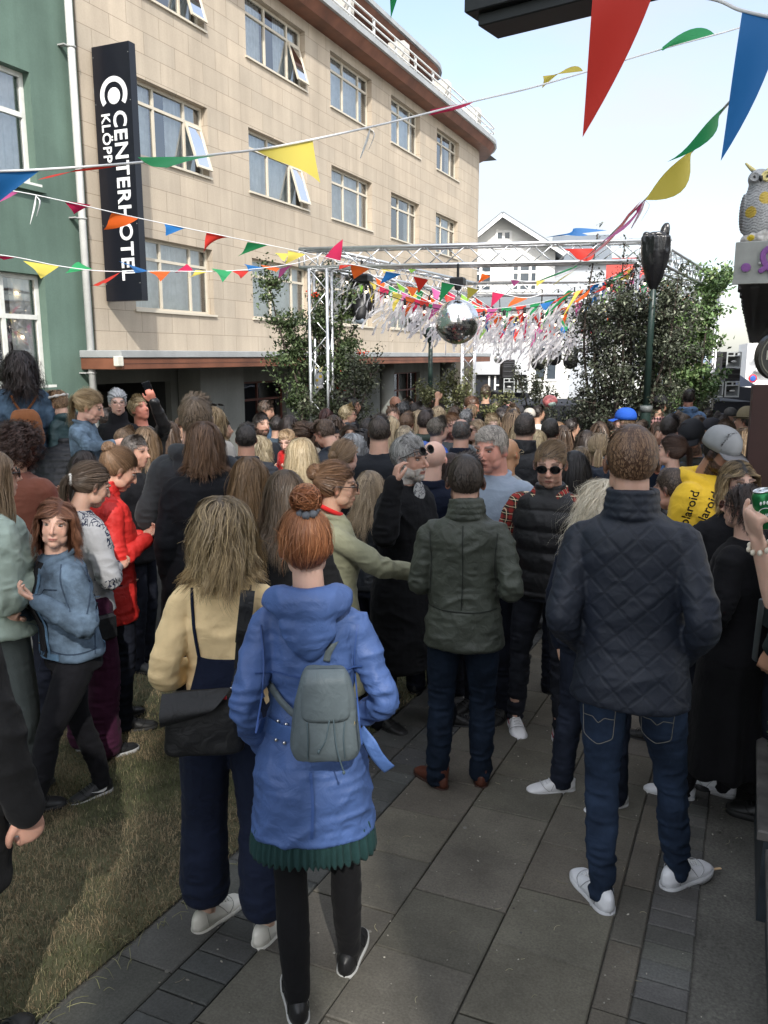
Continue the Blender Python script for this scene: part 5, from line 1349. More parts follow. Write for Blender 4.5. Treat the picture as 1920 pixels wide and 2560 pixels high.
cb2 = at(1030, 797, 15.0); mirror_ball(cb2, .20, 'small mirror ball half hidden by white streamers left of the large one', 3.1)
cb3 = at(1245, 898, 17.5); mirror_ball(cb3, .085, 'tiny mirror ball hanging low beyond the streamers', 3.1)
mo = thing('hoist_motor', 'black hoist motor clamped under the front beam above the large mirror ball', 'motor', (cB[0], cB[1], 2.93)); BLK = plain('black_metal', (.012, .012, .013), .4, amt=.1)
m = MB(); cbox(m, -.10, .10, -.07, .07, -.07, .05, bev=.02); tube(m, [(0, 0, .04), (0, 0, .22)], .02, 8); ell(m, (.0, 0, -.09), (.05, .05, .04), 10, 8); m.build('motor_case', BLK, mo)
lc = at(905, 770, 12.6); mh = thing('moving_head_light', 'black moving head stage light hanging from the left side of the truss', 'stage light', (lc[0], lc[1], lc[2]))
m = MB(); cbox(m, -.14, .14, -.10, .10, .36, .50, bev=.03); m.build('base', BLK, mh); m = MB(); tube(m, [(-.17, 0, -.04), (-.17, 0, .25), (-.1, 0, .36), (.1, 0, .36), (.17, 0, .25), (.17, 0, -.04)], .035, 8, 20); m.build('yoke', BLK, mh, True)
m = MB(); tube(m, [(0, .05, .16), (0, -.01, .02), (.01, -.07, -.12)], [.11, .135, .105], 16, 8); h_ = m.build('head', BLK, mh, True); m = MB(); ell(m, (.014, -.115, -.19), (.075, .03, .06), 16, 8, rotx(.5)); m.build('lens', plain('lens_glass', (.25, .3, .36), .05, spec=.8), h_, True)
m = MB(); tube(m, [(0, 0, .5), (0, 0, ZT - lc[2])], .02, 8); m.build('clamp', BLK, mh)
for k, (x, y, d) in enumerate(((1430, 880, 17.6), (1350, 885, 18), (1390, 872, 18.2))):
    c = at(x, y, d); t = thing('par_can_light', 'black stage lantern hanging under the rear beam, %s of three' % ('right', 'left', 'middle')[k], 'stage light', tuple(c)); m = MB(); tube(m, [(0, 0, 0), (0, -.12, -.2)], [.13, .16], 14); m.build('can', BLK, t, True); m = MB(); tube(m, [(0, 0, .05), (0, 0, ZT - c[2])], .015, 6); m.build('clamp', BLK, t)

# ------------------------------------------------------------------ lamp posts with wrapped heads
GREENP = plain('dark_green_paint', (.018, .035, .030), .4, amt=.15)
def lamppost(px, ptop, d, h1, label, bag=None, r=.047):
    p = at(px, ptop, d); g = gz(0, p[1]); t = thing('lamp_post', label, 'lamp post', (p[0], p[1], g), YAW); H_ = p[2] - g
    m = MB(); tube(m, [(0, 0, 0), (0, 0, 1.0)], .085, 16, cap=False); tube(m, [(0, 0, 1.0), (0, 0, 1.9), (0, 0, 1.95)], [.075, .07, .06], 16, cap=False); tube(m, [(0, 0, 1.9), (0, 0, H_ - .2)], [r, r * .8], 14, cap=False); m.build('pole', GREENP, t, True)
    m = MB(); tube(m, [(0, 0, 1.86), (0, 0, 1.94)], .082, 16, cap=False); m.build('collar', plain('grey_collar', (.12, .13, .13), .5), t, True)
    if bag:
        w, hb, mat = bag; rs = np.random.RandomState(int(px)); m = MB(); rings = []
        for z, q in ((H_ - hb * 1.28, .25), (H_ - hb * 1.05, .22), (H_ - hb * .98, .30), (H_ - hb * .8, .62), (H_ - hb * .5, .92), (H_ - hb * .25, 1.0), (H_ - hb * .08, .98)): rings.append((z, 0, 0, w / 2 * q, w / 2 * q * .8))
        loft(m, rings, 20, 2.2, 18)
        ell(m, (-w * .36, 0, H_ - hb * .06), (.05, .04, .05), 8, 6); ell(m, (w * .30, 0, H_ + .0), (.055, .04, .11), 8, 6, roty(.3)); ell(m, (w * .05, 0, H_ - hb * .06), (.12, .06, .05), 8, 6)
        def pb(P, Nn): n1 = 1 - np.abs(2 * vnoise(P * [2.2, 2.2, .5], 4.5, 4) - 1); n2 = 1 - np.abs(2 * vnoise(P * [1.6, 1.6, .6], 11, 6) - 1); return P + Nn * ((n1 - .6) * .06 + (n2 - .6) * .02)[:, None] * np.array([1, 1, .5]) * np.clip((P[:, 2] - (H_ - hb * 1.0)) / hb, .15, 1)[:, None], None
        fuse(m, 'plastic_wrap', mat, t, .011, 1, pb)
    return t, H_
BAGM = plain('black_bin_liner', (.007, .007, .008), .25, spec=.5, bmp=.3, bscale=14, bdist=.015)
lamppost(1641, 580, 10.5, 0, 'lamp post wrapped in shiny black plastic before the right truss corner', (.35, .70, BAGM))
lamppost(1776, 826, 20, 0, 'distant lamp post with its head wrapped in camouflage cloth by the sea', (.34, .62, plain('camouflage_cloth', (.10, .11, .075), .7, amt=.8, scale=9)), r=.06)
t, H_ = lamppost(1077, 815, 14.5, 0, 'dark green lamp post with a small uncovered head below the mirror balls')
m = MB(); tube(m, [(0, 0, H_ - .25), (0, 0, H_ - .12)], [.06, .16], 12); m.build('lamp_head', GREENP, t, True); m = MB(); ell(m, (0, 0, H_ - .04), (.12, .12, .10), 14, 8); m.build('diffuser', plain('opal_glass', (.7, .7, .66), .3), t, True)

# ------------------------------------------------------------------ trees
def leafmat(): return attrmat('leaf', .5, .35, .15, 30)
def tree(label, px, pbase, d, H, W_, nst, nl, lsz, cols, seed, wind=(0, 0), berries=0, dens=1.0, top=None, name='tree', base_h=.4, shape=1.0, cat='tree', group=None, lean=0.0, ncl=90):
    rs = np.random.RandomState(seed); p = at(px, pbase, d); g = gz(0, p[1]); t = thing(name, label, cat, (p[0], p[1], g), YAW, group)
    m = MB(); cl = []
    for s_ in range(nst):
        a = rs.uniform(0, 6.283); r0 = rs.uniform(.02, .22) * W_ * .5; x0, y0 = r0 * math.cos(a), r0 * math.sin(a); sp = W_ * .5 * rs.uniform(.25, .85)
        hh = H * rs.uniform(.72, 1.0); tip = np.array([x0 + sp * math.cos(a) + lean, y0 + sp * math.sin(a) * .8, hh])
        P = [np.array([x0, y0, 0]), np.array([x0 * 1.2, y0 * 1.2, hh * .35]) + rs.normal(size=3) * .05, (np.array([x0, y0, hh * .45]) + tip) / 2 + rs.normal(size=3) * .10, tip]
        cu = catmull(P, 14); tube(m, cu, np.linspace(.035, .007, 14) * (H / 4) ** .5 * (1.4 if nst < 4 else 1), 7)
        nb = int(ncl / nst)
        for b_ in range(nb):
            i = rs.uniform(base_h * 13 * .9, 13); q = cu[int(i)]; tt = i / 13; L_ = W_ * .34 * (1.25 - .75 * tt) * rs.uniform(.4, 1.1) * shape; a2 = rs.uniform(0, 6.283); e = q + np.array([math.cos(a2) * L_, math.sin(a2) * L_, L_ * rs.uniform(-.1, .8)])
            mid = (q + e) / 2 + rs.normal(size=3) * .04; tube(m, [q, mid, e], [.009, .006, .003], 4, 5); cl.append((q, mid, e))
        cl.append((cu[9], cu[11], cu[13])); cl.append((cu[11], cu[12], cu[13] + [.03, 0, .05]))
    m.build('trunk', plain('bark', (.055, .042, .034), .85, amt=.3, bmp=.4), t, True)
    n = int(nl * dens); k = rs.randint(0, len(cl), n); u = rs.uniform(.15, 1.12, n)[:, None]; A = np.array([c[0] for c in cl])[k]; B = np.array([c[1] for c in cl])[k]; E_ = np.array([c[2] for c in cl])[k]
    P = (1 - u) ** 2 * A + 2 * u * (1 - u) * B + u ** 2 * E_ + rs.normal(size=(n, 3)) * np.array([.075, .075, .065]) * W_ / 1.6 * rs.uniform(.3, 1.2, (n, 1))
    dr = unit_rows(rs.normal(size=(n, 3)) + [0, 0, .1]); nn = unit_rows(rs.normal(size=(n, 3)) * .8 + [0, 0, .8]); sd = unit_rows(np.cross(dr, nn)); up_ = np.cross(sd, dr)
    s = (lsz * rs.uniform(.6, 1.4, n))[:, None]; V = np.stack([P, P + dr * s * .5 + sd * s * .27 + up_ * s * .08, P + dr * s, P + dr * s * .5 - sd * s * .27 + up_ * s * .08], 1).reshape(-1, 3)
    j = np.arange(n)[:, None] * 4; tone = vnoise(P, 3.2, seed)[:, None] * .6 + .4 * rs.rand(n, 1); C = (np.array(cols[0]) * (1 - tone) + np.array(cols[1]) * tone) * rs.uniform(.6, 1.35, (n, 1))
    if len(cols) > 2: q = rs.rand(n) < .07; C[q] = cols[2]
    lf = MB(); lf.add(V, (j + [0, 1, 2, 3]).tolist(), np.repeat(C, 4, 0)); lf.build('crown', leafmat(), t)
    if berries:
        for b_ in range(berries):
            c = P[rs.randint(n)]; m = MB()
            for q in range(26): ell(m, c + rs.normal(size=3) * [.045, .045, .028], (.013,) * 3, 6, 4)
            m.build('berries', plain('red_berries', (.55, .045, .012), .35), t, True)
    return t
def unit_rows(a): return a / (np.linalg.norm(a, axis=1)[:, None] + 1e-9)
DK = ((.024, .030, .020), (.10, .115, .065), (.22, .23, .15))
tree('slender rowan with red berries standing at the left truss post', 790, 1100, 13.1, 4.05, 1.6, 9, 18000, .058, ((.020, .036, .016), (.085, .12, .045), (.16, .2, .09)), 21, berries=9, ncl=130)
tree('leafy dark sapling leaning right of the left truss post', 830, 1100, 12.5, 2.7, 1.6, 6, 5500, .055, DK, 22, ncl=80, lean=.35)
tree('sapling with small olive leaves below the large mirror ball', 1155, 1100, 13.2, 2.75, 1.5, 8, 11000, .048, ((.045, .05, .02), (.16, .17, .07), (.28, .28, .14)), 23, ncl=100, base_h=.15)
tree('tall dark leaved birch at the right truss post', 1536, 1110, 11.7, 4.05, 2.0, 13, 32000, .050, ((.030, .036, .024), (.085, .098, .062), (.26, .28, .20)), 24, ncl=300, base_h=.12)
tree('narrow dark leaved birch behind the front beam', 1500, 1110, 11.8, 4.3, .9, 5, 4200, .042, ((.016, .018, .014), (.07, .075, .06), (.2, .2, .16)), 25, ncl=70, base_h=.3)
tree('bright green rowan with orange berries right of the wrapped lamp post', 1694, 1100, 15.2, 4.3, 1.9, 10, 24000, .085, ((.045, .095, .035), (.18, .27, .10), (.28, .35, .16)), 26, berries=14, ncl=170, base_h=.2)
tree('low dark bush at the foot of the green rowan', 1680, 1110, 14, 2.2, 1.7, 9, 7000, .05, DK, 27, ncl=100, base_h=.05)
tree('dark sapling by the left speaker stack', 1335, 1110, 16.5, 3.0, 1.3, 5, 4500, .05, DK, 28, ncl=60, base_h=.1)
tree('low leafy branches packed behind the crowd in the middle', 1420, 1130, 12.5, 2.1, 1.8, 8, 7000, .045, DK, 29, ncl=90, base_h=.05)

# ------------------------------------------------------------------ festoons of lamps with white streamers
STR = attrmat('streamer_paper', .7, .2, .02)
_nt = STR.node_tree; _t = N(_nt, 'ShaderNodeBsdfTranslucent'); _t.inputs['Color'].default_value = (.8, .79, .82, 1); _m = N(_nt, 'ShaderNodeMixShader', i_Fac=.6); _nt.links.new(_nt.nodes['Principled BSDF'].outputs[0], _m.inputs[1]); _nt.links.new(_t.outputs[0], _m.inputs[2]); _nt.links.new(_m.outputs[0], _nt.nodes['Material Output'].inputs['Surface'])
bulbm = emis('festoon_bulb', (1.0, .82, .6), 1.6)
def festoon(A, B, sag, nb, ns, label, seed, sl=.62):
    rs = np.random.RandomState(seed); A, B = np.array(A), np.array(B); t = thing('festoon_lights', label, 'festoon lights', tuple(A), 0, 'festoons of lamps and white streamers')
    f = lambda u: (A * (1 - u) + B * u + np.array([0, 0, -4 * sag * u * (1 - u)])) - A
    m = MB(); tube(m, [f(u) for u in np.linspace(0, 1, 30)], .007, 5); m.build('cable', BLK, t)
    bm = MB(); ell(bm, (0, 0, -.078), (.019, .019, .024), 10, 8); bme = bm.mesh('bulb', bulbm); sm_ = MB(); tube(sm_, [(0, 0, .01), (0, 0, -.055)], [.024, .020], 8); sme = sm_.mesh('lamp_holder', BLK)
    for i in range(nb):
        p = f((i + .5) / nb); o = bpy.data.objects.new('lamp_holder', sme); COL.objects.link(o); o.parent = t; o.location = p; b_ = bpy.data.objects.new('bulb', bme); COL.objects.link(b_); b_.parent = o
    for i in range(ns):
        u = (i + rs.rand()) / ns; p = f(u); m = MB(); L_ = sl * rs.uniform(.6, 1.25); w = rs.uniform(.010, .026); ph = rs.rand() * 6; wx, wy = -.55 + rs.normal() * .22, rs.normal() * .2
        pts = []; K = 9
        for k in range(K):
            q = k / (K - 1); pts.append(p + np.array([wx * q * L_ + .03 * math.sin(ph + q * 7), wy * q * L_ + .025 * math.cos(ph + q * 6), -math.sqrt(max(.05, 1 - wx * wx)) * q * L_]))
        pts = np.array(pts); sd = np.array([math.cos(ph), math.sin(ph), .2]); V = []
        for k in range(K):
            s_ = unit(sd + .7 * np.array([math.sin(k * .9 + ph), math.cos(k * .8), 0])); V += [pts[k] - s_ * w, pts[k] + s_ * w]
        m.add(V, [(2 * k, 2 * k + 1, 2 * k + 3, 2 * k + 2) for k in range(K - 1)], np.array([.88, .87, .89]) * rs.uniform(.88, 1.06)); m.build('streamer', STR, t, True)
fl = [(.04, .95, .05, 'nearest and highest on the left'), (.15, .9, .2, 'second from the front'), (.28, .95, .3, 'third from the front'), (.42, 1.0, .42, 'fourth from the front'), (.55, .95, .55, 'fifth from the front'), (.68, .95, .68, 'sixth from the front'), (.82, .9, .82, 'seventh from the front'), (.95, .9, .94, 'farthest at the rear beam')]
for k, (ul, sg_, ur, w) in enumerate(fl):
    A = P1 * (1 - ul) + P3 * ul + [.14, 0, -.16]; B = P2 * (1 - ur) + P4 * ur + [-.14, 0, -.16]
    festoon(A, B, .62 + .05 * (k % 3), 15, 96, 'festoon of warm bulbs and white streamers across the truss, ' + w, 40 + k, .48 if k < 6 else .62)
festoon(P1 + [.1, 1, -.16], P4 + [-.1, 0, -.2], .8, 16, 80, 'festoon of warm bulbs and streamers running diagonally under the truss from front left', 60)
festoon(P3 + [.1, 0, -.2], P2 + [-.1, .9, -.2], .8, 16, 80, 'festoon of warm bulbs and streamers running diagonally under the truss to front right', 61)

# ------------------------------------------------------------------ bunting
PEN = {k: v for k, v in dict(red=(.60, .035, .022), orange=(.75, .13, .02), yellow=(.68, .56, .10), green=(.035, .34, .12), blue=(.02, .16, .44), crimson=(.50, .015, .075), pink=(.60, .12, .33), lime=(.28, .55, .08), rose=(.72, .24, .24)).items()}
def penmat(c):
    key = ('pen', c)
    if key in MATS: return MATS[key]
    m = bpy.data.materials.new('pennant_' + c); m.use_nodes = True; nt = m.node_tree; b = nt.nodes['Principled BSDF']; L = nt.links
    b.inputs['Base Color'].default_value = c4(PEN[c]); b.inputs['Roughness'].default_value = .5; b.inputs['Specular IOR Level'].default_value = .3
    t = N(nt, 'ShaderNodeBsdfTranslucent'); t.inputs['Color'].default_value = c4(PEN[c]); mx = N(nt, 'ShaderNodeMixShader', i_Fac=.38); L.new(b.outputs[0], mx.inputs[1]); L.new(t.outputs[0], mx.inputs[2]); L.new(mx.outputs[0], nt.nodes['Material Output'].inputs['Surface'])
    MATS[key] = m; return m
STRG = plain('string', (.72, .72, .72), .6)
def bunting(label, path, pens, seed=0, r=.005, fold=1.0):
    """path: (px, py, depth) points of the string; pens: (colour, (A), (B), (tip), depth) corners"""
    rs = np.random.RandomState(seed); pts = np.array([at(*q) for q in path]); t = thing('bunting', label, 'bunting', tuple(pts[0]))
    m = MB(); cu = catmull(pts - pts[0], 10 * len(pts)); tube(m, cu, r, 5); m.build('string', STRG, t, True)
    pxs = np.array([q[0] for q in path]); ds = np.array([q[2] for q in path]); o_ = np.argsort(pxs)
    for k, pn in enumerate(pens):
        c, A, B, T = pn[:4]; dd = pn[4] if len(pn) > 4 else None; blg = pn[5] if len(pn) > 5 else None
        dA, dB = (np.interp(A[0], pxs[o_], ds[o_]), np.interp(B[0], pxs[o_], ds[o_])) if dd is None else (dd, dd)
        a, b_ = at(*A, dA), at(*B, dB); tp = at(*T, (dA + dB) / 2 * (1 + rs.uniform(-.03, .03))); n = 9; V = []; idx = {}
        nn = unit(np.cross(b_ - a, tp - a)); sz = np.linalg.norm(tp - (a + b_) / 2) + np.linalg.norm(b_ - a); ph = rs.rand() * 6
        mid = at(*blg, (dA + dB) / 2) if blg else None
        for i in range(n + 1):
            for j in range(n + 1 - i):
                u, v = i / n, j / n; w = 1 - u - v; p = a * w + b_ * u + tp * v
                if mid is not None: base_ = (b_ + tp) / 2; p = p + (mid - base_) * 3.2 * v * (1 - v) * (u / max(u + w, 1e-6))
                p = p + nn * (math.sin(ph + u * 5 + v * 4) * .05 * sz * v * fold)
                idx[i, j] = len(V); V.append(p)
        V = np.array(V); F = []
        for i in range(n):
            for j in range(n - i):
                F.append((idx[i, j], idx[i + 1, j], idx[i, j + 1]))
                if i + j < n - 1: F.append((idx[i + 1, j], idx[i + 1, j + 1], idx[i, j + 1]))
        m = MB(); m.add(V - pts[0], F); m.build('pennant', penmat(c), t, True)
    return t
bunting('large bunting string crossing the sky from lower left to upper right', [(-60, 430, 3.0), (104, 424, 3.1), (330, 408, 3.3), (550, 385, 3.5), (700, 365, 3.6), (960, 310, 3.9), (1190, 252, 4.2), (1359, 211, 4.4), (1650, 124, 4.6), (1840, 72, 4.7), (1990, 20, 4.8)],
        [('blue', (-5, 428), (104, 423), (-6, 506)), ('red', (320, 408), (190, 424), (97, 455)), ('green', (344, 393), (539, 391), (415, 431), None, (490, 402)), ('yellow', (637, 374), (782, 352), (800, 460)), ('crimson', (1076, 274), (1187, 252), (1075, 293), None, (1150, 278)), ('yellow', (1357, 190), (1458, 178), (1360, 218), None, (1428, 160)), ('green', (1652, 124), (1787, 86), (1655, 116), None, (1738, 66))], 1)
bunting('sloping bunting of small pennants from upper left towards the truss', [(-40, 470, 7.2), (48, 480, 7.4), (160, 503, 7.7), (345, 545, 8.4), (560, 590, 9.2), (764, 632, 10.2), (860, 655, 11)],
        [('pink', (48, 480), (2, 478), (-5, 508)), ('crimson', (160, 502), (228, 512), (186, 536)), ('orange', (281, 530), (347, 545), (258, 573), None, (310, 568)), ('blue', (410, 558), (463, 570), (417, 586)), ('red', (517, 580), (572, 593), (505, 634), None, (530, 603)), ('green', (619, 605), (669, 613), (596, 645)), ('yellow', (720, 626), (764, 636), (716, 658)), ('yellow', (686, 632), (722, 634), (712, 650)), ('crimson', (810, 645), (851, 653), (853, 599))], 2)
bunting('low bunting of small pennants across the foot of the black hotel sign', [(-40, 632, 8), (50, 645, 8.2), (148, 665, 8.5), (260, 678, 8.8), (400, 678, 9.3), (580, 677, 10), (730, 660, 10.8), (800, 640, 11.6)],
        [('crimson', (-8, 640), (46, 642), (10, 652)), ('yellow', (58, 652), (148, 666), (104, 693)), ('green', (163, 683), (231, 672), (197, 655)), ('red', (232, 713), (301, 680), (266, 714)), ('blue', (298, 653), (370, 677), (338, 679)), ('orange', (371, 678), (427, 677), (401, 701)), ('crimson', (437, 682), (483, 676), (468, 658)), ('yellow', (469, 695), (524, 678), (490, 680)), ('green', (528, 671), (580, 678), (558, 700)), ('red', (580, 677), (623, 677), (602, 696)), ('blue', (609, 660), (665, 670), (625, 674)), ('orange', (651, 662), (700, 670), (689, 683)), ('pink', (732, 662), (700, 672), (694, 694))], 3)
bunting('string of bright pennants hung just behind the front beam of the truss', [(840, 655, 11.6), (900, 665, 11.4), (985, 682, 11.1), (1060, 694, 11), (1120, 708, 10.9), (1185, 720, 10.9), (1250, 733, 10.8), (1320, 744, 10.8), (1400, 720, 10.9), (1480, 712, 11), (1560, 690, 11.2)],
        [('red', (842, 675), (885, 662), (850, 668)), ('orange', (877, 660), (924, 672), (881, 701)), ('blue', (965, 678), (1004, 685), (952, 710)), ('red', (1033, 691), (1071, 699), (1047, 730)), ('orange', (1045, 720), (1016, 716), (1030, 743)), ('green', (1104, 705), (1138, 711), (1099, 755)), ('yellow', (1168, 717), (1197, 725), (1168, 749)), ('crimson', (1231, 730), (1263, 734), (1228, 764)), ('orange', (1289, 741), (1319, 746), (1269, 767)), ('blue', (1350, 760), (1385, 752), (1365, 778)), ('red', (1420, 733), (1432, 728), (1368, 766)), ('green', (1436, 728), (1420, 726), (1371, 781)), ('yellow', (1453, 726), (1440, 728), (1403, 799)), ('orange', (1488, 708), (1476, 712), (1434, 760), None, (1470, 742)), ('blue', (1502, 706), (1486, 708), (1474, 737)), ('red', (1529, 695), (1506, 704), (1484, 733), None, (1520, 722)), ('green', (1558, 682), (1535, 692), (1508, 728)), ('yellow', (1583, 668), (1566, 678), (1549, 703), None, (1578, 700))], 4)
bunting('higher string of faint pennants before the white house', [(1100, 655, 12.4), (1160, 665, 12.6), (1220, 682, 13), (1290, 700, 13), (1350, 702, 13), (1440, 672, 12.4), (1520, 620, 11.5)],
        [('red', (1089, 656), (1114, 660), (1091, 672)), ('green', (1143, 655), (1150, 660), (1168, 669)), ('orange', (1204, 683), (1227, 691), (1197, 708)), ('pink', (1277, 700), (1301, 701), (1286, 718)), ('yellow', (1341, 701), (1364, 700), (1341, 719)), ('green', (1458, 652), (1440, 668), (1347, 711)), ('yellow', (1438, 676), (1422, 686), (1364, 720)), ('lime', (1016, 670), (1042, 674), (1030, 680)), ('yellow', (950, 672), (990, 676), (960, 684))], 5)
bunting('string of long pennants streaming from the top right corner to the truss', [(1990, 60, 2.4), (1935, 150, 2.6), (1812, 268, 3.0), (1741, 366, 3.6), (1620, 492, 4.6), (1500, 612, 7), (1430, 670, 10)],
        [('green', (1816, 262), (1790, 285), (1664, 402), None, (1790, 350)), ('yellow', (1741, 364), (1722, 382), (1605, 492), None, (1715, 478)), ('pink', (1622, 490), (1590, 524), (1504, 630), None, (1588, 560)), ('rose', (1612, 494), (1570, 535), (1434, 664), None, (1505, 632)), ('red', (1408, 622), (1487, 621), (1443, 642), 8, (1480, 652)), ('blue', (1363, 594), (1518, 576), (1470, 580), 8, (1420, 566))], 6)
bunting('two very large pennants on a cord at the top right', [(1380, -60, 1.9), (1560, -30, 1.85), (1770, -5, 1.8), (1856, 27, 1.75), (1990, 55, 1.7)],
        [('red', (1484, -40), (1640, -36), (1456, 336), None, (1570, 140)), ('blue', (1856, 26), (1960, 46), (1801, 396), None, (1905, 220))], 7, fold=.6, r=.004)
bunting('cord with one green pennant tip at the very top', [(900, -40, 2.6), (1000, -30, 2.6), (1100, -45, 2.6)], [('green', (974, -20), (998, -18), (977, 46))], 8)
rs = np.random.RandomState(77)
for k in range(8):
    u = .06 + .12 * k; A = P1 * (1 - u) + P3 * u + [.2, 0, -.1]; B = P2 * (1 - u) + P4 * u + [-.2, 0, -.1]; t = thing('bunting', 'string of small mixed pennants among the streamers under the truss, ' + ['first', 'second', 'third', 'fourth', 'fifth', 'sixth', 'seventh', 'last'][k] + ' row from the front', 'bunting', tuple(A), 0, 'bunting among the streamers')
    f = lambda q: (B - A) * q + np.array([0, 0, -4 * (.62 + .08 * (k % 4)) * q * (1 - q)])
    m = MB(); tube(m, [f(q) for q in np.linspace(0, 1, 20)], .004, 4); m.build('string', STRG, t)
    for i in range(20):
        q = (i + .6) / 21; a, b_ = f(q), f(q + .036); m = MB(); n_ = 5; tp = (a + b_) / 2 + np.array([rs.uniform(-.16, .08), rs.uniform(-.1, .1), -rs.uniform(.2, .32)]); V = []
        for r_ in range(n_ + 1):
            v = r_ / n_; L0 = a * (1 - v) + tp * v; R0 = b_ * (1 - v) + tp * v; w = np.array([0, 1, 0]) * math.sin(v * 4 + i) * .02; V += [L0 + w, (L0 + R0) / 2 - w * .6, R0 + w]
        m.add(V, [(3 * r_ + c, 3 * r_ + c + 1, 3 * r_ + c + 4, 3 * r_ + c + 3) for r_ in range(n_) for c in (0, 1)]); m.build('pennant', penmat(['lime', 'pink', 'red', 'yellow', 'orange', 'crimson', 'blue', 'green'][rs.randint(8)]), t, True)
# ribbon ends tied on the strings
for (x, y, d, w) in ((925, 322, 3.85, 'long string over the hotel'), (90, 490, 7.5, 'sloping string at the left edge'), (1612, 500, 4.7, 'string at the upper right')):
    p = at(x, y, d); t_ = MB(); s_ = d / 7
    tube(t_, [(0, 0, 0), (-.03 * s_, 0, -.09 * s_), (-.10 * s_, 0.01, -.22 * s_)], [.006 * s_, .012 * s_, .003], 5, 8, flat=.2); tube(t_, [(0, 0, 0), (.04 * s_, 0, -.05 * s_), (-.02 * s_, 0.01, -.16 * s_)], [.006 * s_, .010 * s_, .003], 5, 8, flat=.2)
    o = t_.build('ribbon', STRG, None, True); o.location = p; tag(o, 'loose white ribbon ends knotted to the ' + w, 'ribbon')

# ------------------------------------------------------------------ owls
def owl(loc, rz, s, label):
    t = thing('owl_statue', label, 'statue', tuple(loc), rz, None, s); m = MB()
    loft(m, [(.04, 0, .01, .055, .05), (.10, 0, .01, .085, .075), (.18, 0, .005, .090, .080), (.27, 0, 0, .078, .070), (.33, 0, 0, .062, .056), (.36, 0, .0, .060, .055)], 24, 2.0, 22)
    ell(m, (0, -.005, .385), (.068, .062, .058), 20, 14)
    for q in (-1, 1):
        ell(m, (q * .074, .012, .19), (.026, .055, .115), 12, 10, rotx(.12)); tube(m, [(q * .010, -.055, .405), (q * .045, -.045, .430), (q * .085, -.02, .475)], [.010, .014, .008], 8, 8)
        tube(m, [(q * .034 + math.cos(a) * .027, -.062 + abs(q) * 0, .388 + math.sin(a) * .025) for a in np.linspace(0, 6.283, 13)[:-1]], .006, 6, closed=True)
        ell(m, (q * .035, -.056, .388), (.022, .010, .020), 10, 8)
    tube(m, [(0, -.066, .392), (0, -.082, .372), (0, -.074, .352)], [.010, .012, .003], 8, 6); tube(m, [(0, .06, .14), (0, .085, .05), (0, .08, .0)], [.05, .04, .03], 10, 8, flat=.5)
    def po(P, Nn):
        x, y, z = P[:, 0], P[:, 1], P[:, 2]; C = np.tile(np.array([.34, .35, .36]), (len(P), 1)); fr = (z < .345) & (z > .06)
        sc_ = np.abs(np.sin(z * 190 + 1.5 * np.sin(x * 90))) ** .6; P = P + Nn * ((sc_ - .5) * .0045 * fr)[:, None]; C = C * (1 - .55 * (fr * (sc_ < .45)))[:, None]
        wing = np.abs(x) > .078; C[wing & fr] *= .6; C *= (.8 + .4 * vnoise(P, 22, 3))[:, None]
        yel = np.array([.42, .30, .04]); pale = np.array([.60, .52, .22]); f = y < -.02
        C[f & (((x - .035) / .036) ** 2 + ((z - .265) / .036) ** 2 < 1)] = yel; C[f & (((x + .04) / .03) ** 2 + ((z - .185) / .034) ** 2 < 1)] = yel
        C[f & (((x - .036) / .034) ** 2 + ((z - .39) / .032) ** 2 < 1)] = pale; C[(z > .425) & (np.abs(x) > .03)] = pale
        for q in (-1, 1): C[f & (((x - q * .035) / .0085) ** 2 + ((z - .388) / .0085) ** 2 < 1)] = (.01, .01, .01)
        C[f & (np.abs(x) < .011) & (z > .345) & (z < .392) & (y < -.062)] = (.015, .015, .015)
        return P, C
    fuse(m, 'body', attrmat('painted_plastic', .5, .4, .05), t, .0048, 1, po)
    m = MB(); rs = np.random.RandomState(4); ell(m, (0, .0, .03), (.085, .075, .045), 16, 10)
    for k in range(9): a = rs.rand() * 6.28; ell(m, (.06 * math.cos(a), .055 * math.sin(a), .035 + .02 * rs.rand()), (.03, .028, .03), 8, 6)
    def pr(P, Nn): C = np.tile(np.array([.50, .49, .47]), (len(P), 1)) * (.5 + .9 * vnoise(P, 38, 2))[:, None]; C[(((P[:, 0] + .03) / .02) ** 2 + ((P[:, 2] - .035) / .018) ** 2 < 1) & (P[:, 1] < 0)] = (.6, .45, .03); return P + Nn * ((vnoise(P, 60, 3) - .5) * .008)[:, None], C
    fuse(m, 'base_rock', attrmat('painted_plastic', .5, .4, .05), t, .005, 1, pr); return t
fp = at(1832, 705, 4.65); FZ0, FZ1, FX = fp[2], fp[2] + .215, fp[0]
ow = at(1886, 612, 4.75); owl((ow[0], ow[1], FZ1 + .002), YAW + R(-18), .93, 'grey owl statue dabbed with yellow paint, perched on the pale ledge at the right edge')
o2 = at(798, 972, 11.2); owl((o2[0], o2[1], o2[2]), YAW, .62, 'small owl statue with yellow ears strapped to the left truss post among leaves')
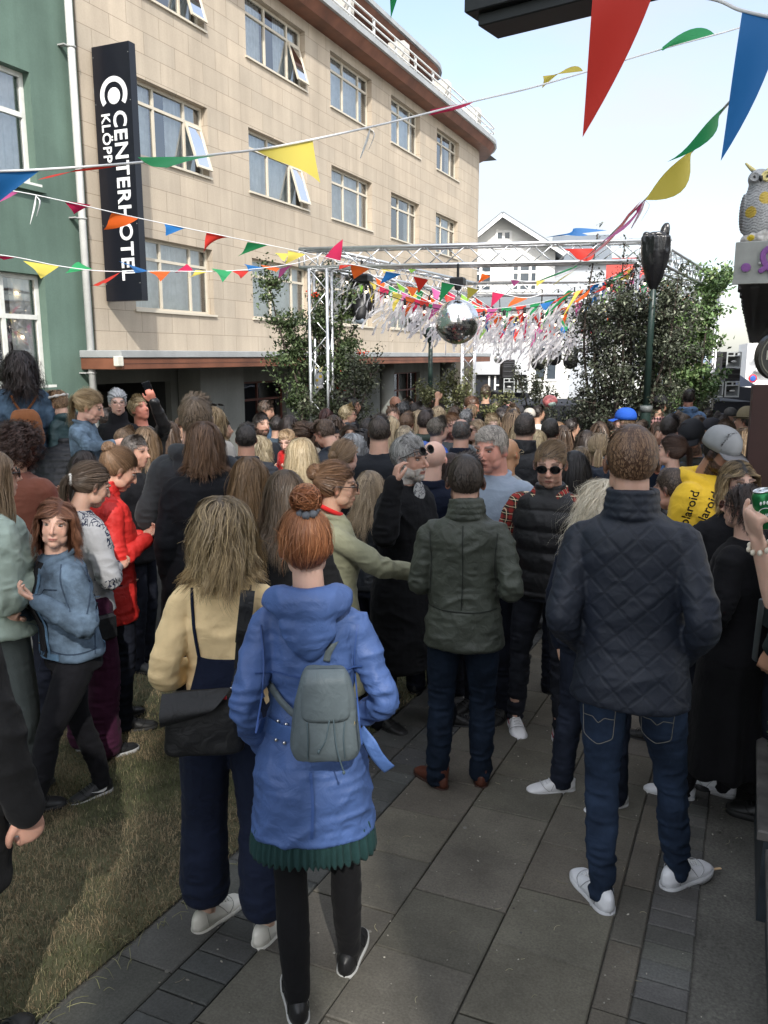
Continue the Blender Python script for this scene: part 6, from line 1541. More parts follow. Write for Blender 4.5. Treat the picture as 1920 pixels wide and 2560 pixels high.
# ledge / awning of the right building under the owl
aw = thing('awning', 'long dark ribbed awning with a pale painted end board along the right side', 'awning', (FX, fp[1], FZ0))
m = MB(); cbox(m, 0, .9, 0, .04, 0, FZ1 - FZ0, bev=.004); cbox(m, -.004, .9, -.012, .05, -.012, .008); m.build('end_board', plain('grey_white_paint', (.27, .28, .27), .6, amt=.25, scale=5, bmp=.2), aw)
m = MB(); xs = np.linspace(0, 25, 160); rs = np.random.RandomState(8); V = []
for k, y in enumerate(xs):
    e = .018 * (1 if (k // 2) % 2 else 0) + rs.uniform(0, .01); V += [(.012 + e, .045 + y, .0), (.9, .045 + y, .0), (.9, .045 + y, .16), (.012 + e, .045 + y, .16)]
F = []
for k in range(len(xs) - 1):
    for j in range(4): F.append((4 * k + j, 4 * k + (j + 1) % 4, 4 * k + 4 + (j + 1) % 4, 4 * k + 4 + j))
m.add(V, F); m.build('canopy_slab', plain('dark_soffit', (.045, .042, .045), .8, amt=.3, scale=3, bmp=.3), aw)
m = MB()
for x in (.09, .28): cbox(m, x, x + .05, .05, 24, -.03, -.001)
m.build('rib', plain('dark_rib', (.02, .02, .022), .7), aw)
pur = plain('purple_spray', (.20, .075, .26), .7, amt=.2, scale=40)
m = MB(); ell(m, (.062, -.014, .075), (.026, .0022, .024), 16, 6); s_ = .30
tube(m, [(s_ - .035, -.014, .17), (s_ - .055, -.014, .145), (s_ - .05, -.014, .105), (s_ - .02, -.014, .065), (s_ + .01, -.014, .03)], .016, 8, 14, flat=1, ref=(0, 1, 0)); tube(m, [(s_ - .035, -.014, .17), (s_ - .005, -.014, .165), (s_ + .01, -.014, .13), (s_ - .015, -.014, .09), (s_ - .06, -.014, .055)], .015, 8, 14)
m.v = [np.stack([q[:, 0] - .10 * (q[:, 0] > .15), -.013 + (q[:, 1] + .014) * .12, q[:, 2]], 1) for q in m.v]; m.build('spray_mark', pur, aw, True)
m = MB(); ell(m, (.13, -.012, .095), (.008, .004, .008), 10, 6); m.build('screw_head', ZINC, aw)
# round bar sign
p = at(1952, 890, 4.9); rsn = thing('round_bar_sign', 'round black bar sign hanging below the awning at the right edge', 'sign', tuple(p), YAW)
m = MB(); n_ = 40; prism(m, [(math.cos(a) * .145, math.sin(a) * .145) for a in np.linspace(0, 6.283, n_ + 1)[:-1]], (0, .03, 0), (1, 0, 0), (0, 0, 1), (0, -.06, 0)); m.build('disc', plain('sign_dark', (.012, .016, .014), .4), rsn)
m = MB(); tube(m, [(math.cos(a) * .128, -.031, math.sin(a) * .128) for a in np.linspace(0, 6.283, 41)[:-1]], .004, 5, closed=True); m.build('ring', plain('sign_gold', (.20, .20, .16), .5), rsn)
V, F = textmesh('IRISH', .075, .002, .01, 1.0); m = MB(); m.add(np.stack([V[:, 0] - .105, -.033 - V[:, 2], V[:, 1] - .02], 1), F); m.build('lettering', plain('sign_gold2', (.42, .42, .36), .5), rsn)
m = MB(); tube(m, [(0, 0, .14), (0, 0, FZ0 - p[2])], .008, 6); m.build('hanger', BLK, rsn)
# brown door leaf / panel and objects near the right edge
p = at(1884, 962, 4.25); z0 = gz(0, p[1]); m = MB(); cbox(m, 0, .5, 0, .06, 0, p[2] - z0, bev=.005); o = m.build('brown_screen_panel', plain('dark_brown_board', (.035, .014, .012), .6, amt=.2)); o.location = (p[0], p[1], z0); o.rotation_euler = (0, 0, YAW * .4); tag(o, 'tall dark brown screen panel at the right edge below the round sign', 'screen')
# overhead hanging sign box
q0, q1 = at(1165, 42, 3.0), at(1790, -60, 2.52); q0[2] = q1[2] = at(1165, 42, 3.0)[2] + .02; dq = unit(q1 - q0); Lq = np.linalg.norm(q1 - q0) + .25
ob = thing('overhead_sign_box', 'black framed sign box hanging overhead at the top of the view', 'sign', tuple(q0), math.atan2(dq[1], dq[0]))
m = MB(); cbox(m, 0, Lq, -.012, .20, -.012, .045, bev=.004); cbox(m, .0, .035, .0, .19, .045, .62); cbox(m, .04, Lq, .02, .17, -.055, -.012, bev=.004); m.build('frame', plain('sign_frame_black', (.018, .020, .022), .45, amt=.2, scale=10), ob)
m = MB(); cbox(m, .038, Lq, .004, .185, .047, .6); m.build('face', plain('sign_face', (.40, .47, .52), .35, amt=.1, scale=2), ob); m = MB(); cbox(m, .038, .17, -.004, .003, .047, .6); cbox(m, .40, .43, -.02, .003, .02, .10); m.build('white_border', plain('sign_white2', (.75, .76, .76), .4), ob)

# ------------------------------------------------------------------ speakers, dark tent, stage
def speaker(px, py, d, w, h, label, kind='horn', rz=0.0, floor=None):
    p = at(px, py, d); t = thing('loudspeaker', label, 'loudspeaker', tuple(p), YAW + rz, 'loudspeakers stacked by the stage'); m = MB()
    cbox(m, -w / 2, w / 2, .0, .6, 0, h, bev=.01); m.build('cabinet', BLK, t)
    if kind == 'horn':
        gm = plain('grey_speaker_paint', (.36, .38, .38), .5, amt=.15); m = MB(); b_ = w * .09; z1 = h * .72
        for (a, c, e, f) in ((-w / 2, -w / 2 + b_, 0, h), (w / 2 - b_, w / 2, 0, h), (-w / 2 + b_, w / 2 - b_, 0, b_), (-w / 2 + b_, w / 2 - b_, h - b_ * .8, h), (-w / 2 + b_, w / 2 - b_, z1, z1 + b_ * .8), (-b_ * .6, b_ * .6, z1 + b_ * .8, h - b_ * .8)): cbox(m, a, c, -.03, -.003, e, f)
        m.build('front_frame', gm, t); m = MB(); o_ = [(-w / 2 + b_, z_) for z_ in ()]
        x0, x1, c0, c1 = -w / 2 + b_, w / 2 - b_, b_, z1; xi, zi = w * .13, h * .07; zc = (c0 + c1) / 2
        V = [(x0, -.02, c0), (x1, -.02, c0), (x1, -.02, c1), (x0, -.02, c1), (-xi, .28, zc - zi), (xi, .28, zc - zi), (xi, .28, zc + zi), (-xi, .28, zc + zi)]; m.add(V, [(0, 1, 5, 4), (1, 2, 6, 5), (2, 3, 7, 6), (3, 0, 4, 7)]); m.build('horn_flare', plain('horn_grey', (.16, .17, .17), .5), t)
        m = MB(); ell(m, (0, -.035, zc), (w * .20, .02, h * .065), 14, 6); m.build('horn_mouth', plain('mouth_pale', (.42, .43, .42), .5), t, True)
        for o2 in t.children:
            if o2.name.startswith('cabinet'): o2.data.transform(Matrix.Translation((0, .3, 0)))
    else:
        m = MB()
        for z in (h * .1, h * .5, h * .88): cbox(m, -w / 2 + .02, w / 2 - .02, -.02, .0, z, z + .03)
        m.build('port_edge', plain('dark_grey_edge', (.04, .04, .045), .5), t)
    return t
def spx(x0, x1, y0, y1, d, **k): w = (x1 - x0) / FPX * d; h = (y1 - y0) / FPX * d; return (x0 + x1) / 2, y1, d, w, h
speaker(*spx(1814, 1851, 880, 920, 27), 'grey framed horn loudspeaker on top of the right hand stack')
speaker(*spx(1813, 1849, 921, 952, 27), 'black bass cabinet in the middle of the right hand stack', kind='bass')
speaker(*spx(1774, 1806, 954, 993, 27), 'left of two grey framed horn loudspeakers low in the right hand stack'); speaker(*spx(1810, 1846, 954, 993, 27), 'right of two grey framed horn loudspeakers low in the right hand stack')
speaker(*spx(1258, 1286, 946, 981, 24), 'grey framed horn loudspeaker beside the white shopfront'); speaker(*spx(1292, 1320, 946, 981, 24), 'grey framed horn loudspeaker half hidden by the rear truss post')
speaker(*spx(1257, 1287, 900, 915, 24), 'topmost grey cabinet of the left hand stack', kind='bass'); speaker(*spx(1256, 1288, 915, 945, 24), 'black bass cabinet stacked over the left hand horn loudspeakers', kind='bass')
NAVY = plain('black_stage_cloth', (.010, .012, .018), .7, amt=.2)
def block(px0, px1, pyt, d, label, name, cat, mat, depth=2.5, tp=1200, rz=0):
    a, b_ = at(px0, pyt, d), at(px1, pyt, d); g = gz(0, a[1]) - .02; w = np.linalg.norm((b_ - a)[:2]); m = MB(); cbox(m, 0, w, 0, depth, 0, a[2] - g, bev=.02); cbox(m, .0, w, -.02, -.003, (a[2] - g) * .86, (a[2] - g) * .92)
    for k in range(5): cbox(m, w * (k + .45) / 5, w * (k + .47) / 5, -.018, -.002, .1, (a[2] - g) * .84)
    o = m.build(name, mat); o.location = (a[0], a[1], g); o.rotation_euler = (0, 0, YAW + rz); return tag(o, label, cat)
block(1770, 1885, 1004, 27.2, 'wide black draped stage deck below the right hand speakers', 'stage_deck', 'stage', NAVY)
block(1250, 1325, 984, 24.2, 'black draped riser below the left hand speakers', 'speaker_riser', 'riser', NAVY)
block(1240, 1560, 1012, 20, 'long black stage deck behind the trees and crowd', 'stage_deck', 'stage', NAVY, 3)
# dark peaked tent behind the right stack
a = at(1735, 975, 31); g = gz(0, a[1]); tz = lambda y: at(1800, y, 31)[2] - g; kx = 31 / FPX
t = thing('dark_tent', 'dark blue peaked tent behind the right hand speaker stack', 'tent', (a[0], a[1], g), YAW); m = MB()
X0, X1, XP = 0, 155 * kx, 85 * kx; m.add([(X0, 0, tz(972)), (X1, 0, tz(965)), (X1, 4, tz(965)), (X0, 4, tz(972)), (XP - .6, 1.6, tz(918)), (XP + .5, 1.6, tz(915)), (XP + .5, 2.4, tz(915)), (XP - .6, 2.4, tz(918))], [(0, 1, 5, 4), (1, 2, 6, 5), (2, 3, 7, 6), (3, 0, 4, 7), (4, 5, 6, 7)]); m.build('roof', plain('tent_blue', (.035, .045, .07), .6), t)
m = MB(); cbox(m, X0, X1, 0.02, 3.98, 0, tz(970)); m.build('side', NAVY, t)
# pink balloon
p = at(1375, 1003, 15); t = thing('pink_balloon', 'shiny pink balloon with a pale patch floating over the crowd', 'balloon', tuple(p), YAW); m = MB(); ell(m, (0, 0, 0), (.135, .12, .115), 24, 16); m.build('envelope', plain('pink_foil', (.62, .20, .20), .25, amt=.1), t, True); m = MB(); ell(m, (.02, -.088, -.045), (.075, .04, .052), 14, 10); m.build('painted_patch', plain('pale_teal', (.42, .55, .50), .3), t, True); m = MB(); tube(m, [(0, 0, -.11), (.02, 0, -.5), (0, .02, -1.0)], .003, 4, 8); m.build('ribbon', STRG, t)
# prohibition sign disc far right
p = at(1882, 946, 33); t = thing('round_road_sign', 'blue round road sign with a red rim by the white building', 'road sign', (p[0], p[1], gz(0, p[1])), YAW); H_ = p[2] - gz(0, p[1]); m = MB(); ell(m, (0, 0, H_), (.17, .02, .17), 20, 6); m.build('rim', plain('sign_red', (.55, .02, .03), .4), t); m = MB(); ell(m, (0, -.012, H_), (.12, .02, .12), 20, 6); m.build('disc', plain('sign_blue', (.03, .12, .45), .4), t); m = MB(); tube(m, [(0, .03, 0), (0, .03, H_)], .03, 8); m.build('post', ZINC, t)

# ------------------------------------------------------------------ bottom right corner: dark planter boxes, hedge, strap
def pbox(label, x0, x1, y0, y1, h, col, name='planter_box'):
    t = thing(name, label, 'planter', (x0, y0, gz(0, y0))); m = MB(); cbox(m, 0, x1 - x0, 0, y1 - y0, -.02 - SLOPE * (y1 - y0), h, bev=.012); m.build('box', plain('worn_slate_paint', col, .5, amt=.5, scale=9, bmp=.3, bscale=20), t)
    m = MB(); cbox(m, -.022, .03, -.01, y1 - y0 + .01, h - .03, h + .012, bev=.006); m.build('edge_board', plain('worn_timber', (.09, .085, .08), .6, amt=.6, scale=6), t)
    m = MB(); cbox(m, .03, x1 - x0, 0, y1 - y0, h + .001, h + .012); m.build('top', plain('slate_top', (.03, .038, .045), .5, amt=.3, scale=6), t); return t
pbox('low dark painted planter box nearest the camera at the lower right edge', .20, .75, 1.2, 3.05, .20, (.035, .042, .05)); pbox('taller dark painted planter box under the hedge at the right edge', .17, .75, 3.10, 4.5, .36, (.03, .038, .045))
hg = thing('boxwood_hedge', 'strip of artificial boxwood hedge standing on the taller planter box', 'hedge', (.21, 3.2, gz(0, 3.2) + .36)); rs = np.random.RandomState(31); n = 9000; P = np.stack([rs.uniform(0, .45, n), rs.uniform(0, 1.1, n), rs.uniform(.0, .78, n)], 1); q = rs.rand(n); P[:, 0] = np.where(q < .6, rs.uniform(-.015, .03, n), P[:, 0]); P[:, 1] = np.where(q > .8, rs.uniform(-.015, .03, n), P[:, 1])
dr = unit_rows(rs.normal(size=(n, 3))); sd = unit_rows(np.cross(dr, rs.normal(size=(n, 3)))); s_ = rs.uniform(.008, .02, n)[:, None]; V = np.stack([P, P + dr * s_ * .5 + sd * s_ * .35, P + dr * s_, P + dr * s_ * .5 - sd * s_ * .35], 1).reshape(-1, 3); m = MB(); m.add(V, (np.arange(n)[:, None] * 4 + [0, 1, 2, 3]).tolist(), np.repeat(np.array([.05, .085, .035]) * rs.uniform(.4, 2.2, (n, 1)), 4, 0)); m.build('foliage', leafmat(), hg)
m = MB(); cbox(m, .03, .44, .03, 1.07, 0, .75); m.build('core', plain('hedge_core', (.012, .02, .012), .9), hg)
m = MB(); a, b_ = onG(1866, 1902), at(1905, 1500, 3.35); a = a + [0, 0, .02]; tube(m, [(0, 0, 0), (b_ - a) * .5 + [-.01, 0, -.01], b_ - a], .012, 8, 10, flat=.4); o = m.build('banner_strap', plain('grey_webbing', (.14, .16, .17), .7), None, True); o.location = a; tag(o, 'grey webbing strap slanting down to the ground before the black dress', 'strap')

# ------------------------------------------------------------------ the crowd
BLKF = (.010, .010, .012); NV = (.010, .014, .026)
def J_(kind, col, **k): d = dict(fab=(kind, col)); d.update(k); return d
def raised(label, name, x0, x1, y0, y1, zt, mat, cat):
    g = gz(0, y1) - .05; m = MB(); cbox(m, 0, x1 - x0, 0, y1 - y0, 0, zt - g, bev=.01)
    for k in range(1, 4): cbox(m, (x1 - x0) * k / 4 - .005, (x1 - x0) * k / 4 + .005, -.004, .0, 0, zt - g - .02)
    o = m.build(name, mat); o.location = (x0, y0, g); return tag(o, label, cat)
STEPM = plain('grey_concrete', (.16, .16, .15), .85, amt=.25, scale=3, bmp=.4)
raised('concrete ledge against the green house that onlookers stand on', 'concrete_ledge', -7.6, -4.05, 4.35, 6.0, .30, STEPM, 'ledge')
raised('low concrete step between the ledge and the hotel', 'concrete_step', -9.0, -4.3, 6.0, 8.2, -.08, STEPM, 'step')

# --- nearest people
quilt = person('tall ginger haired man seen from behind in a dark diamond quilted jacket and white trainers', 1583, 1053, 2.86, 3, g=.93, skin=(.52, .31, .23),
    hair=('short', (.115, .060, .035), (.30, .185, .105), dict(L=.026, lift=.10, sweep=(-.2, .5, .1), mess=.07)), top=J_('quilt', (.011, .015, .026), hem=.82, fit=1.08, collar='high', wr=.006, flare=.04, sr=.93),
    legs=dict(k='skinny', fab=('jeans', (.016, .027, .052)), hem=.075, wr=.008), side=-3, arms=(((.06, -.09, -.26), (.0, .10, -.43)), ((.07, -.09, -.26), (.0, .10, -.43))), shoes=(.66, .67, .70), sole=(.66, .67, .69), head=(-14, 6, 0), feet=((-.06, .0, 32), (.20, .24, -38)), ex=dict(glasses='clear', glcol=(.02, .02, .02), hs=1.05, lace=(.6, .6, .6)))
gjack = person('man seen from behind in a waxed olive field jacket, dark jeans and brown suede boots', 1165, 1130, 3.84, 6, g=.95, skin=(.45, .26, .19), hair=('short', (.030, .022, .017), (.075, .055, .042), dict(L=.045, lift=.22, sweep=(.3, .5, .2))),
    top=J_('wax', (.050, .057, .045), hem=.81, fit=1.05, collar='high', wr=.012, flare=.05, sr=.95), legs=dict(k='reg', fab=('jeans', (.010, .017, .032)), wr=.008, hem=.07), arms=('phone', 'fold2'), shoes=(.095, .030, .018), sole=(.05, .022, .014), head=(-8, 8, 0), feet=((-.12, 0, 42), (.10, .09, 6)), beard=((.03, .022, .018), .8), ex=dict(boot=1, nolace=1, hs=1.1))
blue = person('woman with auburn topknot seen from behind in a hooded blue raincoat and black leggings', 757, 1262, 2.38, 2, sex='f', skin=(.58, .37, .29), g=.94,
    hair=('tie', (.20, .065, .026), (.46, .21, .10), dict(tie=(.01, -.055, .118), bun=.044, boff=(0, .0, .038), vol=.22, mess=.10, fly=60)),
    top=J_('nylon', (.056, .104, .262), hem=.66, fit=1.0, collar='hood', flare=.10, wr=.013, hk=1.05, sr=.92, name='raincoat'), arms=('pocket', ((.11, -.05, -.25), (-.0, .10, -.38))),
    legs=dict(k='skinny', fab=('cotton', (.006, .006, .007)), hem=.10, wr=.002, skirt=(('cotton', (.014, .040, .040)), .585, .075, .80), pleat=46), shoes=(.012, .012, .013), sole=(.55, .55, .53), head=(-3, -3, -3),
    feet=((-.06, -.12, 8), (.12, .12, -14)), ex=dict(scrunchie=((.012, -.062, .125), (0, -.3, 1), .026, (.10, .11, .13)), hs=1.06), sock=None)
yel = person('woman with wavy streaked blonde hair in a pale yellow top and navy pinafore trousers', 553, 1232, 2.68, 6, sex='f', skin=(.55, .36, .27), g=.95,
    hair=('bob', (.12, .085, .052), (.50, .37, .20), dict(L=.27, vol=.30, curl=.013, freq=8, tip=.75, clump=16, fly=220, mess=.14, coll=1.12)), top=J_('cotton', (.82, .62, .34), hem=.92, fit=1.04, wr=.009, name='sweatshirt', sr=1.05), vest=None,
    arms=('fold2', 'fold2'), legs=dict(k='wide', fab=('cotton', (.011, .016, .036)), hem=.20, top=1.22, wr=.006), shoes=(.62, .60, .54), sole=(.66, .64, .58), feet=((-.12, .05, -38), (.12, -.05, -30)), head=(4, 2, 0), ex=dict(hs=1.08))
den = person('auburn haired woman in a denim jacket walking left and looking at the camera', 146, 1246, 3.55, 246, sex='f', skin=(.60, .36, .27), g=1.14, lean=5,
    hair=('bob', (.115, .045, .025), (.27, .13, .075), dict(L=.215, vol=.34, curl=.008, part=-.02, tip=.4, fly=60, dens=1.1)), top=J_('denim', (.075, .108, .150), hem=.93, fit=1.08, collar='shirt', wr=.010, name='denim_jacket'), arms=(('ik', (95, 1505, 3.42), (-.3, .2, .9), (.6, -.6, -1)), 'phone'),
    legs=dict(k='skinny', fab=('cotton', (.006, .006, .008)), hem=.08, wr=.005), feet=((-.07, .34, 0), (.07, -.14, 0)), shoes=(.016, .016, .018), sole=(.55, .55, .54), head=(-54, -2, -6), ex=dict(hs=1.06), lips=(.40, .14, .12), curls=(.35, .8))
shades = person('man in round sunglasses, black padded vest and red plaid shirt with white trainers', 1377, 1099, 4.42, 197, skin=(.56, .33, .25), hair=('short', (.09, .055, .033), (.34, .23, .13), dict(L=.042, lift=.22, sweep=(-.6, -.3, .3), clump=10, cw=.4)),
    top=dict(fab=('plaid', (.30, .035, .03), (.014, .028, .022)), hem=.92, fit=1.0, name='plaid_shirt', collar='shirt', wr=.008, sr=1.15), vest=J_('puffer', (.0075, .0075, .009), hem=.88, fit=1.07, puff=.115, collar='stand', name='padded_vest', wr=.006),
    arms=('pocket', ((.15, -.06, -.24), (.10, .08, -.43))), legs=dict(k='skinny', fab=('jeans', (.018, .020, .027)), hem=.075, wr=.009), shoes=(.70, .70, .71), sole=(.66, .67, .69), feet=((-.13, .06, 30), (.17, -.02, 30)), head=(-12, 14, 0), beard=((.10, .06, .04), .38), ex=dict(glasses='dark', hs=1.08))
greyb = person('grey bearded man in a long black coat lifting his sunglasses off his forehead', 1022, 1084, 4.55, 120, skin=(.47, .27, .20), g=1.08, hair=('short', (.16, .155, .15), (.52, .51, .49), dict(L=.055, lift=.15, sweep=(0, -.8, .2), mess=.12, clump=8, cw=.5)), beard=((.52, .50, .46), .95),
    top=J_('wool', (.0065, .0068, .008), hem=.42, fit=1.12, wr=.010, name='long_coat', flare=.06), arms=('down', ('ik', (985, 1212, 4.28), (-.6, .5, .2), (.7, .2, -1))), legs=dict(k='reg', fab=('jeans', (.008, .009, .012))), head=(6, 4, 4), ex=dict(glasses='dark', glup=24, hs=1.10), feet=((-.14, .22, 30), (.12, -.10, -10)), smile=.6)
polo = person('smiling grey haired man in a light grey polo shirt facing left', 1226, 1060, 4.75, 214, g=1.18, skin=(.62, .30, .23), hair=('short', (.20, .175, .15), (.50, .45, .39), dict(L=.034, lift=.08, sweep=(.5, -.6, .1))), top=J_('cotton', (.24, .29, .36), hem=.88, fit=1.08, collar='shirt', sl='short', name='polo_shirt'), head=(-4, 10, 0), smile=1, ex=dict(hs=1.12, bare=1))
sage = person('woman in sunglasses and a sage green coat with red collar reaching to the right', 846, 1152, 4.02, 78, sex='f', skin=(.50, .30, .21), hair=('tie', (.10, .050, .028), (.30, .17, .09), dict(tie=(0, -.10, .035), bun=.042, vol=.3, mess=.12, fly=30)),
    top=J_('cotton', (.225, .225, .150), hem=.52, fit=1.14, collar='shirt', flare=.08, wr=.010, name='coat'), arms=('down', ((.06, .22, -.15), (-.03, .46, -.23))), head=(10, 6, 0), smile=.7, ex=dict(glasses='dark', hs=1.06), legs=dict(k='reg', fab=('jeans', (.012, .012, .014))), feet=((-.1, .1, 5), (.1, -.12, -10)))
person('woman with long straight brown hair in a black jumper standing behind the auburn topknot', 712, 1168, 3.75, 6, sex='f', hair=('long', (.060, .040, .026), (.17, .12, .08), dict(L=.42, vol=.26, tip=.35, coll=1.1)), top=J_('knit', (.009, .009, .010), hem=.85), legs=dict(k='reg'), arms=('fold', 'fold'))
person('woman with long light brown hair in a bright blue padded jacket', 622, 1136, 4.35, 14, sex='f', hair=('long', (.13, .075, .038), (.36, .23, .12), dict(L=.46, vol=.30, curl=.012, tip=.5)), top=J_('puffer', (.045, .20, .38), puff=.055, hem=.86, fit=1.12, collar='high', wr=.008), arms=('fold', 'pocket'))
bobw = person('broad shouldered woman in a long black wool coat with a straight brown bob', 508, 1048, 4.5, 8, sex='f', g=1.16, hair=('bob', (.085, .045, .026), (.25, .145, .085), dict(L=.25, vol=.26, tip=.45, clump=10, coll=1.16)), top=J_('wool', (.010, .0105, .013), hem=.48, fit=1.20, collar='high', wr=.008, flare=.05, name='long_coat'), arms=('back', 'pocket'), legs=dict(k='skinny', fab=('cotton', (.006, .006, .007))))
person('tall light haired man in a two tone grey hoodie with a black hood', 486, 985, 4.75, 20, g=1.12, skin=(.52, .30, .22), hair=('short', (.12, .085, .055), (.28, .20, .13), dict(L=.045, lift=.4, mess=.2)), top=J_('knit', (.035, .038, .043), hem=.82, fit=1.10, collar='hood', hk=1.0), arms=('pocket', 'fold'), legs=dict(k='reg', fab=('jeans', (.01, .011, .013))), head=(-12, 0, 0), ex=dict(hs=1.08))
pais = person('woman with a low brown ponytail in a grey and black patterned blouse and purple trousers', 246, 1155, 4.2, 58, sex='f', skin=(.50, .30, .22), hair=('tie', (.060, .040, .028), (.17, .12, .085), dict(tie=(0, -.115, -.005), tail=.20, tdir=(-.2, -1, -.2), vol=.2, mess=.06)), top=dict(fab=('print', (.34, .34, .35), (.025, .030, .055)), hem=.90, fit=1.10, name='patterned_blouse', wr=.009, sr=1.12), legs=dict(k='wide', fab=('cotton', (.045, .010, .028)), hem=.10), arms=('fold', 'fold'), head=(10, 24, 0), ex=dict(hs=1.06, scrunchie=((0, -.118, -.005), (-.2, -1, -.2), .018, (.6, .58, .55))), shoes=(.015, .015, .016), sole=(.5, .5, .5))
person('smiling woman with pinned up fair hair in a bright red windproof jacket looking down', 322, 1122, 4.55, 74, sex='f', skin=(.58, .33, .24), hair=('tie', (.13, .075, .042), (.36, .22, .13), dict(tie=(0, -.09, .06), bun=.035, vol=.2)), top=J_('nylon', (.62, .030, .025), hem=.72, fit=1.12, collar='high', wr=.012), arms=('phone', 'phone'), head=(6, 30, 0), smile=1, ex=dict(hs=1.05))
person('man with cropped greying hair peering round the tall man in the grey hoodie', 338, 1084, 5.5, 112, skin=(.52, .29, .21), hair=('short', (.075, .062, .055), (.20, .17, .15), dict(L=.022)), top=J_('wool', BLKF, hem=.85), arms=('phone', 'down'), head=(12, 6, 0))
person('man with a mop of dark curly hair in a rust coloured jumper', 52, 1050, 4.55, 38, g=1.08, skin=(.50, .29, .20), hair=('curly', (.035, .020, .016), (.11, .062, .05), dict(L=.13, vol=.42, curl=.016, freq=16, mess=.3, clump=8)), top=J_('knit', (.175, .062, .040), hem=.88, fit=1.08, name='jumper'), arms=('phone', 'hold'), head=(6, 14, 0), ex=dict(hs=1.06))
mint = person('long haired woman with sunglasses in a pale mint jacket at the left edge', -25, 1118, 3.55, 82, sex='f', skin=(.55, .33, .25), hair=('long', (.15, .095, .055), (.42, .30, .19), dict(L=.34, vol=.24, tip=.6)), top=J_('cotton', (.36, .44, .38), hem=.92, fit=1.30, collar='shirt', sr=1.35, wr=.014), arms=('fold', 'phone'), legs=dict(k='wide', fab=('wool', (.085, .100, .098))), ex=dict(glasses='dark'))
edge = person('person in a black coat cut off by the left edge with one hand hanging down', -285, 1190, 2.05, 40, g=1.1, skin=(.52, .29, .22), hair=('short', (.03, .02, .02), (.08, .06, .05)), top=J_('wool', (.0075, .0078, .009), hem=.60, fit=1.12, wr=.008, name='coat'), arms=('down', ((.09, .0, -.285), (.11, .06, -.55), (-.9, .4, 0))), legs=dict(k='reg', fab=('cotton', (.006, .006, .007))), curls=(.35, .55))
person('woman with very long straight dark brown hair behind the patterned blouse', 208, 1122, 5.7, 50, sex='f', skin=(.55, .34, .25), hair=('long', (.022, .016, .014), (.060, .045, .04), dict(L=.55, vol=.25)), top=J_('cotton', BLKF, hem=.8), arms=('phone', 'down'))
bagw = person('woman with long dark curls and a denim jacket standing on the concrete ledge', 46, 872, 6.5, 352, sex='f', h=1.70, skin=(.45, .27, .18), hair=('long', (.014, .010, .010), (.045, .030, .028), dict(L=.38, vol=.55, curl=.016, freq=15, mess=.25, dens=1.6, w=.8)), top=J_('denim', (.055, .090, .135), hem=.92, fit=1.14, collar='shirt', wr=.010), arms=('phone', 'phone'), legs=dict(k='reg', fab=('cotton', (.007, .007, .009))), lod=1)
person('child in a hooded dark teal raincoat and white headband on the ledge facing left', 128, 976, 6.7, 318, sex='f', h=1.28, skin=(.60, .37, .28), hair=('short', (.15, .085, .045), (.42, .27, .15), dict(L=.05, mess=.3, lift=.4)), top=J_('nylon', (.020, .045, .050), hem=.44, fit=1.22, collar='hood', flare=.10, wr=.010, name='raincoat'), legs=dict(k='skinny', fab=('cotton', BLKF)), head=(-12, 26, 0), ex=dict(hs=1.3, scrunchie=((0, -.02, .06), (0, -.2, 1), .094, (.5, .48, .44))), lod=1)
girl = person('blonde girl with a ponytail in a light denim jacket dancing on the ledge', 236, 976, 5.9, 112, sex='f', h=1.30, skin=(.64, .38, .29), hair=('tie', (.30, .20, .10), (.62, .47, .28), dict(tie=(0, -.10, .045), tail=.26, curl=.01, vol=.25, mess=.14)), top=J_('denim', (.115, .165, .22), hem=.93, fit=1.12, collar='shirt', wr=.011, name='denim_jacket'), arms=('phone', ((.10, .16, -.14), (.06, .36, -.10))), legs=dict(k='reg', fab=('print', (.30, .30, .31), (.03, .03, .04))), head=(-10, 22, 0), lod=0, ex=dict(hs=1.3))
person('woman with swept back silver hair and wire glasses in a black jacket', 292, 972, 7.3, 196, sex='f', h=1.70, skin=(.64, .40, .32), hair=('tie', (.30, .31, .32), (.60, .61, .62), dict(tie=(0, -.1, .03), bun=.03)), top=J_('knit', BLKF, hem=.85, collar='high'), arms=('fold', 'phone'), head=(-22, 4, 0), ex=dict(glasses='clear', glcol=(.15, .12, .08)), lod=1)
red = person('red faced blond man in a black jacket holding up a phone and a green can', 336, 990, 7.6, 165, h=1.74, skin=(.56, .22, .16), hair=('short', (.28, .20, .10), (.58, .46, .28), dict(L=.05, mess=.2)), top=J_('leather', (.012, .012, .013), hem=.88, fit=1.1), arms=(('ik', (384, 1004, 7.3), (0, -.3, .3), (.6, 0, -1)), ((.06, .10, -.26), (-.10, .30, -.16))), head=(-25, -14, 6), lod=1)
person('person in a black puffer jacket bending over beside the dancing girl', 200, 1052, 6.8, 40, h=1.60, lean=30, hair=('short', (.02, .015, .012), (.05, .04, .03)), top=J_('puffer', (.010, .011, .014), puff=.05, hem=.80, fit=1.15, collar='high'), legs=dict(k='reg', fab=('jeans', (.012, .014, .022))), head=(0, 40, 0))
person('woman with loose light brown hair behind the man with cropped hair', 362, 1062, 6.5, 20, sex='f', hair=('long', (.12, .075, .042), (.30, .20, .12), dict(L=.3)), top=J_('cotton', (.03, .03, .03)), lod=1)
person('fair haired man half hidden between the dancing girl and the cropped man', 312, 1066, 7.0, 60, hair=('short', (.16, .10, .06), (.35, .24, .15)), top=J_('cotton', (.05, .03, .03)))
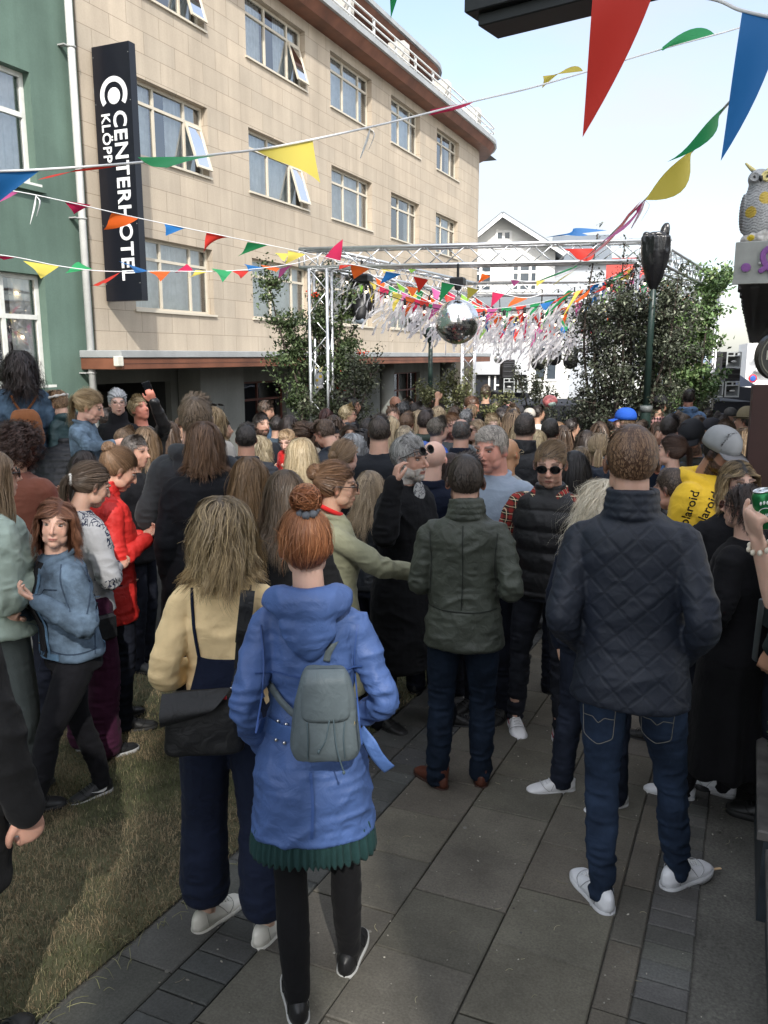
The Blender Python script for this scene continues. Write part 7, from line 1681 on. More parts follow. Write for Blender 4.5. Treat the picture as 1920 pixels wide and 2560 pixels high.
person('woman with blonde curls beside the tall man in the hoodie', 533, 1012, 7.8, 30, sex='f', hair=('long', (.22, .15, .08), (.5, .38, .22), dict(L=.28, curl=.015)), top=J_('cotton', (.35, .33, .30)), ex=dict(glasses='dark', glup=60))

# --- middle of the crowd
M = person
M('dark haired man seen from behind in a black puffer jacket with fine stitching', 614, 1056, 6.3, 4, hair=('short', (.022, .018, .016), (.06, .05, .045), dict(L=.035)), top=J_('puffer', (.010, .012, .018), puff=.04, collar='stand', fit=1.12), skin=(.48, .26, .18), g=1.1)
M('woman with pale blonde hair flicked out, black jacket, in front of the bearded man', 648, 1085, 6.9, 40, sex='f', hair=('bob', (.35, .27, .16), (.68, .58, .40), dict(L=.22, curl=.012, vol=.3)), top=J_('wool', BLKF, collar='stand'))
M('man with a thick dark beard facing the camera by the sapling', 652, 1030, 8.4, 150, skin=(.50, .30, .22), hair=('short', (.020, .016, .014), (.06, .045, .04), dict(L=.035)), beard=((.03, .018, .014), 1), top=J_('knit', (.012, .014, .018)))
M('man in a blue denim jacket partly hidden by leaves at the left truss post', 672, 1000, 10.8, 100, hair=('short', (.05, .035, .025), (.12, .08, .06)), top=J_('denim', (.07, .12, .18)), arms=('phone', 'phone'), head=(0, 20, 0))
M('woman with straight dark hair and a grey top behind the toddler', 722, 1034, 9.0, 10, sex='f', hair=('long', (.025, .018, .016), (.07, .05, .045), dict(L=.3)), top=J_('cotton', (.15, .18, .20)))
hold = M('woman with a messy brown bun in a tan coat carrying a toddler', 752, 1052, 7.4, 300, sex='f', skin=(.56, .34, .25), hair=('tie', (.055, .035, .024), (.16, .10, .07), dict(tie=(0, -.1, .04), bun=.05, mess=.2)), top=J_('wool', (.26, .17, .09)), arms=('fold', 'hold'))
M('toddler with wispy blond hair in a bright red cardigan on a woman\'s arm', 714, 1072, 7.1, 205, sex='f', h=.88, skin=(.66, .42, .34), hair=('short', (.24, .15, .08), (.48, .34, .2), dict(L=.03)), top=J_('knit', (.55, .02, .02), fit=1.25, name='cardigan'), legs=dict(k='reg', fab=('cotton', (.5, .45, .4))), arms=('phone', 'down'), ex=dict(hs=1.75), head=(0, 20, 0), lod=1)
M('woman with thick straight platinum blonde hair in a dark coat, seen from behind', 752, 1090, 5.4, 12, sex='f', hair=('long', (.34, .25, .14), (.72, .60, .40), dict(L=.36, vol=.34, tip=.5, dens=1.3)), top=J_('wool', (.05, .035, .02), hem=.7), lod=0)
M('brown haired man with dark backpack straps looking down to the left', 798, 1048, 7.2, 322, skin=(.56, .33, .24), hair=('short', (.055, .035, .024), (.17, .11, .075), dict(L=.05)), top=J_('nylon', (.012, .018, .028), collar='hood', hk=.7), head=(-14, 28, 0), g=1.05)
M('man with a short black beard and high forehead facing right', 832, 1062, 8.0, 150, skin=(.50, .30, .22), hair=('short', (.012, .010, .010), (.04, .03, .03), dict(L=.025)), beard=((.02, .015, .013), .9), top=J_('cotton', BLKF), head=(-8, 10, 0))
M('woman with caramel hair in a low knot and a black jacket seen from behind', 862, 1096, 5.5, 42, sex='f', skin=(.60, .38, .30), hair=('tie', (.13, .080, .045), (.38, .25, .14), dict(tie=(0, -.115, -.01), bun=.032, tail=.10, vol=.25)), top=J_('wool', BLKF), lod=0)
M('woman with a silver bob and sunglasses pushed up, black leather jacket', 884, 1080, 6.5, 50, sex='f', skin=(.55, .35, .27), hair=('bob', (.20, .21, .22), (.62, .63, .64), dict(L=.18, vol=.25, tip=.7)), top=J_('leather', (.012, .012, .014)), ex=dict(glasses='dark', glup=62))
M('large man with dark hair in a charcoal jacket seen from behind', 948, 1036, 6.2, 6, g=1.22, skin=(.5, .3, .22), hair=('short', (.030, .022, .018), (.09, .07, .055), dict(L=.045)), top=J_('wool', (.014, .016, .020), fit=1.12), beard=((.03, .02, .02), .6), lod=1)
M('laughing woman with very long pale blonde hair in white, turned right', 975, 1036, 7.9, 78, sex='f', skin=(.62, .38, .28), hair=('long', (.38, .28, .16), (.72, .6, .4), dict(L=.42, vol=.2)), top=J_('cotton', (.6, .58, .54)), smile=1)
M('young man resting his chin on his hand, facing the camera', 982, 1012, 10.2, 178, skin=(.60, .36, .27), hair=('short', (.09, .05, .03), (.2, .12, .08)), top=J_('cotton', (.4, .03, .03)), arms=(((.08, .14, -.22), (-.06, .16, .02)), 'down'))
M('bald man in black with dark sunglasses under the hotel canopy', 989, 988, 12.5, 150, skin=(.30, .15, .10), hair=None, top=J_('cotton', BLKF), ex=dict(glasses='dark', buzz=.25))
M('woman with a short blonde crop and sunglasses in black leather, in profile', 868, 1010, 10.6, 84, sex='f', skin=(.62, .38, .28), hair=('short', (.45, .34, .18), (.75, .64, .42), dict(L=.06)), top=J_('leather', BLKF), ex=dict(glasses='dark'))
M('dark haired man in profile by the grey pillar', 862, 984, 12.2, 84, skin=(.42, .23, .16), hair=('short', (.02, .015, .012), (.05, .04, .03), dict(L=.02)), top=J_('cotton', BLKF))
M('woman with black curly hair holding a phone by the grey pillar', 880, 990, 12.0, 88, sex='f', skin=(.35, .2, .14), hair=('curly', (.010, .008, .008), (.03, .02, .02)), top=J_('cotton', BLKF), arms=('down', 'hold'))
M('man in black punching one fist into the air', 1040, 1004, 11.6, 60, skin=(.42, .24, .16), hair=('short', (.02, .016, .014), (.05, .04, .035)), top=J_('cotton', BLKF, sl='short'), arms=('down', ((.10, .14, .16), (.06, .20, .42))), curls=(.3, 1.6), lod=1, ex=dict(bare=1))
M('dark haired man with greying temples beside the raised fist', 1008, 1003, 10.8, 40, skin=(.40, .24, .17), hair=('short', (.03, .03, .03), (.12, .12, .12)), top=J_('cotton', BLKF))
M('man with short brown hair looking up behind the raised fist', 1014, 994, 12.8, 100, skin=(.48, .28, .2), hair=('short', (.04, .03, .02), (.1, .07, .05)), top=J_('cotton', (.03, .03, .035)), head=(0, -15, 0))
M('child in a red jacket seen from behind beside the white clad blonde', 1016, 1030, 9.4, 20, hair=('short', (.10, .055, .03), (.22, .14, .09)), top=J_('cotton', (.5, .025, .03), collar='hood'))
M('blonde haired woman seen from behind below the red jacketed child', 1012, 1060, 7.6, 5, sex='f', hair=('bob', (.22, .17, .11), (.62, .52, .36), dict(L=.24)), top=J_('cotton', (.45, .42, .38)))
M('man in a dark green hooded jacket seen from behind', 1064, 1022, 8.6, 10, hair=('short', (.03, .02, .018), (.08, .06, .05)), top=J_('nylon', (.018, .035, .026), collar='hood'), g=1.1)
M('man in a bright blue hooded jacket facing right', 1094, 1040, 7.8, 60, skin=(.52, .33, .25), hair=('short', (.08, .07, .055), (.22, .19, .16)), top=J_('nylon', (.03, .12, .52), collar='hood', wr=.012))
M('man with a full ginger beard in a grey jacket facing the camera', 1131, 1030, 8.0, 168, skin=(.66, .40, .32), hair=('short', (.14, .07, .035), (.30, .17, .09), dict(L=.04)), beard=((.19, .07, .03), 1), top=J_('wool', (.10, .11, .115)), g=1.1, head=(0, 6, 0), smile=.6)
M('balding man in a navy blazer seen from behind', 1154, 1044, 7.2, 12, skin=(.50, .29, .22), hair=('thin', (.05, .05, .05), (.16, .16, .155), dict(bald=.045, L=.03)), top=J_('wool', (.010, .013, .024), collar='stand'), g=1.12)
M('woman with fair hair and glasses in a striped top', 1192, 1045, 8.6, 230, sex='f', skin=(.6, .38, .3), hair=('bob', (.22, .15, .09), (.50, .38, .24)), top=dict(fab=('print', (.5, .5, .5), (.02, .02, .02))), ex=dict(glasses='dark'))
M('blond boy with swept hair facing the camera', 1232, 1034, 8.8, 172, skin=(.66, .44, .35), hair=('short', (.34, .24, .13), (.62, .48, .3), dict(L=.05)), top=J_('cotton', (.05, .06, .08)))
M('small girl with a curly blonde head in a pink jumper above the crowd', 1180, 1008, 11.2, 20, sex='f', h=1.1, hair=('curly', (.24, .16, .09), (.50, .36, .22), dict(L=.09)), top=J_('knit', (.58, .24, .29)), ex=dict(hs=1.4))
M('red faced man with cropped hair looking down at the girl in pink', 1189, 990, 12.2, 110, skin=(.55, .25, .17), hair=('short', (.10, .05, .03), (.2, .11, .07), dict(L=.015)), top=J_('cotton', BLKF), head=(0, 25, 0))
M('tall man in black standing on a riser with his back to the camera', 1214, 962, 13.5, 2, h=1.88, hair=('short', (.05, .035, .022), (.13, .09, .06)), top=J_('cotton', BLKF), arms=('fold', 'fold'))
M('woman with dark to blonde dyed lengths and a white jacket', 1284, 1020, 9.4, 30, sex='f', hair=('long', (.04, .025, .018), (.55, .38, .24), dict(L=.42, tip=1.1)), top=J_('cotton', (.6, .6, .58)))
bald = M('bald man in a navy shirt seen from behind', 1087, 1098, 5.15, 18, skin=(.66, .42, .33), g=1.08, hair=None, top=J_('cotton', (.009, .013, .028), collar='stand'), ex=dict(hs=1.06), head=(4, 4, 0))
M('bald tanned man just behind the man in the grey polo', 1272, 1092, 5.9, 30, skin=(.42, .23, .13), hair=None, top=J_('cotton', (.3, .3, .28)), head=(10, 0, 0), ex=dict(glasses='clear', glcol=(.3, .25, .15)))
M('dark haired woman half hidden by the man in the olive jacket', 1128, 1128, 5.2, 40, sex='f', hair=('bob', (.03, .018, .015), (.09, .06, .05)), top=J_('cotton', BLKF))
M('woman with long wavy blonde hair between the sage coat and the grey beard', 925, 1172, 5.0, 30, sex='f', skin=(.56, .36, .28), hair=('long', (.20, .15, .10), (.62, .48, .32), dict(L=.42, curl=.014, tip=.8, vol=.22)), top=J_('leather', (.014, .016, .02)), lod=0)
M('man with thinning dark hair in a black softshell jacket seen from behind', 1313, 1030, 6.7, 14, g=1.15, skin=(.5, .3, .22), hair=('short', (.035, .028, .024), (.10, .08, .07), dict(L=.02)), top=J_('nylon', (.011, .012, .015), collar='high'))
M('woman with a smooth white blonde bob seen from behind', 1342, 1070, 7.4, 6, sex='f', hair=('bob', (.42, .32, .17), (.75, .63, .42), dict(L=.24)), top=J_('cotton', (.05, .05, .05)))
M('man with a dark buzz cut in a green and grey hooded jacket', 1376, 1043, 7.6, 10, skin=(.5, .3, .22), hair=('short', (.03, .025, .022), (.07, .06, .05), dict(L=.012)), top=J_('nylon', (.022, .036, .034), collar='hood'), g=1.05)
M('woman with long straight black hair and a pink top behind the man in sunglasses', 1437, 1122, 5.2, 2, sex='f', hair=('long', (.011, .010, .010), (.035, .03, .03), dict(L=.44, vol=.25)), top=J_('cotton', (.50, .34, .31)), lod=0)
M('blonde with a short plaited ponytail in a navy anorak seen from behind', 1502, 1082, 6.2, 6, sex='f', hair=('tie', (.20, .14, .08), (.48, .36, .22), dict(tie=(0, -.115, .0), tail=.13)), top=J_('nylon', (.018, .026, .045), collar='hood'))
M('man in a bright blue baseball cap', 1564, 1023, 9.2, 285, skin=(.62, .40, .32), hair=('short', (.12, .08, .05), (.25, .17, .1)), top=J_('cotton', (.05, .06, .07)), ex=dict(cap=((.012, .085, .45), 'cap')), lod=1)
M('person with long fluffy white blonde hair in a navy coat, hidden behind the quilted jacket', 1512, 1192, 3.72, 30, sex='f', h=None, hair=('long', (.55, .47, .34), (.80, .74, .62), dict(L=.4, curl=.02, mess=.3, vol=.5)), top=J_('wool', NV, fit=1.2, sr=1.2), legs=dict(k='reg', fab=('jeans', (.014, .018, .03)), hem=.08), shoes=(.72, .72, .73), sole=(.7, .7, .7), feet=((-.16, .0, 140), (.14, .05, 160)), lod=0)
M('man with a close brown crop seen past the right of the quilted jacket, facing left', 1672, 1166, 4.55, 300, skin=(.58, .32, .24), hair=('short', (.06, .042, .032), (.16, .115, .085), dict(L=.018)), top=J_('cotton', BLKF), head=(0, 16, 0), lod=0, ex=dict(hs=1.08))
M('serious woman with a brown ponytail in a black jacket facing left', 1682, 1086, 6.1, 288, sex='f', skin=(.66, .42, .33), hair=('tie', (.05, .028, .02), (.15, .09, .065), dict(tie=(0, -.11, .04), tail=.2, vol=.15)), top=J_('leather', (.012, .012, .015)), lod=0)
M('man in a dark cap, olive quilted gilet and blue jumper looking down', 1726, 1056, 6.4, 200, skin=(.36, .20, .14), hair=('short', (.015, .012, .01), (.04, .03, .03)), beard=((.025, .02, .018), .7), top=J_('knit', (.035, .12, .30)), vest=J_('puffer', (.035, .036, .030), puff=.05, fit=1.15), ex=dict(cap=((.010, .011, .015), 'cap')), head=(0, 20, 0), lod=0)
yh = M('bearded man in a grey flat brimmed cap and a yellow hoodie printed with black lettering', 1822, 1078, 4.35, 118, skin=(.30, .165, .11), hair=('short', (.012, .010, .010), (.04, .03, .03)), beard=((.020, .014, .012), 1), top=J_('cotton', (.72, .46, .035), collar='hood', fit=1.18, wr=.010, name='hoodie', sr=1.15), ex=dict(cap=((.26, .27, .28), 'snap', (.15, .15, .16)), hs=.93), arms=('phone', 'phone'), head=(10, 22, 0), lod=0)
M('woman with dark hair tipped with blonde beside the yellow hoodie', 1846, 1146, 4.0, 150, sex='f', skin=(.55, .35, .27), hair=('bob', (.014, .011, .010), (.45, .32, .17), dict(L=.16, tip=.9)), top=J_('cotton', BLKF), lod=0)
dress = M('woman with short dark curls and tortoiseshell sunglasses in a long black dress, facing left', 1868, 1206, 3.75, 292, sex='f', g=1.12, skin=(.58, .36, .28), hair=('curly', (.020, .014, .012), (.075, .05, .045), dict(L=.09, vol=.22, mess=.3)), top=J_('cotton', (.006, .006, .0075), hem=.85, fit=1.15, sr=1.1), legs=dict(k='skinny', fab=('cotton', BLKF), skirt=(('cotton', (.005, .005, .006)), .26, .10, 1.1)), shoes=(.60, .61, .63), sole=(.62, .62, .62), arms=('fold', 'fold2'), feet=((-.13, .18, 20), (.10, .05, 6)), ex=dict(glasses='dark', glcol=(.10, .02, .01)), lod=0)
can_h = person('fair haired woman in a white and green print top at the right edge', 2130, 1180, 2.75, 300, sex='f', skin=(.66, .42, .33), hair=('long', (.40, .30, .18), (.70, .58, .38), dict(L=.40, vol=.24)), top=dict(fab=('print', (.6, .62, .6), (.06, .16, .05)), hem=.8, sl='short', name='printed_top'), arms=(('ik', (1893, 1345, 2.45), (.2, -.2, 1.0), (.4, 0, -1)), 'down'), ex=dict(bare=1), curls=(1.0, .3), lod=0, legs=dict(k='reg'), shoes=(.7, .7, .7), sole=(.7, .7, .7), feet=((-.1, -.26, 5), (.1, -.30, -5)))
M('person with weathered skin and cropped grey hair at the right edge facing left', 2040, 1052, 3.6, 285, skin=(.52, .28, .18), hair=('short', (.25, .25, .24), (.45, .45, .44), dict(L=.02)), top=J_('cotton', (.02, .03, .03)), arms=('down', 'down'), lod=0)

# --- far crowd
PAL = [BLKF, (.02, .03, .06), (.09, .09, .10), (.12, .03, .035), (.06, .07, .05), (.30, .27, .22), (.05, .10, .14), (.03, .03, .03), (.22, .24, .27)]
def F(label, px, py, d, face, sex='m', hair=None, top=None, **k):
    top = top or PAL[(px * 3 + py) % len(PAL)]
    k.setdefault('lod', 2); return person(label, px, py, d, face, sex=sex, hair=hair, top=J_(k.pop('fab', 'cotton'), top, **k.pop('tk', {})), **k)
dk = ('short', (.02, .016, .014), (.06, .045, .04)); br = ('short', (.06, .04, .026), (.15, .10, .07)); bl = ('bob', (.3, .22, .13), (.62, .5, .32)); lb = ('long', (.05, .032, .022), (.14, .09, .06))
F('man in a sky blue hooded top standing above the crowd near the green rowan', 1723, 972, 11.8, 4, hair=dk, top=(.14, .24, .42), h=1.80, tk=dict(collar='hood', fit=1.15), lod=1, g=1.08, skin=(.6, .3, .22))
F('person in a pink and black checked shirt and dark cap beside the wrapped lamp post', 1652, 990, 11.0, 40, hair=dk, h=1.7, ex=dict(cap=(BLKF, 'cap')), lod=1)
bpy.data.objects[[o.name for o in bpy.data.objects if o.name.startswith('person') and o.get('label', '').startswith('person in a pink and black')][0]]
F('man with short dark hair seen from behind left of the dark cap', 1676, 1036, 7.9, 20, hair=dk, top=NV, lod=1, skin=(.62, .36, .28))
F('man with reddish brown hair in profile behind the dark haired man', 1704, 1030, 9.0, 290, hair=br, skin=(.55, .28, .2), top=(.12, .03, .03), lod=1)
F('young woman in a dark headscarf smiling', 1779, 1048, 8.8, 220, 'f', hair=None, skin=(.28, .15, .10), ex=dict(cap=((.02, .02, .026), 'hijab')), lod=1, smile=1)
F('bearded man with slicked dark hair turned left', 1802, 1031, 9.6, 290, hair=dk, beard=((.05, .03, .02), .8), lod=1)
F('man in black wraparound sunglasses facing the camera', 1820, 1049, 8.2, 186, hair=br, skin=(.55, .31, .23), ex=dict(glasses='dark'), lod=1)
F('man in a striped straw hat in profile near the brown panel', 1872, 1019, 8.8, 290, hair=dk, skin=(.5, .28, .2), ex=dict(cap=((.22, .18, .11), 'fedora')), lod=1)
F('person with tousled light brown curls behind the grey flat brimmed cap', 1868, 1066, 5.6, 10, 'f', hair=('curly', (.15, .10, .06), (.40, .29, .18), dict(L=.1, vol=.3)), top=(.4, .4, .4), lod=1)
F('person in a grey knitted hat before the black stage', 1827, 1020, 12.5, 5, ex=dict(cap=((.07, .07, .07), 'beanie')))
F('person with short fair hair in a white top behind the dark cap', 1744, 1040, 9.2, 5, hair=br, top=(.55, .55, .55), lod=1)
F('person in a red and navy top left of the dark cap', 1655, 1060, 9.4, 200, hair=br, top=(.3, .03, .05))
F('woman with auburn hair seen from behind right of the lamp post', 1645, 1052, 10.2, 10, 'f', hair=('bob', (.08, .04, .02), (.2, .1, .06)))
F('person with mid brown hair before the stage, right of the straw hat wearer', 1895, 1035, 11, 180, hair=br)
F('man with ruddy cheeks and brown hair near the straw hat', 1850, 1045, 10.4, 210, hair=br, skin=(.6, .3, .22), top=(.02, .02, .02))
F('small dark head before the black stage, left of the grey knitted hat', 1770, 1020, 13.5, 5, hair=dk)
F('dark haired man under the green rowan', 1640, 1030, 12.5, 20, hair=dk, top=(.05, .02, .02))
F('figure dressed in shiny white with a small crown near the stage', 1346, 1012, 12.5, 60, 'f', hair=dk, top=(.7, .7, .66), h=1.8)
F('person in a pale grey bowl shaped hat near the stage', 1324, 1022, 12.3, 0, ex=dict(cap=((.45, .42, .38), 'beanie')))
F('person in a pink knitted hat near the left speaker stack', 1270, 1005, 14.0, 0, ex=dict(cap=((.60, .30, .28), 'beanie')), top=(.02, .02, .03))
F('person in a black knitted hat beside the pink hat', 1262, 1015, 12.8, 0, ex=dict(cap=((.015, .015, .02), 'beanie')))
F('person in a dark grey knitted hat between the pink hat and the white costume', 1296, 1014, 12.9, 0, ex=dict(cap=((.04, .04, .045), 'beanie')))
F('blonde head in front of the speaker riser', 1240, 1004, 14.2, 30, 'f', hair=bl, top=(.3, .3, .3))
F('person in dark blue standing left of the blonde head by the riser', 1252, 1020, 11.8, 340, hair=dk, top=(.02, .03, .05))
F('woman with brown hair in a topknot ahead of the dyed lengths', 1283, 1014, 11.2, 4, 'f', hair=('tie', (.05, .03, .02), (.12, .08, .05), dict(bun=.03, tie=(0, -.05, .11))), top=(.4, .38, .35))
F('ginger haired woman near the pink balloon', 1395, 1052, 9.6, 240, 'f', hair=('long', (.22, .12, .06), (.48, .3, .18)), top=(.5, .1, .08))
F('woman with a blue-grey scarf below the pink balloon', 1407, 1060, 9.0, 320, 'f', hair=lb, top=(.2, .24, .28))
F('person with fair hair and glasses behind the dark green jacket', 1095, 1012, 10.8, 30, 'f', hair=bl, top=(.3, .06, .08))
F('person in a maroon top near the green lamp post', 1098, 1006, 11.8, 180, hair=dk, top=(.12, .02, .03))
F('pink faced balding man by the green lamp post', 1087, 998, 13.2, 130, hair=('thin', (.1, .06, .04), (.2, .1, .08), dict(bald=.05)), skin=(.66, .32, .26), top=(.08, .02, .03))
F('person in black with dark hair tucked behind the raised fist', 1058, 1018, 10.2, 350, hair=dk)
F('small blonde head under the raised fist', 1047, 1022, 10.0, 355, 'f', hair=bl, top=(.1, .1, .1))
F('dark haired man beside the large charcoal jacket', 918, 1043, 8.6, 20, hair=dk)
F('woman with black curly hair low beside the charcoal jacket', 906, 1068, 7.6, 10, 'f', hair=('curly', (.012, .010, .010), (.04, .03, .03)), lod=1)
F('woman with dark hair and goggles pushed up facing the camera', 876, 1056, 8.8, 180, 'f', hair=lb, ex=dict(glasses='dark', glup=60), lod=1)
F('person in a mottled red scarf behind the left sapling', 815, 1018, 10.8, 40, 'f', hair=('curly', (.05, .02, .02), (.12, .05, .04)), top=(.25, .06, .05))
F('dark coated person at the edge of the left sapling', 834, 1034, 9.8, 20, 'f', hair=lb, top=(.015, .018, .03))
F('dark haired person at the foot of the grey pillar', 690, 1040, 10.4, 10, hair=dk, top=(.05, .07, .09))
F('woman with a small brown head low behind the toddler', 776, 1052, 9.6, 50, 'f', hair=lb)
F('man with dark hair left of the puffer jacket beside the entrance', 555, 1046, 9.0, 90, hair=dk, top=(.03, .03, .035))
F('woman with blonde hair at the dark hotel entrance', 520, 1018, 9.8, 330, 'f', hair=bl, top=(.2, .2, .22))
F('man leaning by the hotel entrance in grey', 455, 1040, 9.5, 120, hair=br, top=(.1, .1, .11))
F('woman in a brown coat near the hotel entrance', 425, 1050, 9.0, 40, 'f', hair=lb, top=(.10, .05, .03))
F('person in a navy jacket behind the silver haired woman', 262, 1020, 8.5, 30, hair=dk, top=NV, h=1.5)
F('blonde woman in a grey coat left of the white blonde bob', 1300, 1052, 8.4, 350, 'f', hair=bl, top=(.2, .2, .2))
F('dark haired woman low under the birch', 1468, 1072, 8.2, 10, 'f', hair=('long', (.035, .025, .02), (.09, .065, .05)), lod=1)
F('woman with sandy hair just left of the navy anorak', 1455, 1112, 6.6, 20, 'f', hair=('bob', (.14, .10, .06), (.34, .25, .16)), lod=1)
F('man with a brown quiff in front of the lamp post foot', 1600, 1052, 8.5, 30, hair=br, top=(.04, .04, .045), lod=1)
F('dark figure walking under the birch leaves', 1430, 1045, 10.6, 60, hair=dk)
F('woman in a white top deep in the crowd under the birch', 1500, 1050, 10.5, 330, 'f', hair=lb, top=(.5, .5, .48))
F('man in a teal top deep in the crowd beside the birch stems', 1535, 1040, 11.2, 20, hair=dk, top=(.03, .12, .13))
F('woman with red hair deep in the crowd right of the birch', 1600, 1032, 11.8, 200, 'f', hair=('long', (.2, .07, .03), (.4, .16, .08)), top=(.1, .1, .12))
F('grey haired man near the mirror ball lamp post', 1165, 1022, 10.6, 15, hair=('short', (.15, .15, .15), (.35, .35, .35)), top=(.05, .06, .08))
F('man in a beige jacket behind the ginger beard', 1135, 1016, 11.0, 10, hair=br, top=(.3, .24, .16))

# ------------------------------------------------------------------ things worn, carried and held
def attach(I, name, label, cat, loc):
    w = I['w'](np.array([loc]))[0]; t = thing(name, label, cat, tuple(w), I['rz'], None, I['s']); return t, np.array(loc)
flush()
from mathutils.bvhtree import BVHTree
def bvh(I, part):
    for o in I['root'].children:
        if o.name.split('.')[0] == part:
            me = o.data; return BVHTree.FromPolygons([v.co[:] for v in me.vertices], [p.vertices[:] for p in me.polygons])
def drape(B, V, dirn, off=.003, back=.5):
    """move points onto the cloth surface along dirn"""
    out = []; d = Vector(unit(dirn))
    for v in V:
        h = B.ray_cast(Vector(v) - d * back, d); out.append((np.array(h[0]) - np.array(d) * off) if h[0] is not None else v)
    return np.array(out)
def strip(B, pts, w, dirn, th=.004, n=24, off=.004, lin=False):
    """flat strap laid over a garment"""
    P = drape(B, catmull(pts, n) if not lin else np.array([np.interp(np.linspace(0, len(pts) - 1, n), range(len(pts)), np.array(pts)[:, q]) for q in range(3)]).T, dirn, off); d = unit(dirn); T = unit_rows(np.gradient(P, axis=0)); S = unit_rows(np.cross(T, d)); V = []
    P[1:-1] = (P[:-2] + 2 * P[1:-1] + P[2:]) / 4
    for p, s in zip(P, S): V += [p - s * w / 2, p + s * w / 2, p + s * w / 2 - d * th, p - s * w / 2 - d * th]
    F = []
    for i in range(n - 1):
        for j in range(4): F.append((4 * i + j, 4 * i + (j + 1) % 4, 4 * i + 4 + (j + 1) % 4, 4 * i + 4 + j))
    F += [(3, 2, 1, 0), tuple(4 * (n - 1) + q for q in range(4))]; return V, F
FWD = (0, 1, 0)
# blue raincoat: seams, back vent, belt end, snaps
Bc = bvh(blue, 'raincoat'); seam = plain('blue_seam', (.03, .07, .22), .6)
m = MB()
for pts, w in (([(0, -.3, .93), (.005, -.3, .82), (.0, -.3, .70)], .010), ([(-.155, -.3, 1.40), (-.145, -.3, 1.27), (-.16, -.3, 1.10)], .005), ([(.155, -.3, 1.40), (.145, -.3, 1.27), (.16, -.3, 1.10)], .005), ([(-.17, -.3, 1.26), (0, -.3, 1.235), (.17, -.3, 1.26)], .005)):
    V, F_ = strip(Bc, pts, w, FWD, .003); m.add(V, F_)
m.build('seam', seam, blue['root'])
m = MB(); V, F_ = strip(Bc, [(-.17, -.3, 1.06), (-.12, -.3, 1.05), (-.06, -.3, 1.045)], .052, FWD, .005, 12); m.add(V, F_); m.build('belt_tab', fabric('nylon', (.05, .105, .28)), blue['root'])
m = MB()
for p in drape(Bc, [(-.105, -.3, 1.078), (-.078, -.3, 1.074), (-.112, -.3, 1.018), (-.085, -.3, 1.014)], FWD, .008): ell(m, p, (.0065, .004, .0065), 10, 6)
m.build('snap_button', plain('steel_snap', (.6, .6, .6), .25, 1), blue['root'], True)
m = MB(); bp_ = [(.16, -.12, 1.06), (.19, -.15, 1.03), (.21, -.15, .99), (.235, -.14, .95), (.255, -.13, .925)]; tube(m, bp_, .022, 10, 20, flat=.14, ref=(0, 1, .2), cap=False); m.build('belt', fabric('nylon', (.07, .14, .35)), blue['root'], True)
# teal rucksack
t, L0 = attach(blue, 'teal_rucksack', 'small grey-teal leather rucksack with drawstrings on the blue raincoat', 'rucksack', (.09, -.30, .98)); t.scale = [q * .84 for q in t.scale]; t.location = Vector(blue['w'](np.array([[.055, -.275, 1.02]]))[0]); ys = -.215
TEAL = fabric('satin', (.105, .130, .142))
m = MB(); loft(m, [(.98, .085, ys, .118, .058), (1.02, .085, ys, .130, .070), (1.10, .085, ys, .124, .072), (1.20, .085, ys + .005, .110, .066), (1.285, .085, ys + .01, .088, .052), (1.315, .085, ys + .02, .070, .036)], 28, 3.0, 22); m.v = [m.verts() - L0]
def pbk(P, Nn): return P + Nn * ((1 - np.abs(2 * vnoise(P * [1, 1, .4], 16, 3) - 1) - .6) * .008)[:, None], None
fuse(m, 'bag_body', TEAL, t, .006, 3, pbk)
m = MB(); fp_ = [(.022, 1.318), (.148, 1.318), (.168, 1.29), (.176, 1.19), (.172, 1.155), (.158, 1.138), (.015, 1.138), (.0, 1.155), (-.002, 1.19), (.004, 1.29)]
cu = [];  nxs, nzs = 15, 13; V = []
for j in range(nzs):
    v = j / (nzs - 1)
    for i in range(nxs):
        u = i / (nxs - 1) * 2 - 1; z = 1.325 - v * .185; hw_ = .068 + .020 * math.sin(min(1, v * 1.6) * 1.57); hw_ *= 1 - .10 * max(0, (v - .85) / .15) ** 2; zz_ = z + .010 * max(0, v - .7) * (abs(u) ** 6) * 3
        V.append((.087 + u * hw_, ys - .058 - .020 * math.sin(v * 2.2) * (1 - .55 * u * u) + .035 * max(0, .12 - v) / .12, zz_))
V = np.array(V); V2 = V + [0, .008, 0]; n_ = len(V); F_ = []
for j in range(nzs - 1):
    for i in range(nxs - 1): a = j * nxs + i; F_ += [(a, a + nxs, a + nxs + 1, a + 1), (n_ + a, n_ + a + 1, n_ + a + nxs + 1, n_ + a + nxs)]
bd = [i for i in range(nxs)] + [nxs * j + nxs - 1 for j in range(1, nzs)] + [nxs * (nzs - 1) + i for i in range(nxs - 2, -1, -1)] + [nxs * j for j in range(nzs - 2, 0, -1)]
for a, b_ in zip(bd, bd[1:] + bd[:1]): F_.append((a, b_, n_ + b_, n_ + a))
m.add(np.vstack([V, V2]) - L0, F_); m.build('flap', TEAL, t, True)
m = MB()
for pts in ([(.10, ys - .075, 1.15), (.085, ys - .088, 1.08), (.060, ys - .085, 1.035)], [(.115, ys - .075, 1.15), (.125, ys - .09, 1.05), (.150, ys - .092, .955)]): tube(m, np.array(pts) - L0, .0028, 6, 10); ell(m, np.array(pts[-1]) - L0, (.006, .006, .008), 8, 6)
for x in (.02, .155): tube(m, np.array([(x, ys - .070, 1.14), (x * .95 + .003, ys - .078, 1.08), (x, ys - .068, 1.0)]) - L0, .003, 6, 8)
m.build('drawstring', plain('teal_cord', (.06, .09, .105), .6), t, True)
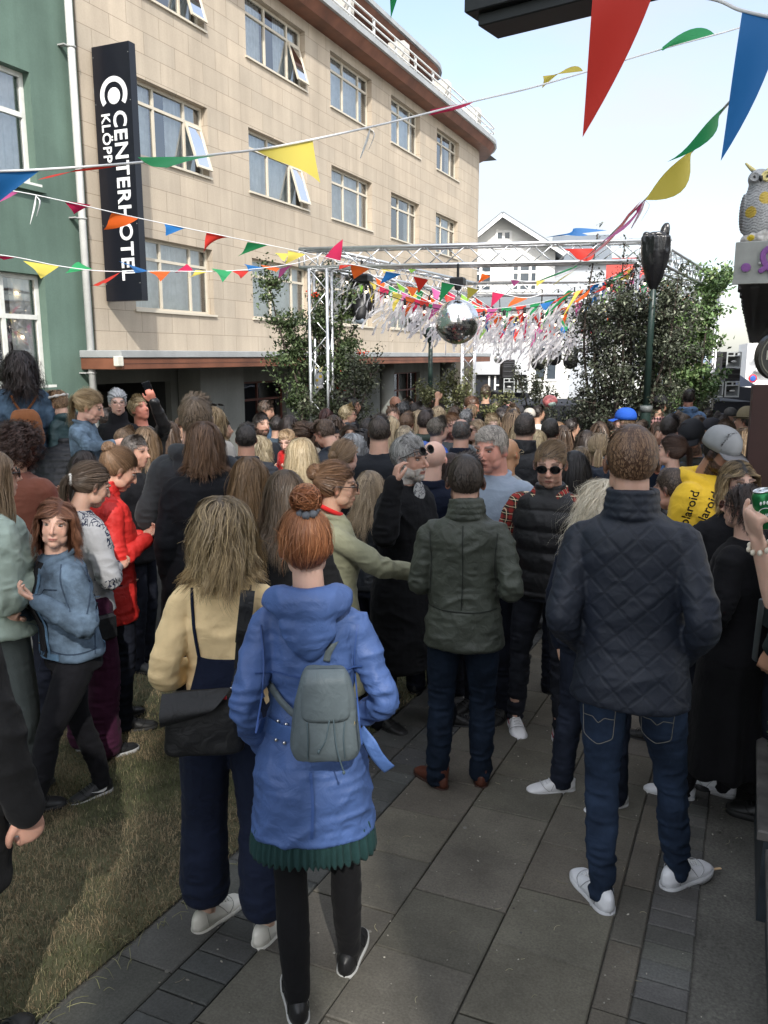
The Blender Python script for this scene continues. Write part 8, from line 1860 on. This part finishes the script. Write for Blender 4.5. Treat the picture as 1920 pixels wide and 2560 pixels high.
m = MB(); tube(m, np.array([(.183, ys - .045, 1.145), (.176, ys - .055, 1.128), (.183, ys - .052, 1.112), (.192, ys - .045, 1.125)]) - L0, .004, 6, closed=True); m.build('charm', plain('gold_charm', (.55, .42, .2), .25, 1), t, True)
m = MB(); V, F_ = strip(Bc, [(-.135, -.3, 1.20), (-.09, -.3, 1.14), (-.02, -.3, 1.08)], .026, FWD, .004, 14); m.add(np.array(V) - L0, F_); V, F_ = strip(Bc, [(.14, -.3, 1.40), (.10, -.3, 1.34), (.09, -.3, 1.30)], .026, FWD, .004, 10); m.add(np.array(V) - L0, F_); m.build('strap', TEAL, t, True)

# yellow top: pinafore back panel, straps, messenger bag
By = bvh(yel, 'sweatshirt'); m = MB()
for xs_ in ((-.105, -.10, -.085), (.10, .10, .085)):
    V, F_ = strip(By, [(xs_[0], -.3, 1.45), (xs_[1], -.3, 1.33), (xs_[2], -.3, 1.19)], .011, FWD, .004, 22); m.add(V, F_)
nx_, nz_ = 15, 14; P = []
for j in range(nz_):
    z = 1.195 - j / (nz_ - 1) * .26; w = .092 + .075 * (j / (nz_ - 1)) ** 1.1
    for i in range(nx_): u = i / (nx_ - 1) * 2 - 1; P.append((u * w, -.35, z + (.012 * abs(u) ** 3 if j == 0 else 0)))
P = drape(By, P, FWD, .007); Pg = P.reshape(nz_, nx_, 3)
for _ in range(3): Pg[:, 1:-1, 1] = np.minimum(Pg[:, 1:-1, 1], (Pg[:, :-2, 1] + Pg[:, 2:, 1]) / 2)
P = Pg.reshape(-1, 3); m.add(P, [(j * nx_ + i, (j + 1) * nx_ + i, (j + 1) * nx_ + i + 1, j * nx_ + i + 1) for j in range(nz_ - 1) for i in range(nx_ - 1)])
m.build('pinafore_back', fabric('cotton', (.011, .016, .036)), yel['root'], True)
t, L0 = attach(yel, 'messenger_bag', 'black nylon messenger bag hanging behind the woman in the pale yellow top', 'bag', (-.05, -.30, .76)); t.location.z += .10 * yel['s']; t.scale = [q * .80 for q in t.scale]; t.location.z += .05; BAG = fabric('nylon', (.010, .0105, .012))
m = MB(); loft(m, [(.765, -.055, -.235, .155, .060), (.79, -.055, -.235, .172, .072), (.90, -.050, -.230, .168, .072), (1.0, -.045, -.222, .158, .060), (1.02, -.045, -.22, .150, .05)], 28, 4.5, 14); m.v = [m.verts() - L0]; fuse(m, 'bag_body', BAG, t, .007, 2, lambda P, Nn: (P + Nn * ((vnoise(P, 14, 3) - .5) * .010)[:, None], None))
m = MB(); nx_, nz_ = 12, 10; V = []
for j in range(nz_):
    v = j / (nz_ - 1)
    for i in range(nx_): u = i / (nx_ - 1); V.append((-.225 + u * (.29 - .10 * v), -.27 - .055 * math.sin(v * 2.6) - .035 * v, 1.035 + .02 * u - v * .115 * (1 - .25 * u)))
V = np.array(V); n_ = len(V); F_ = []
for j in range(nz_ - 1):
    for i in range(nx_ - 1): a = j * nx_ + i; F_ += [(a, a + nx_, a + nx_ + 1, a + 1), (n_ + a, n_ + a + 1, n_ + a + nx_ + 1, n_ + a + nx_)]
m.add(np.vstack([V, V + [0, .008, .004]]) - L0, F_); m.build('flap', BAG, t, True)
m = MB(); cbox(m, .045, .10, .0, .012, .262, .275); m.build('red_lining', plain('red_lining', (.35, .012, .02), .7), t)
m = MB(); tube(m, np.array([(.075, -.215, 1.01), (.085, -.20, 1.06), (.095, -.185, 1.10)]) - L0, .019, 8, 8, flat=.3, ref=(0, 1, 0)); cbox(m, *(.062 + .05, .112 + .05), -.30 + .40 - .02, -.30 + .405, .285, .30); V, F_ = strip(By, [(.085, -.35, 1.08), (.10, -.35, 1.22), (.125, -.35, 1.36)], .040, FWD, .006, 18, .008); m.add(np.array(V) - L0, F_)
V, F_ = strip(By, [(.105, -.35, 1.20), (.12, -.35, 1.31), (.135, -.35, 1.43)], .062, FWD, .016, 16, .012); m.add(np.array(V) - L0, F_); m.build('strap', BAG, t)
m = MB(); tube(m, [np.array((.062, -.235, 1.045)) - L0, np.array((.11, -.235, 1.045)) - L0], .005, 6); tube(m, [np.array((.072, -.235, 1.035)) - L0, np.array((.078, -.238, 1.0)) - L0], .006, 6); m.build('buckle', plain('steel_buckle', (.55, .55, .55), .25, 1), t, True)

# tan rucksack of the woman on the ledge
t, L0 = attach(bagw, 'tan_rucksack', 'tan suede rucksack on the back of the woman on the ledge', 'rucksack', (-.02, -.22, 1.0)); SU = fabric('wool', (.22, .085, .035))
m = MB(); loft(m, [(1.0, -.02, -.20, .120, .06), (1.04, -.02, -.20, .135, .07), (1.15, -.02, -.20, .13, .07), (1.25, -.02, -.195, .105, .055), (1.29, -.02, -.19, .07, .03)], 24, 2.6, 16); m.v = [m.verts() - L0]; fuse(m, 'bag_body', SU, t, .009, 2, lambda P, Nn: (P + Nn * ((vnoise(P, 22, 3) - .5) * .012)[:, None], None))
Bb = bvh(bagw, 'jacket'); m = MB()
for x in (-.1, .1): V, F_ = strip(Bb, [(x, -.3, 1.40), (x * .7 - .01, -.3, 1.34), (x * .2 - .02, -.3, 1.27)], .018, FWD, .005, 10); m.add(np.array(V) - L0, F_)
m.build('strap', SU, t, True)
# shoulder strap and small bag for the patterned blouse
Bp = bvh(pais, 'patterned_blouse'); t, L0 = attach(pais, 'crossbody_bag', 'small black bag with cream strap at the hip of the patterned blouse', 'bag', (.17, -.05, .86)); m = MB(); V, F_ = strip(Bp, [(-.07, -.3, 1.44), (-.05, -.3, 1.32), (-.0, -.3, 1.18)], .030, FWD, .004, 14); m.add(np.array(V) - L0, F_); m.build('strap', plain('cream_webbing', (.55, .47, .33), .8), t)
m = MB(); cbox(m, -.03, .05, -.10, .10, -.10, .05, bev=.015); m.build('bag_body', BAG, t)
# beer can, phones, purse
def can(I, side, label, off=(0, .09, .01), up=(0, 0, 1), size=1.0):
    S1, E1, W1, n0 = I['ARM'][0 if side < 0 else 1]; d = unit(W1 - E1); n = unit(n0 - d * (n0 @ d)); c = W1 + d * .085 + n * .045
    w = I['w'](np.array([c]))[0]; t = thing('beer_can', label, 'can', tuple(w), I['rz'], None, I['s']); up = unit(np.array(up)); e1 = unit(np.cross(up, (1, .3, 0))); e2 = np.cross(up, e1)
    f = lambda z0, z1, r0, r1, seg=28: None
    m = MB(); tube(m, [up * -.055, up * -.05, up * .045, up * .058], [.028, .033, .033, .026], 28, cap=False); m.build('can_body', plain('green_can', (.015, .16, .05), .28, .55, amt=.25, scale=14), t, True)
    m = MB(); tube(m, [up * .058, up * .061], [.026, .025], 28, cap=False); tube(m, [up * .0605 + (e1 * math.cos(a) + e2 * math.sin(a)) * .0255 for a in np.linspace(0, 6.283, 25)[:-1]], .0022, 6, closed=True); ell(m, up * .063 + e1 * .008, (.009, .006, .0015), 10, 4); m.build('lid', plain('can_silver', (.75, .76, .77), .22, 1), t, True); return t, up
t, up = can(can_h, -1, 'green and silver beer can held out at the right edge', up=(-.22, .1, 1)); 
m = MB(); cd = unit(C0 - np.array(t.location)); cl_ = rotz(-can_h['rz']) @ cd; cl_ = unit(cl_ - up * (cl_ @ up)); sd_ = np.cross(up, cl_)
V, F_ = textmesh('CARLSBERG', .0115, .0004, .01); an = (V[:, 0] - V[:, 0].max() / 2) / .0336; Q = np.array([up * (y - .012) + (cl_ * math.cos(a) - (-sd_) * math.sin(a)) * (.0338 + z) for (x, y, z), a in zip(V, an)]); m.add(Q, F_)
pts = []
for a in np.linspace(0, 6.283, 25)[:-1]:
    an = math.cos(a) * .62; pts.append(up * (math.sin(a) * .020 - .006) + (cl_ * math.cos(an) + sd_ * math.sin(an)) * .0338)
tube(m, pts, .0012, 5, closed=True)
for an, hh in ((-.28, .010), (0, .013), (.28, .010)): ell(m, up * (.024 + hh * .5) + (cl_ * math.cos(an) + sd_ * math.sin(an)) * .0335, (.0035, .0035, .006), 8, 6)
m.build('label_print', plain('can_white', (.75, .77, .76), .4), t, True)
can(red, 1, 'green can held against the chest of the red faced man')
S1, E1, W1, n0 = can_h['ARM'][0]; m = MB(); d = unit(W1 - E1); e1 = unit(np.cross(d, (0, 0, 1))); e2 = np.cross(d, e1); cc = W1 - d * .035
for k in range(9): a = k * .698; ell(m, cc + (e1 * math.cos(a) + e2 * math.sin(a)) * .031, (.010, .007, .010), 8, 6)
m.build('shell_bracelet', plain('shell', (.62, .56, .46), .35), can_h['root'], True)
def phone(I, side, label, tilt=0):
    S1, E1, W1, n0 = I['ARM'][0 if side < 0 else 1]; d = unit(W1 - E1); n = unit(n0 - d * (n0 @ d)); c = W1 + d * .13 + n * .028; w = I['w'](np.array([c]))[0]
    t = thing('mobile_phone', label, 'phone', tuple(w), I['rz'], None, I['s']); s = np.cross(n, d); m = MB(); obox(m, (0, 0, 0), d * .072, s * .036, n * .0045); m.build('case', plain('phone_black', (.012, .012, .014), .25), t); m = MB(); obox(m, -n * .0052, d * .066, s * .033, n * .0004); m.build('screen', plain('phone_glass', (.01, .012, .016), .05), t); m = MB(); ell(m, n * .005 + d * .055, (.005, .005, .005), 8, 6); m.build('camera_lens', plain('phone_lens', (.1, .1, .11), .1), t)
phone(red, -1, 'black mobile phone held up in front of the dark hotel entrance')
# lettering on the yellow hoodie
Bh = bvh(yh, 'hoodie'); cw = C0 - np.array(yh['root'].location); cl_ = rotz(-yh['rz']) @ cw; cl_ = unit([cl_[0], cl_[1], 0]); sd_ = unit(np.cross((0, 0, 1), cl_)); m = MB()
V, F_ = textmesh('Polaroid', .062, .0005, .012)
for (u, z, a) in ((-.16, 1.30, 62), (-.06, 1.33, 75), (.03, 1.40, 70), (-.11, 1.16, 58), (-.20, 1.18, 66), (.06, 1.24, 72), (-.02, 1.12, 60), (-.02, 1.44, 20), (-.13, 1.38, 60), (.02, 1.32, 66), (.09, 1.38, 60), (.10, 1.10, 68), (-.24, 1.28, 60)):
    ca, sa = math.cos(R(a)), math.sin(R(a)); x = V[:, 0] - .1; P = np.array([np.array([0, 0, z]) + sd_ * (u + ca * xx - sa * yy) + np.array([0, 0, 1]) * (sa * xx + ca * yy) for xx, yy in zip(x, V[:, 1])])
    h0 = drape(Bh, P + cl_ * .0, -cl_, .0025, 1.0); hit = np.abs((h0 - P) @ cl_) > 1e-6
    if hit.all() and np.ptp(h0 @ cl_) < .22: m.add(h0, F_)
m.build('hoodie_lettering', plain('black_print', (.012, .012, .012), .8), yh['root'])
# side marks on the white and red trainers and the black trainer
def shoe_mark(I, which, col, name='side_mark', side=1):
    FT = I['FT'][which]; Hh, K_, A, yw, gzz, pit = FT; M_ = rotz(yw); o_ = np.array([A[0], A[1], gzz]); m = MB(); up = [(-.02, .045), (.0, .036), (.03, .042), (.075, .062), (.035, .050), (.0, .052), (-.025, .062)]; n = len(up)
    for sd in (-1, 1):
        V = [];
        for y, z in up: w = np.interp((y + .075) / .275, [0, .15, .35, .5, .66, .8, 1], [.033, .036, .036, .041, .047, .046, .038]); V.append((sd * (w * .93 + .0035), y, z)); 
        V += [(x + sd * .002, y, z) for x, y, z in V]; V = np.array(V) @ M_.T + o_; m.add(V, [tuple(range(n)), tuple(range(2 * n - 1, n - 1, -1))] + [(i, (i + 1) % n, n + (i + 1) % n, n + i) for i in range(n)])
    sh = [o for o in I['root'].children if o.name.split('.')[0] == 'shoe'][which]; m.build(name, plain('mark', col, .5), sh)
for w_ in (0, 1): shoe_mark(shades, w_, (.32, .012, .03)); shoe_mark(den, w_, (.62, .62, .62))
# back pockets stitched on the jeans
Bj = bvh(quilt, 'trousers')
for sx_ in (-1, 1):
    c = .095 * sx_; m = MB()
    for pts in ([(c - .055, -.3, .80), (c - .050, -.3, .69), (c, -.3, .665), (c + .050, -.3, .69), (c + .055, -.3, .80)], [(c - .053, -.3, .765), (c - .02, -.3, .772), (c, -.3, .750), (c + .02, -.3, .772), (c + .053, -.3, .765)]):
        V, F_ = strip(Bj, pts, .0022, FWD, .0015, 33, .0015, True); m.add(V, F_)
    m.build('pocket_stitching', plain('jeans_thread', (.16, .155, .14), .8), quilt['root'])
# jacket seams on the olive jacket, denim jacket pocket flap and buttons
Bg = bvh(gjack, 'jacket'); m = MB()
for pts in ([(-.17, -.4, 1.02), (0, -.4, 1.01), (.17, -.4, 1.02)], [(.0, -.4, 1.44), (.004, -.4, 1.2), (.0, -.4, 1.02)], [(-.165, -.4, 1.40), (-.155, -.4, 1.25), (-.165, -.4, 1.08)], [(.165, -.4, 1.40), (.155, -.4, 1.25), (.165, -.4, 1.08)]):
    V, F_ = strip(Bg, pts, .006, FWD, .003, 30, .002); m.add(V, F_)
m.build('seam', plain('olive_seam', (.018, .021, .017), .8), gjack['root'])
Bd = bvh(den, 'denim_jacket'); bk_ = (0, -1, 0); m = MB()
for c in (-.085, .085):
    V, F_ = strip(Bd, [(c - .05, .4, 1.285), (c, .4, 1.268), (c + .05, .4, 1.285)], .030, bk_, .004, 12, .003); m.add(V, F_)
for x_ in (-.052, .052): V, F_ = strip(Bd, [(x_, .4, 1.40), (x_, .4, 1.2), (x_, .4, .95)], .028, bk_, .003, 20, .003); m.add(V, F_)
for y_, dr_ in ((.4, bk_), (-.4, (0, 1, 0))):
    V, F_ = strip(Bd, [(-.13, y_, .955), (0, y_, .945), (.13, y_, .955)], .034, dr_, .003, 16, .003); m.add(V, F_)
cw = C0 - np.array(den['root'].location); cl_ = rotz(-den['rz']) @ cw; cl_ = unit([cl_[0], cl_[1], 0]); sd_ = unit(np.cross((0, 0, 1), cl_)); u0 = float(den['ARM'][0][0] @ sd_); m2_ = MB()
for pts in ([(u0 - .055, 1.45), (u0 - .065, 1.38), (u0 - .05, 1.30), (u0 - .03, 1.24)], [(u0 + .055, 1.45), (u0 + .075, 1.38), (u0 + .07, 1.29), (u0 + .05, 1.22)], [(-.16, .985), (0, .975), (.16, .985)], [(u0 + .085, 1.33), (.15, 1.33)], [(u0 - .085, 1.33), (-.15, 1.33)], [(u0 + .10, 1.30), (u0 + .09, 1.1), (u0 + .08, .96)]):
    V, F_ = strip(Bd, [sd_ * u + cl_ * .4 + np.array([0, 0, z]) for u, z in pts], .007, -cl_, .003, 18, .002); m2_.add(V, F_)
m2_.build('seam', fabric('denim', (.03, .045, .07)), den['root'])
m.build('pocket_flap', fabric('denim', (.085, .15, .23)), den['root'])
m = MB()
for p in list(drape(Bd, [(.052, .4, z) for z in (1.38, 1.30, 1.20, 1.10, 1.0)] + [(-.085, .4, 1.27), (.085, .4, 1.27)], bk_, .007)): ell(m, p, (.007, .004, .007), 10, 6)
m.build('button', plain('steel_snap', (.6, .6, .6), .25, 1), den['root'], True)
m = MB(); V, F_ = strip(Bd, [(0, .4, 1.45), (0, .4, 1.2), (0, .4, .94)], .080, bk_, .002, 20, .002); m.add(V, F_); m.build('shirt_front', fabric('cotton', BLKF), den['root'])
# red collar and rucksack straps for the sage coat
m = MB()
J = sage['J']; tube(m, [J + [math.sin(a) * .066, math.cos(a) * .062, .012 - .03 * math.cos(a)] for a in np.linspace(0, 6.283, 21)[:-1]], .013, 8, closed=True); m.build('red_collar', fabric('knit', (.55, .02, .02)), sage['root'], True)
Bs = bvh(sage, 'coat'); m = MB()
for x in (-.09, .10): V, F_ = strip(Bs, [(x, -.4, 1.44), (x, -.4, 1.34), (x * 1.1, -.4, 1.20)], .022, FWD, .004, 14); m.add(V, F_)
m.build('strap', plain('black_strap', (.012, .012, .013), .7), sage['root'])
m = MB(); tube(m, [greyb['X'](np.array([(0, .06, -.14)]))[0], greyb['J'] + [0, .098, -.14], greyb['J'] + [0, .142, -.34]], [.045, .078, .05], 14, 12, flat=.45, ref=(0, 1, 0)); m.build('grey_tshirt', fabric('tee', (.38, .38, .37), (.12, .12, .13)), greyb['root'], True)
flush()
# give the checked shirt its cloth
for o in COL.objects:
    if o.get('label', '').startswith('person in a pink and black'):
        for c in o.children:
            if c.name.startswith('jacket'): c.data.materials[0] = fabric('buffalo', (.015, .015, .018), (.62, .34, .32))
bpy.context.view_layer.update()
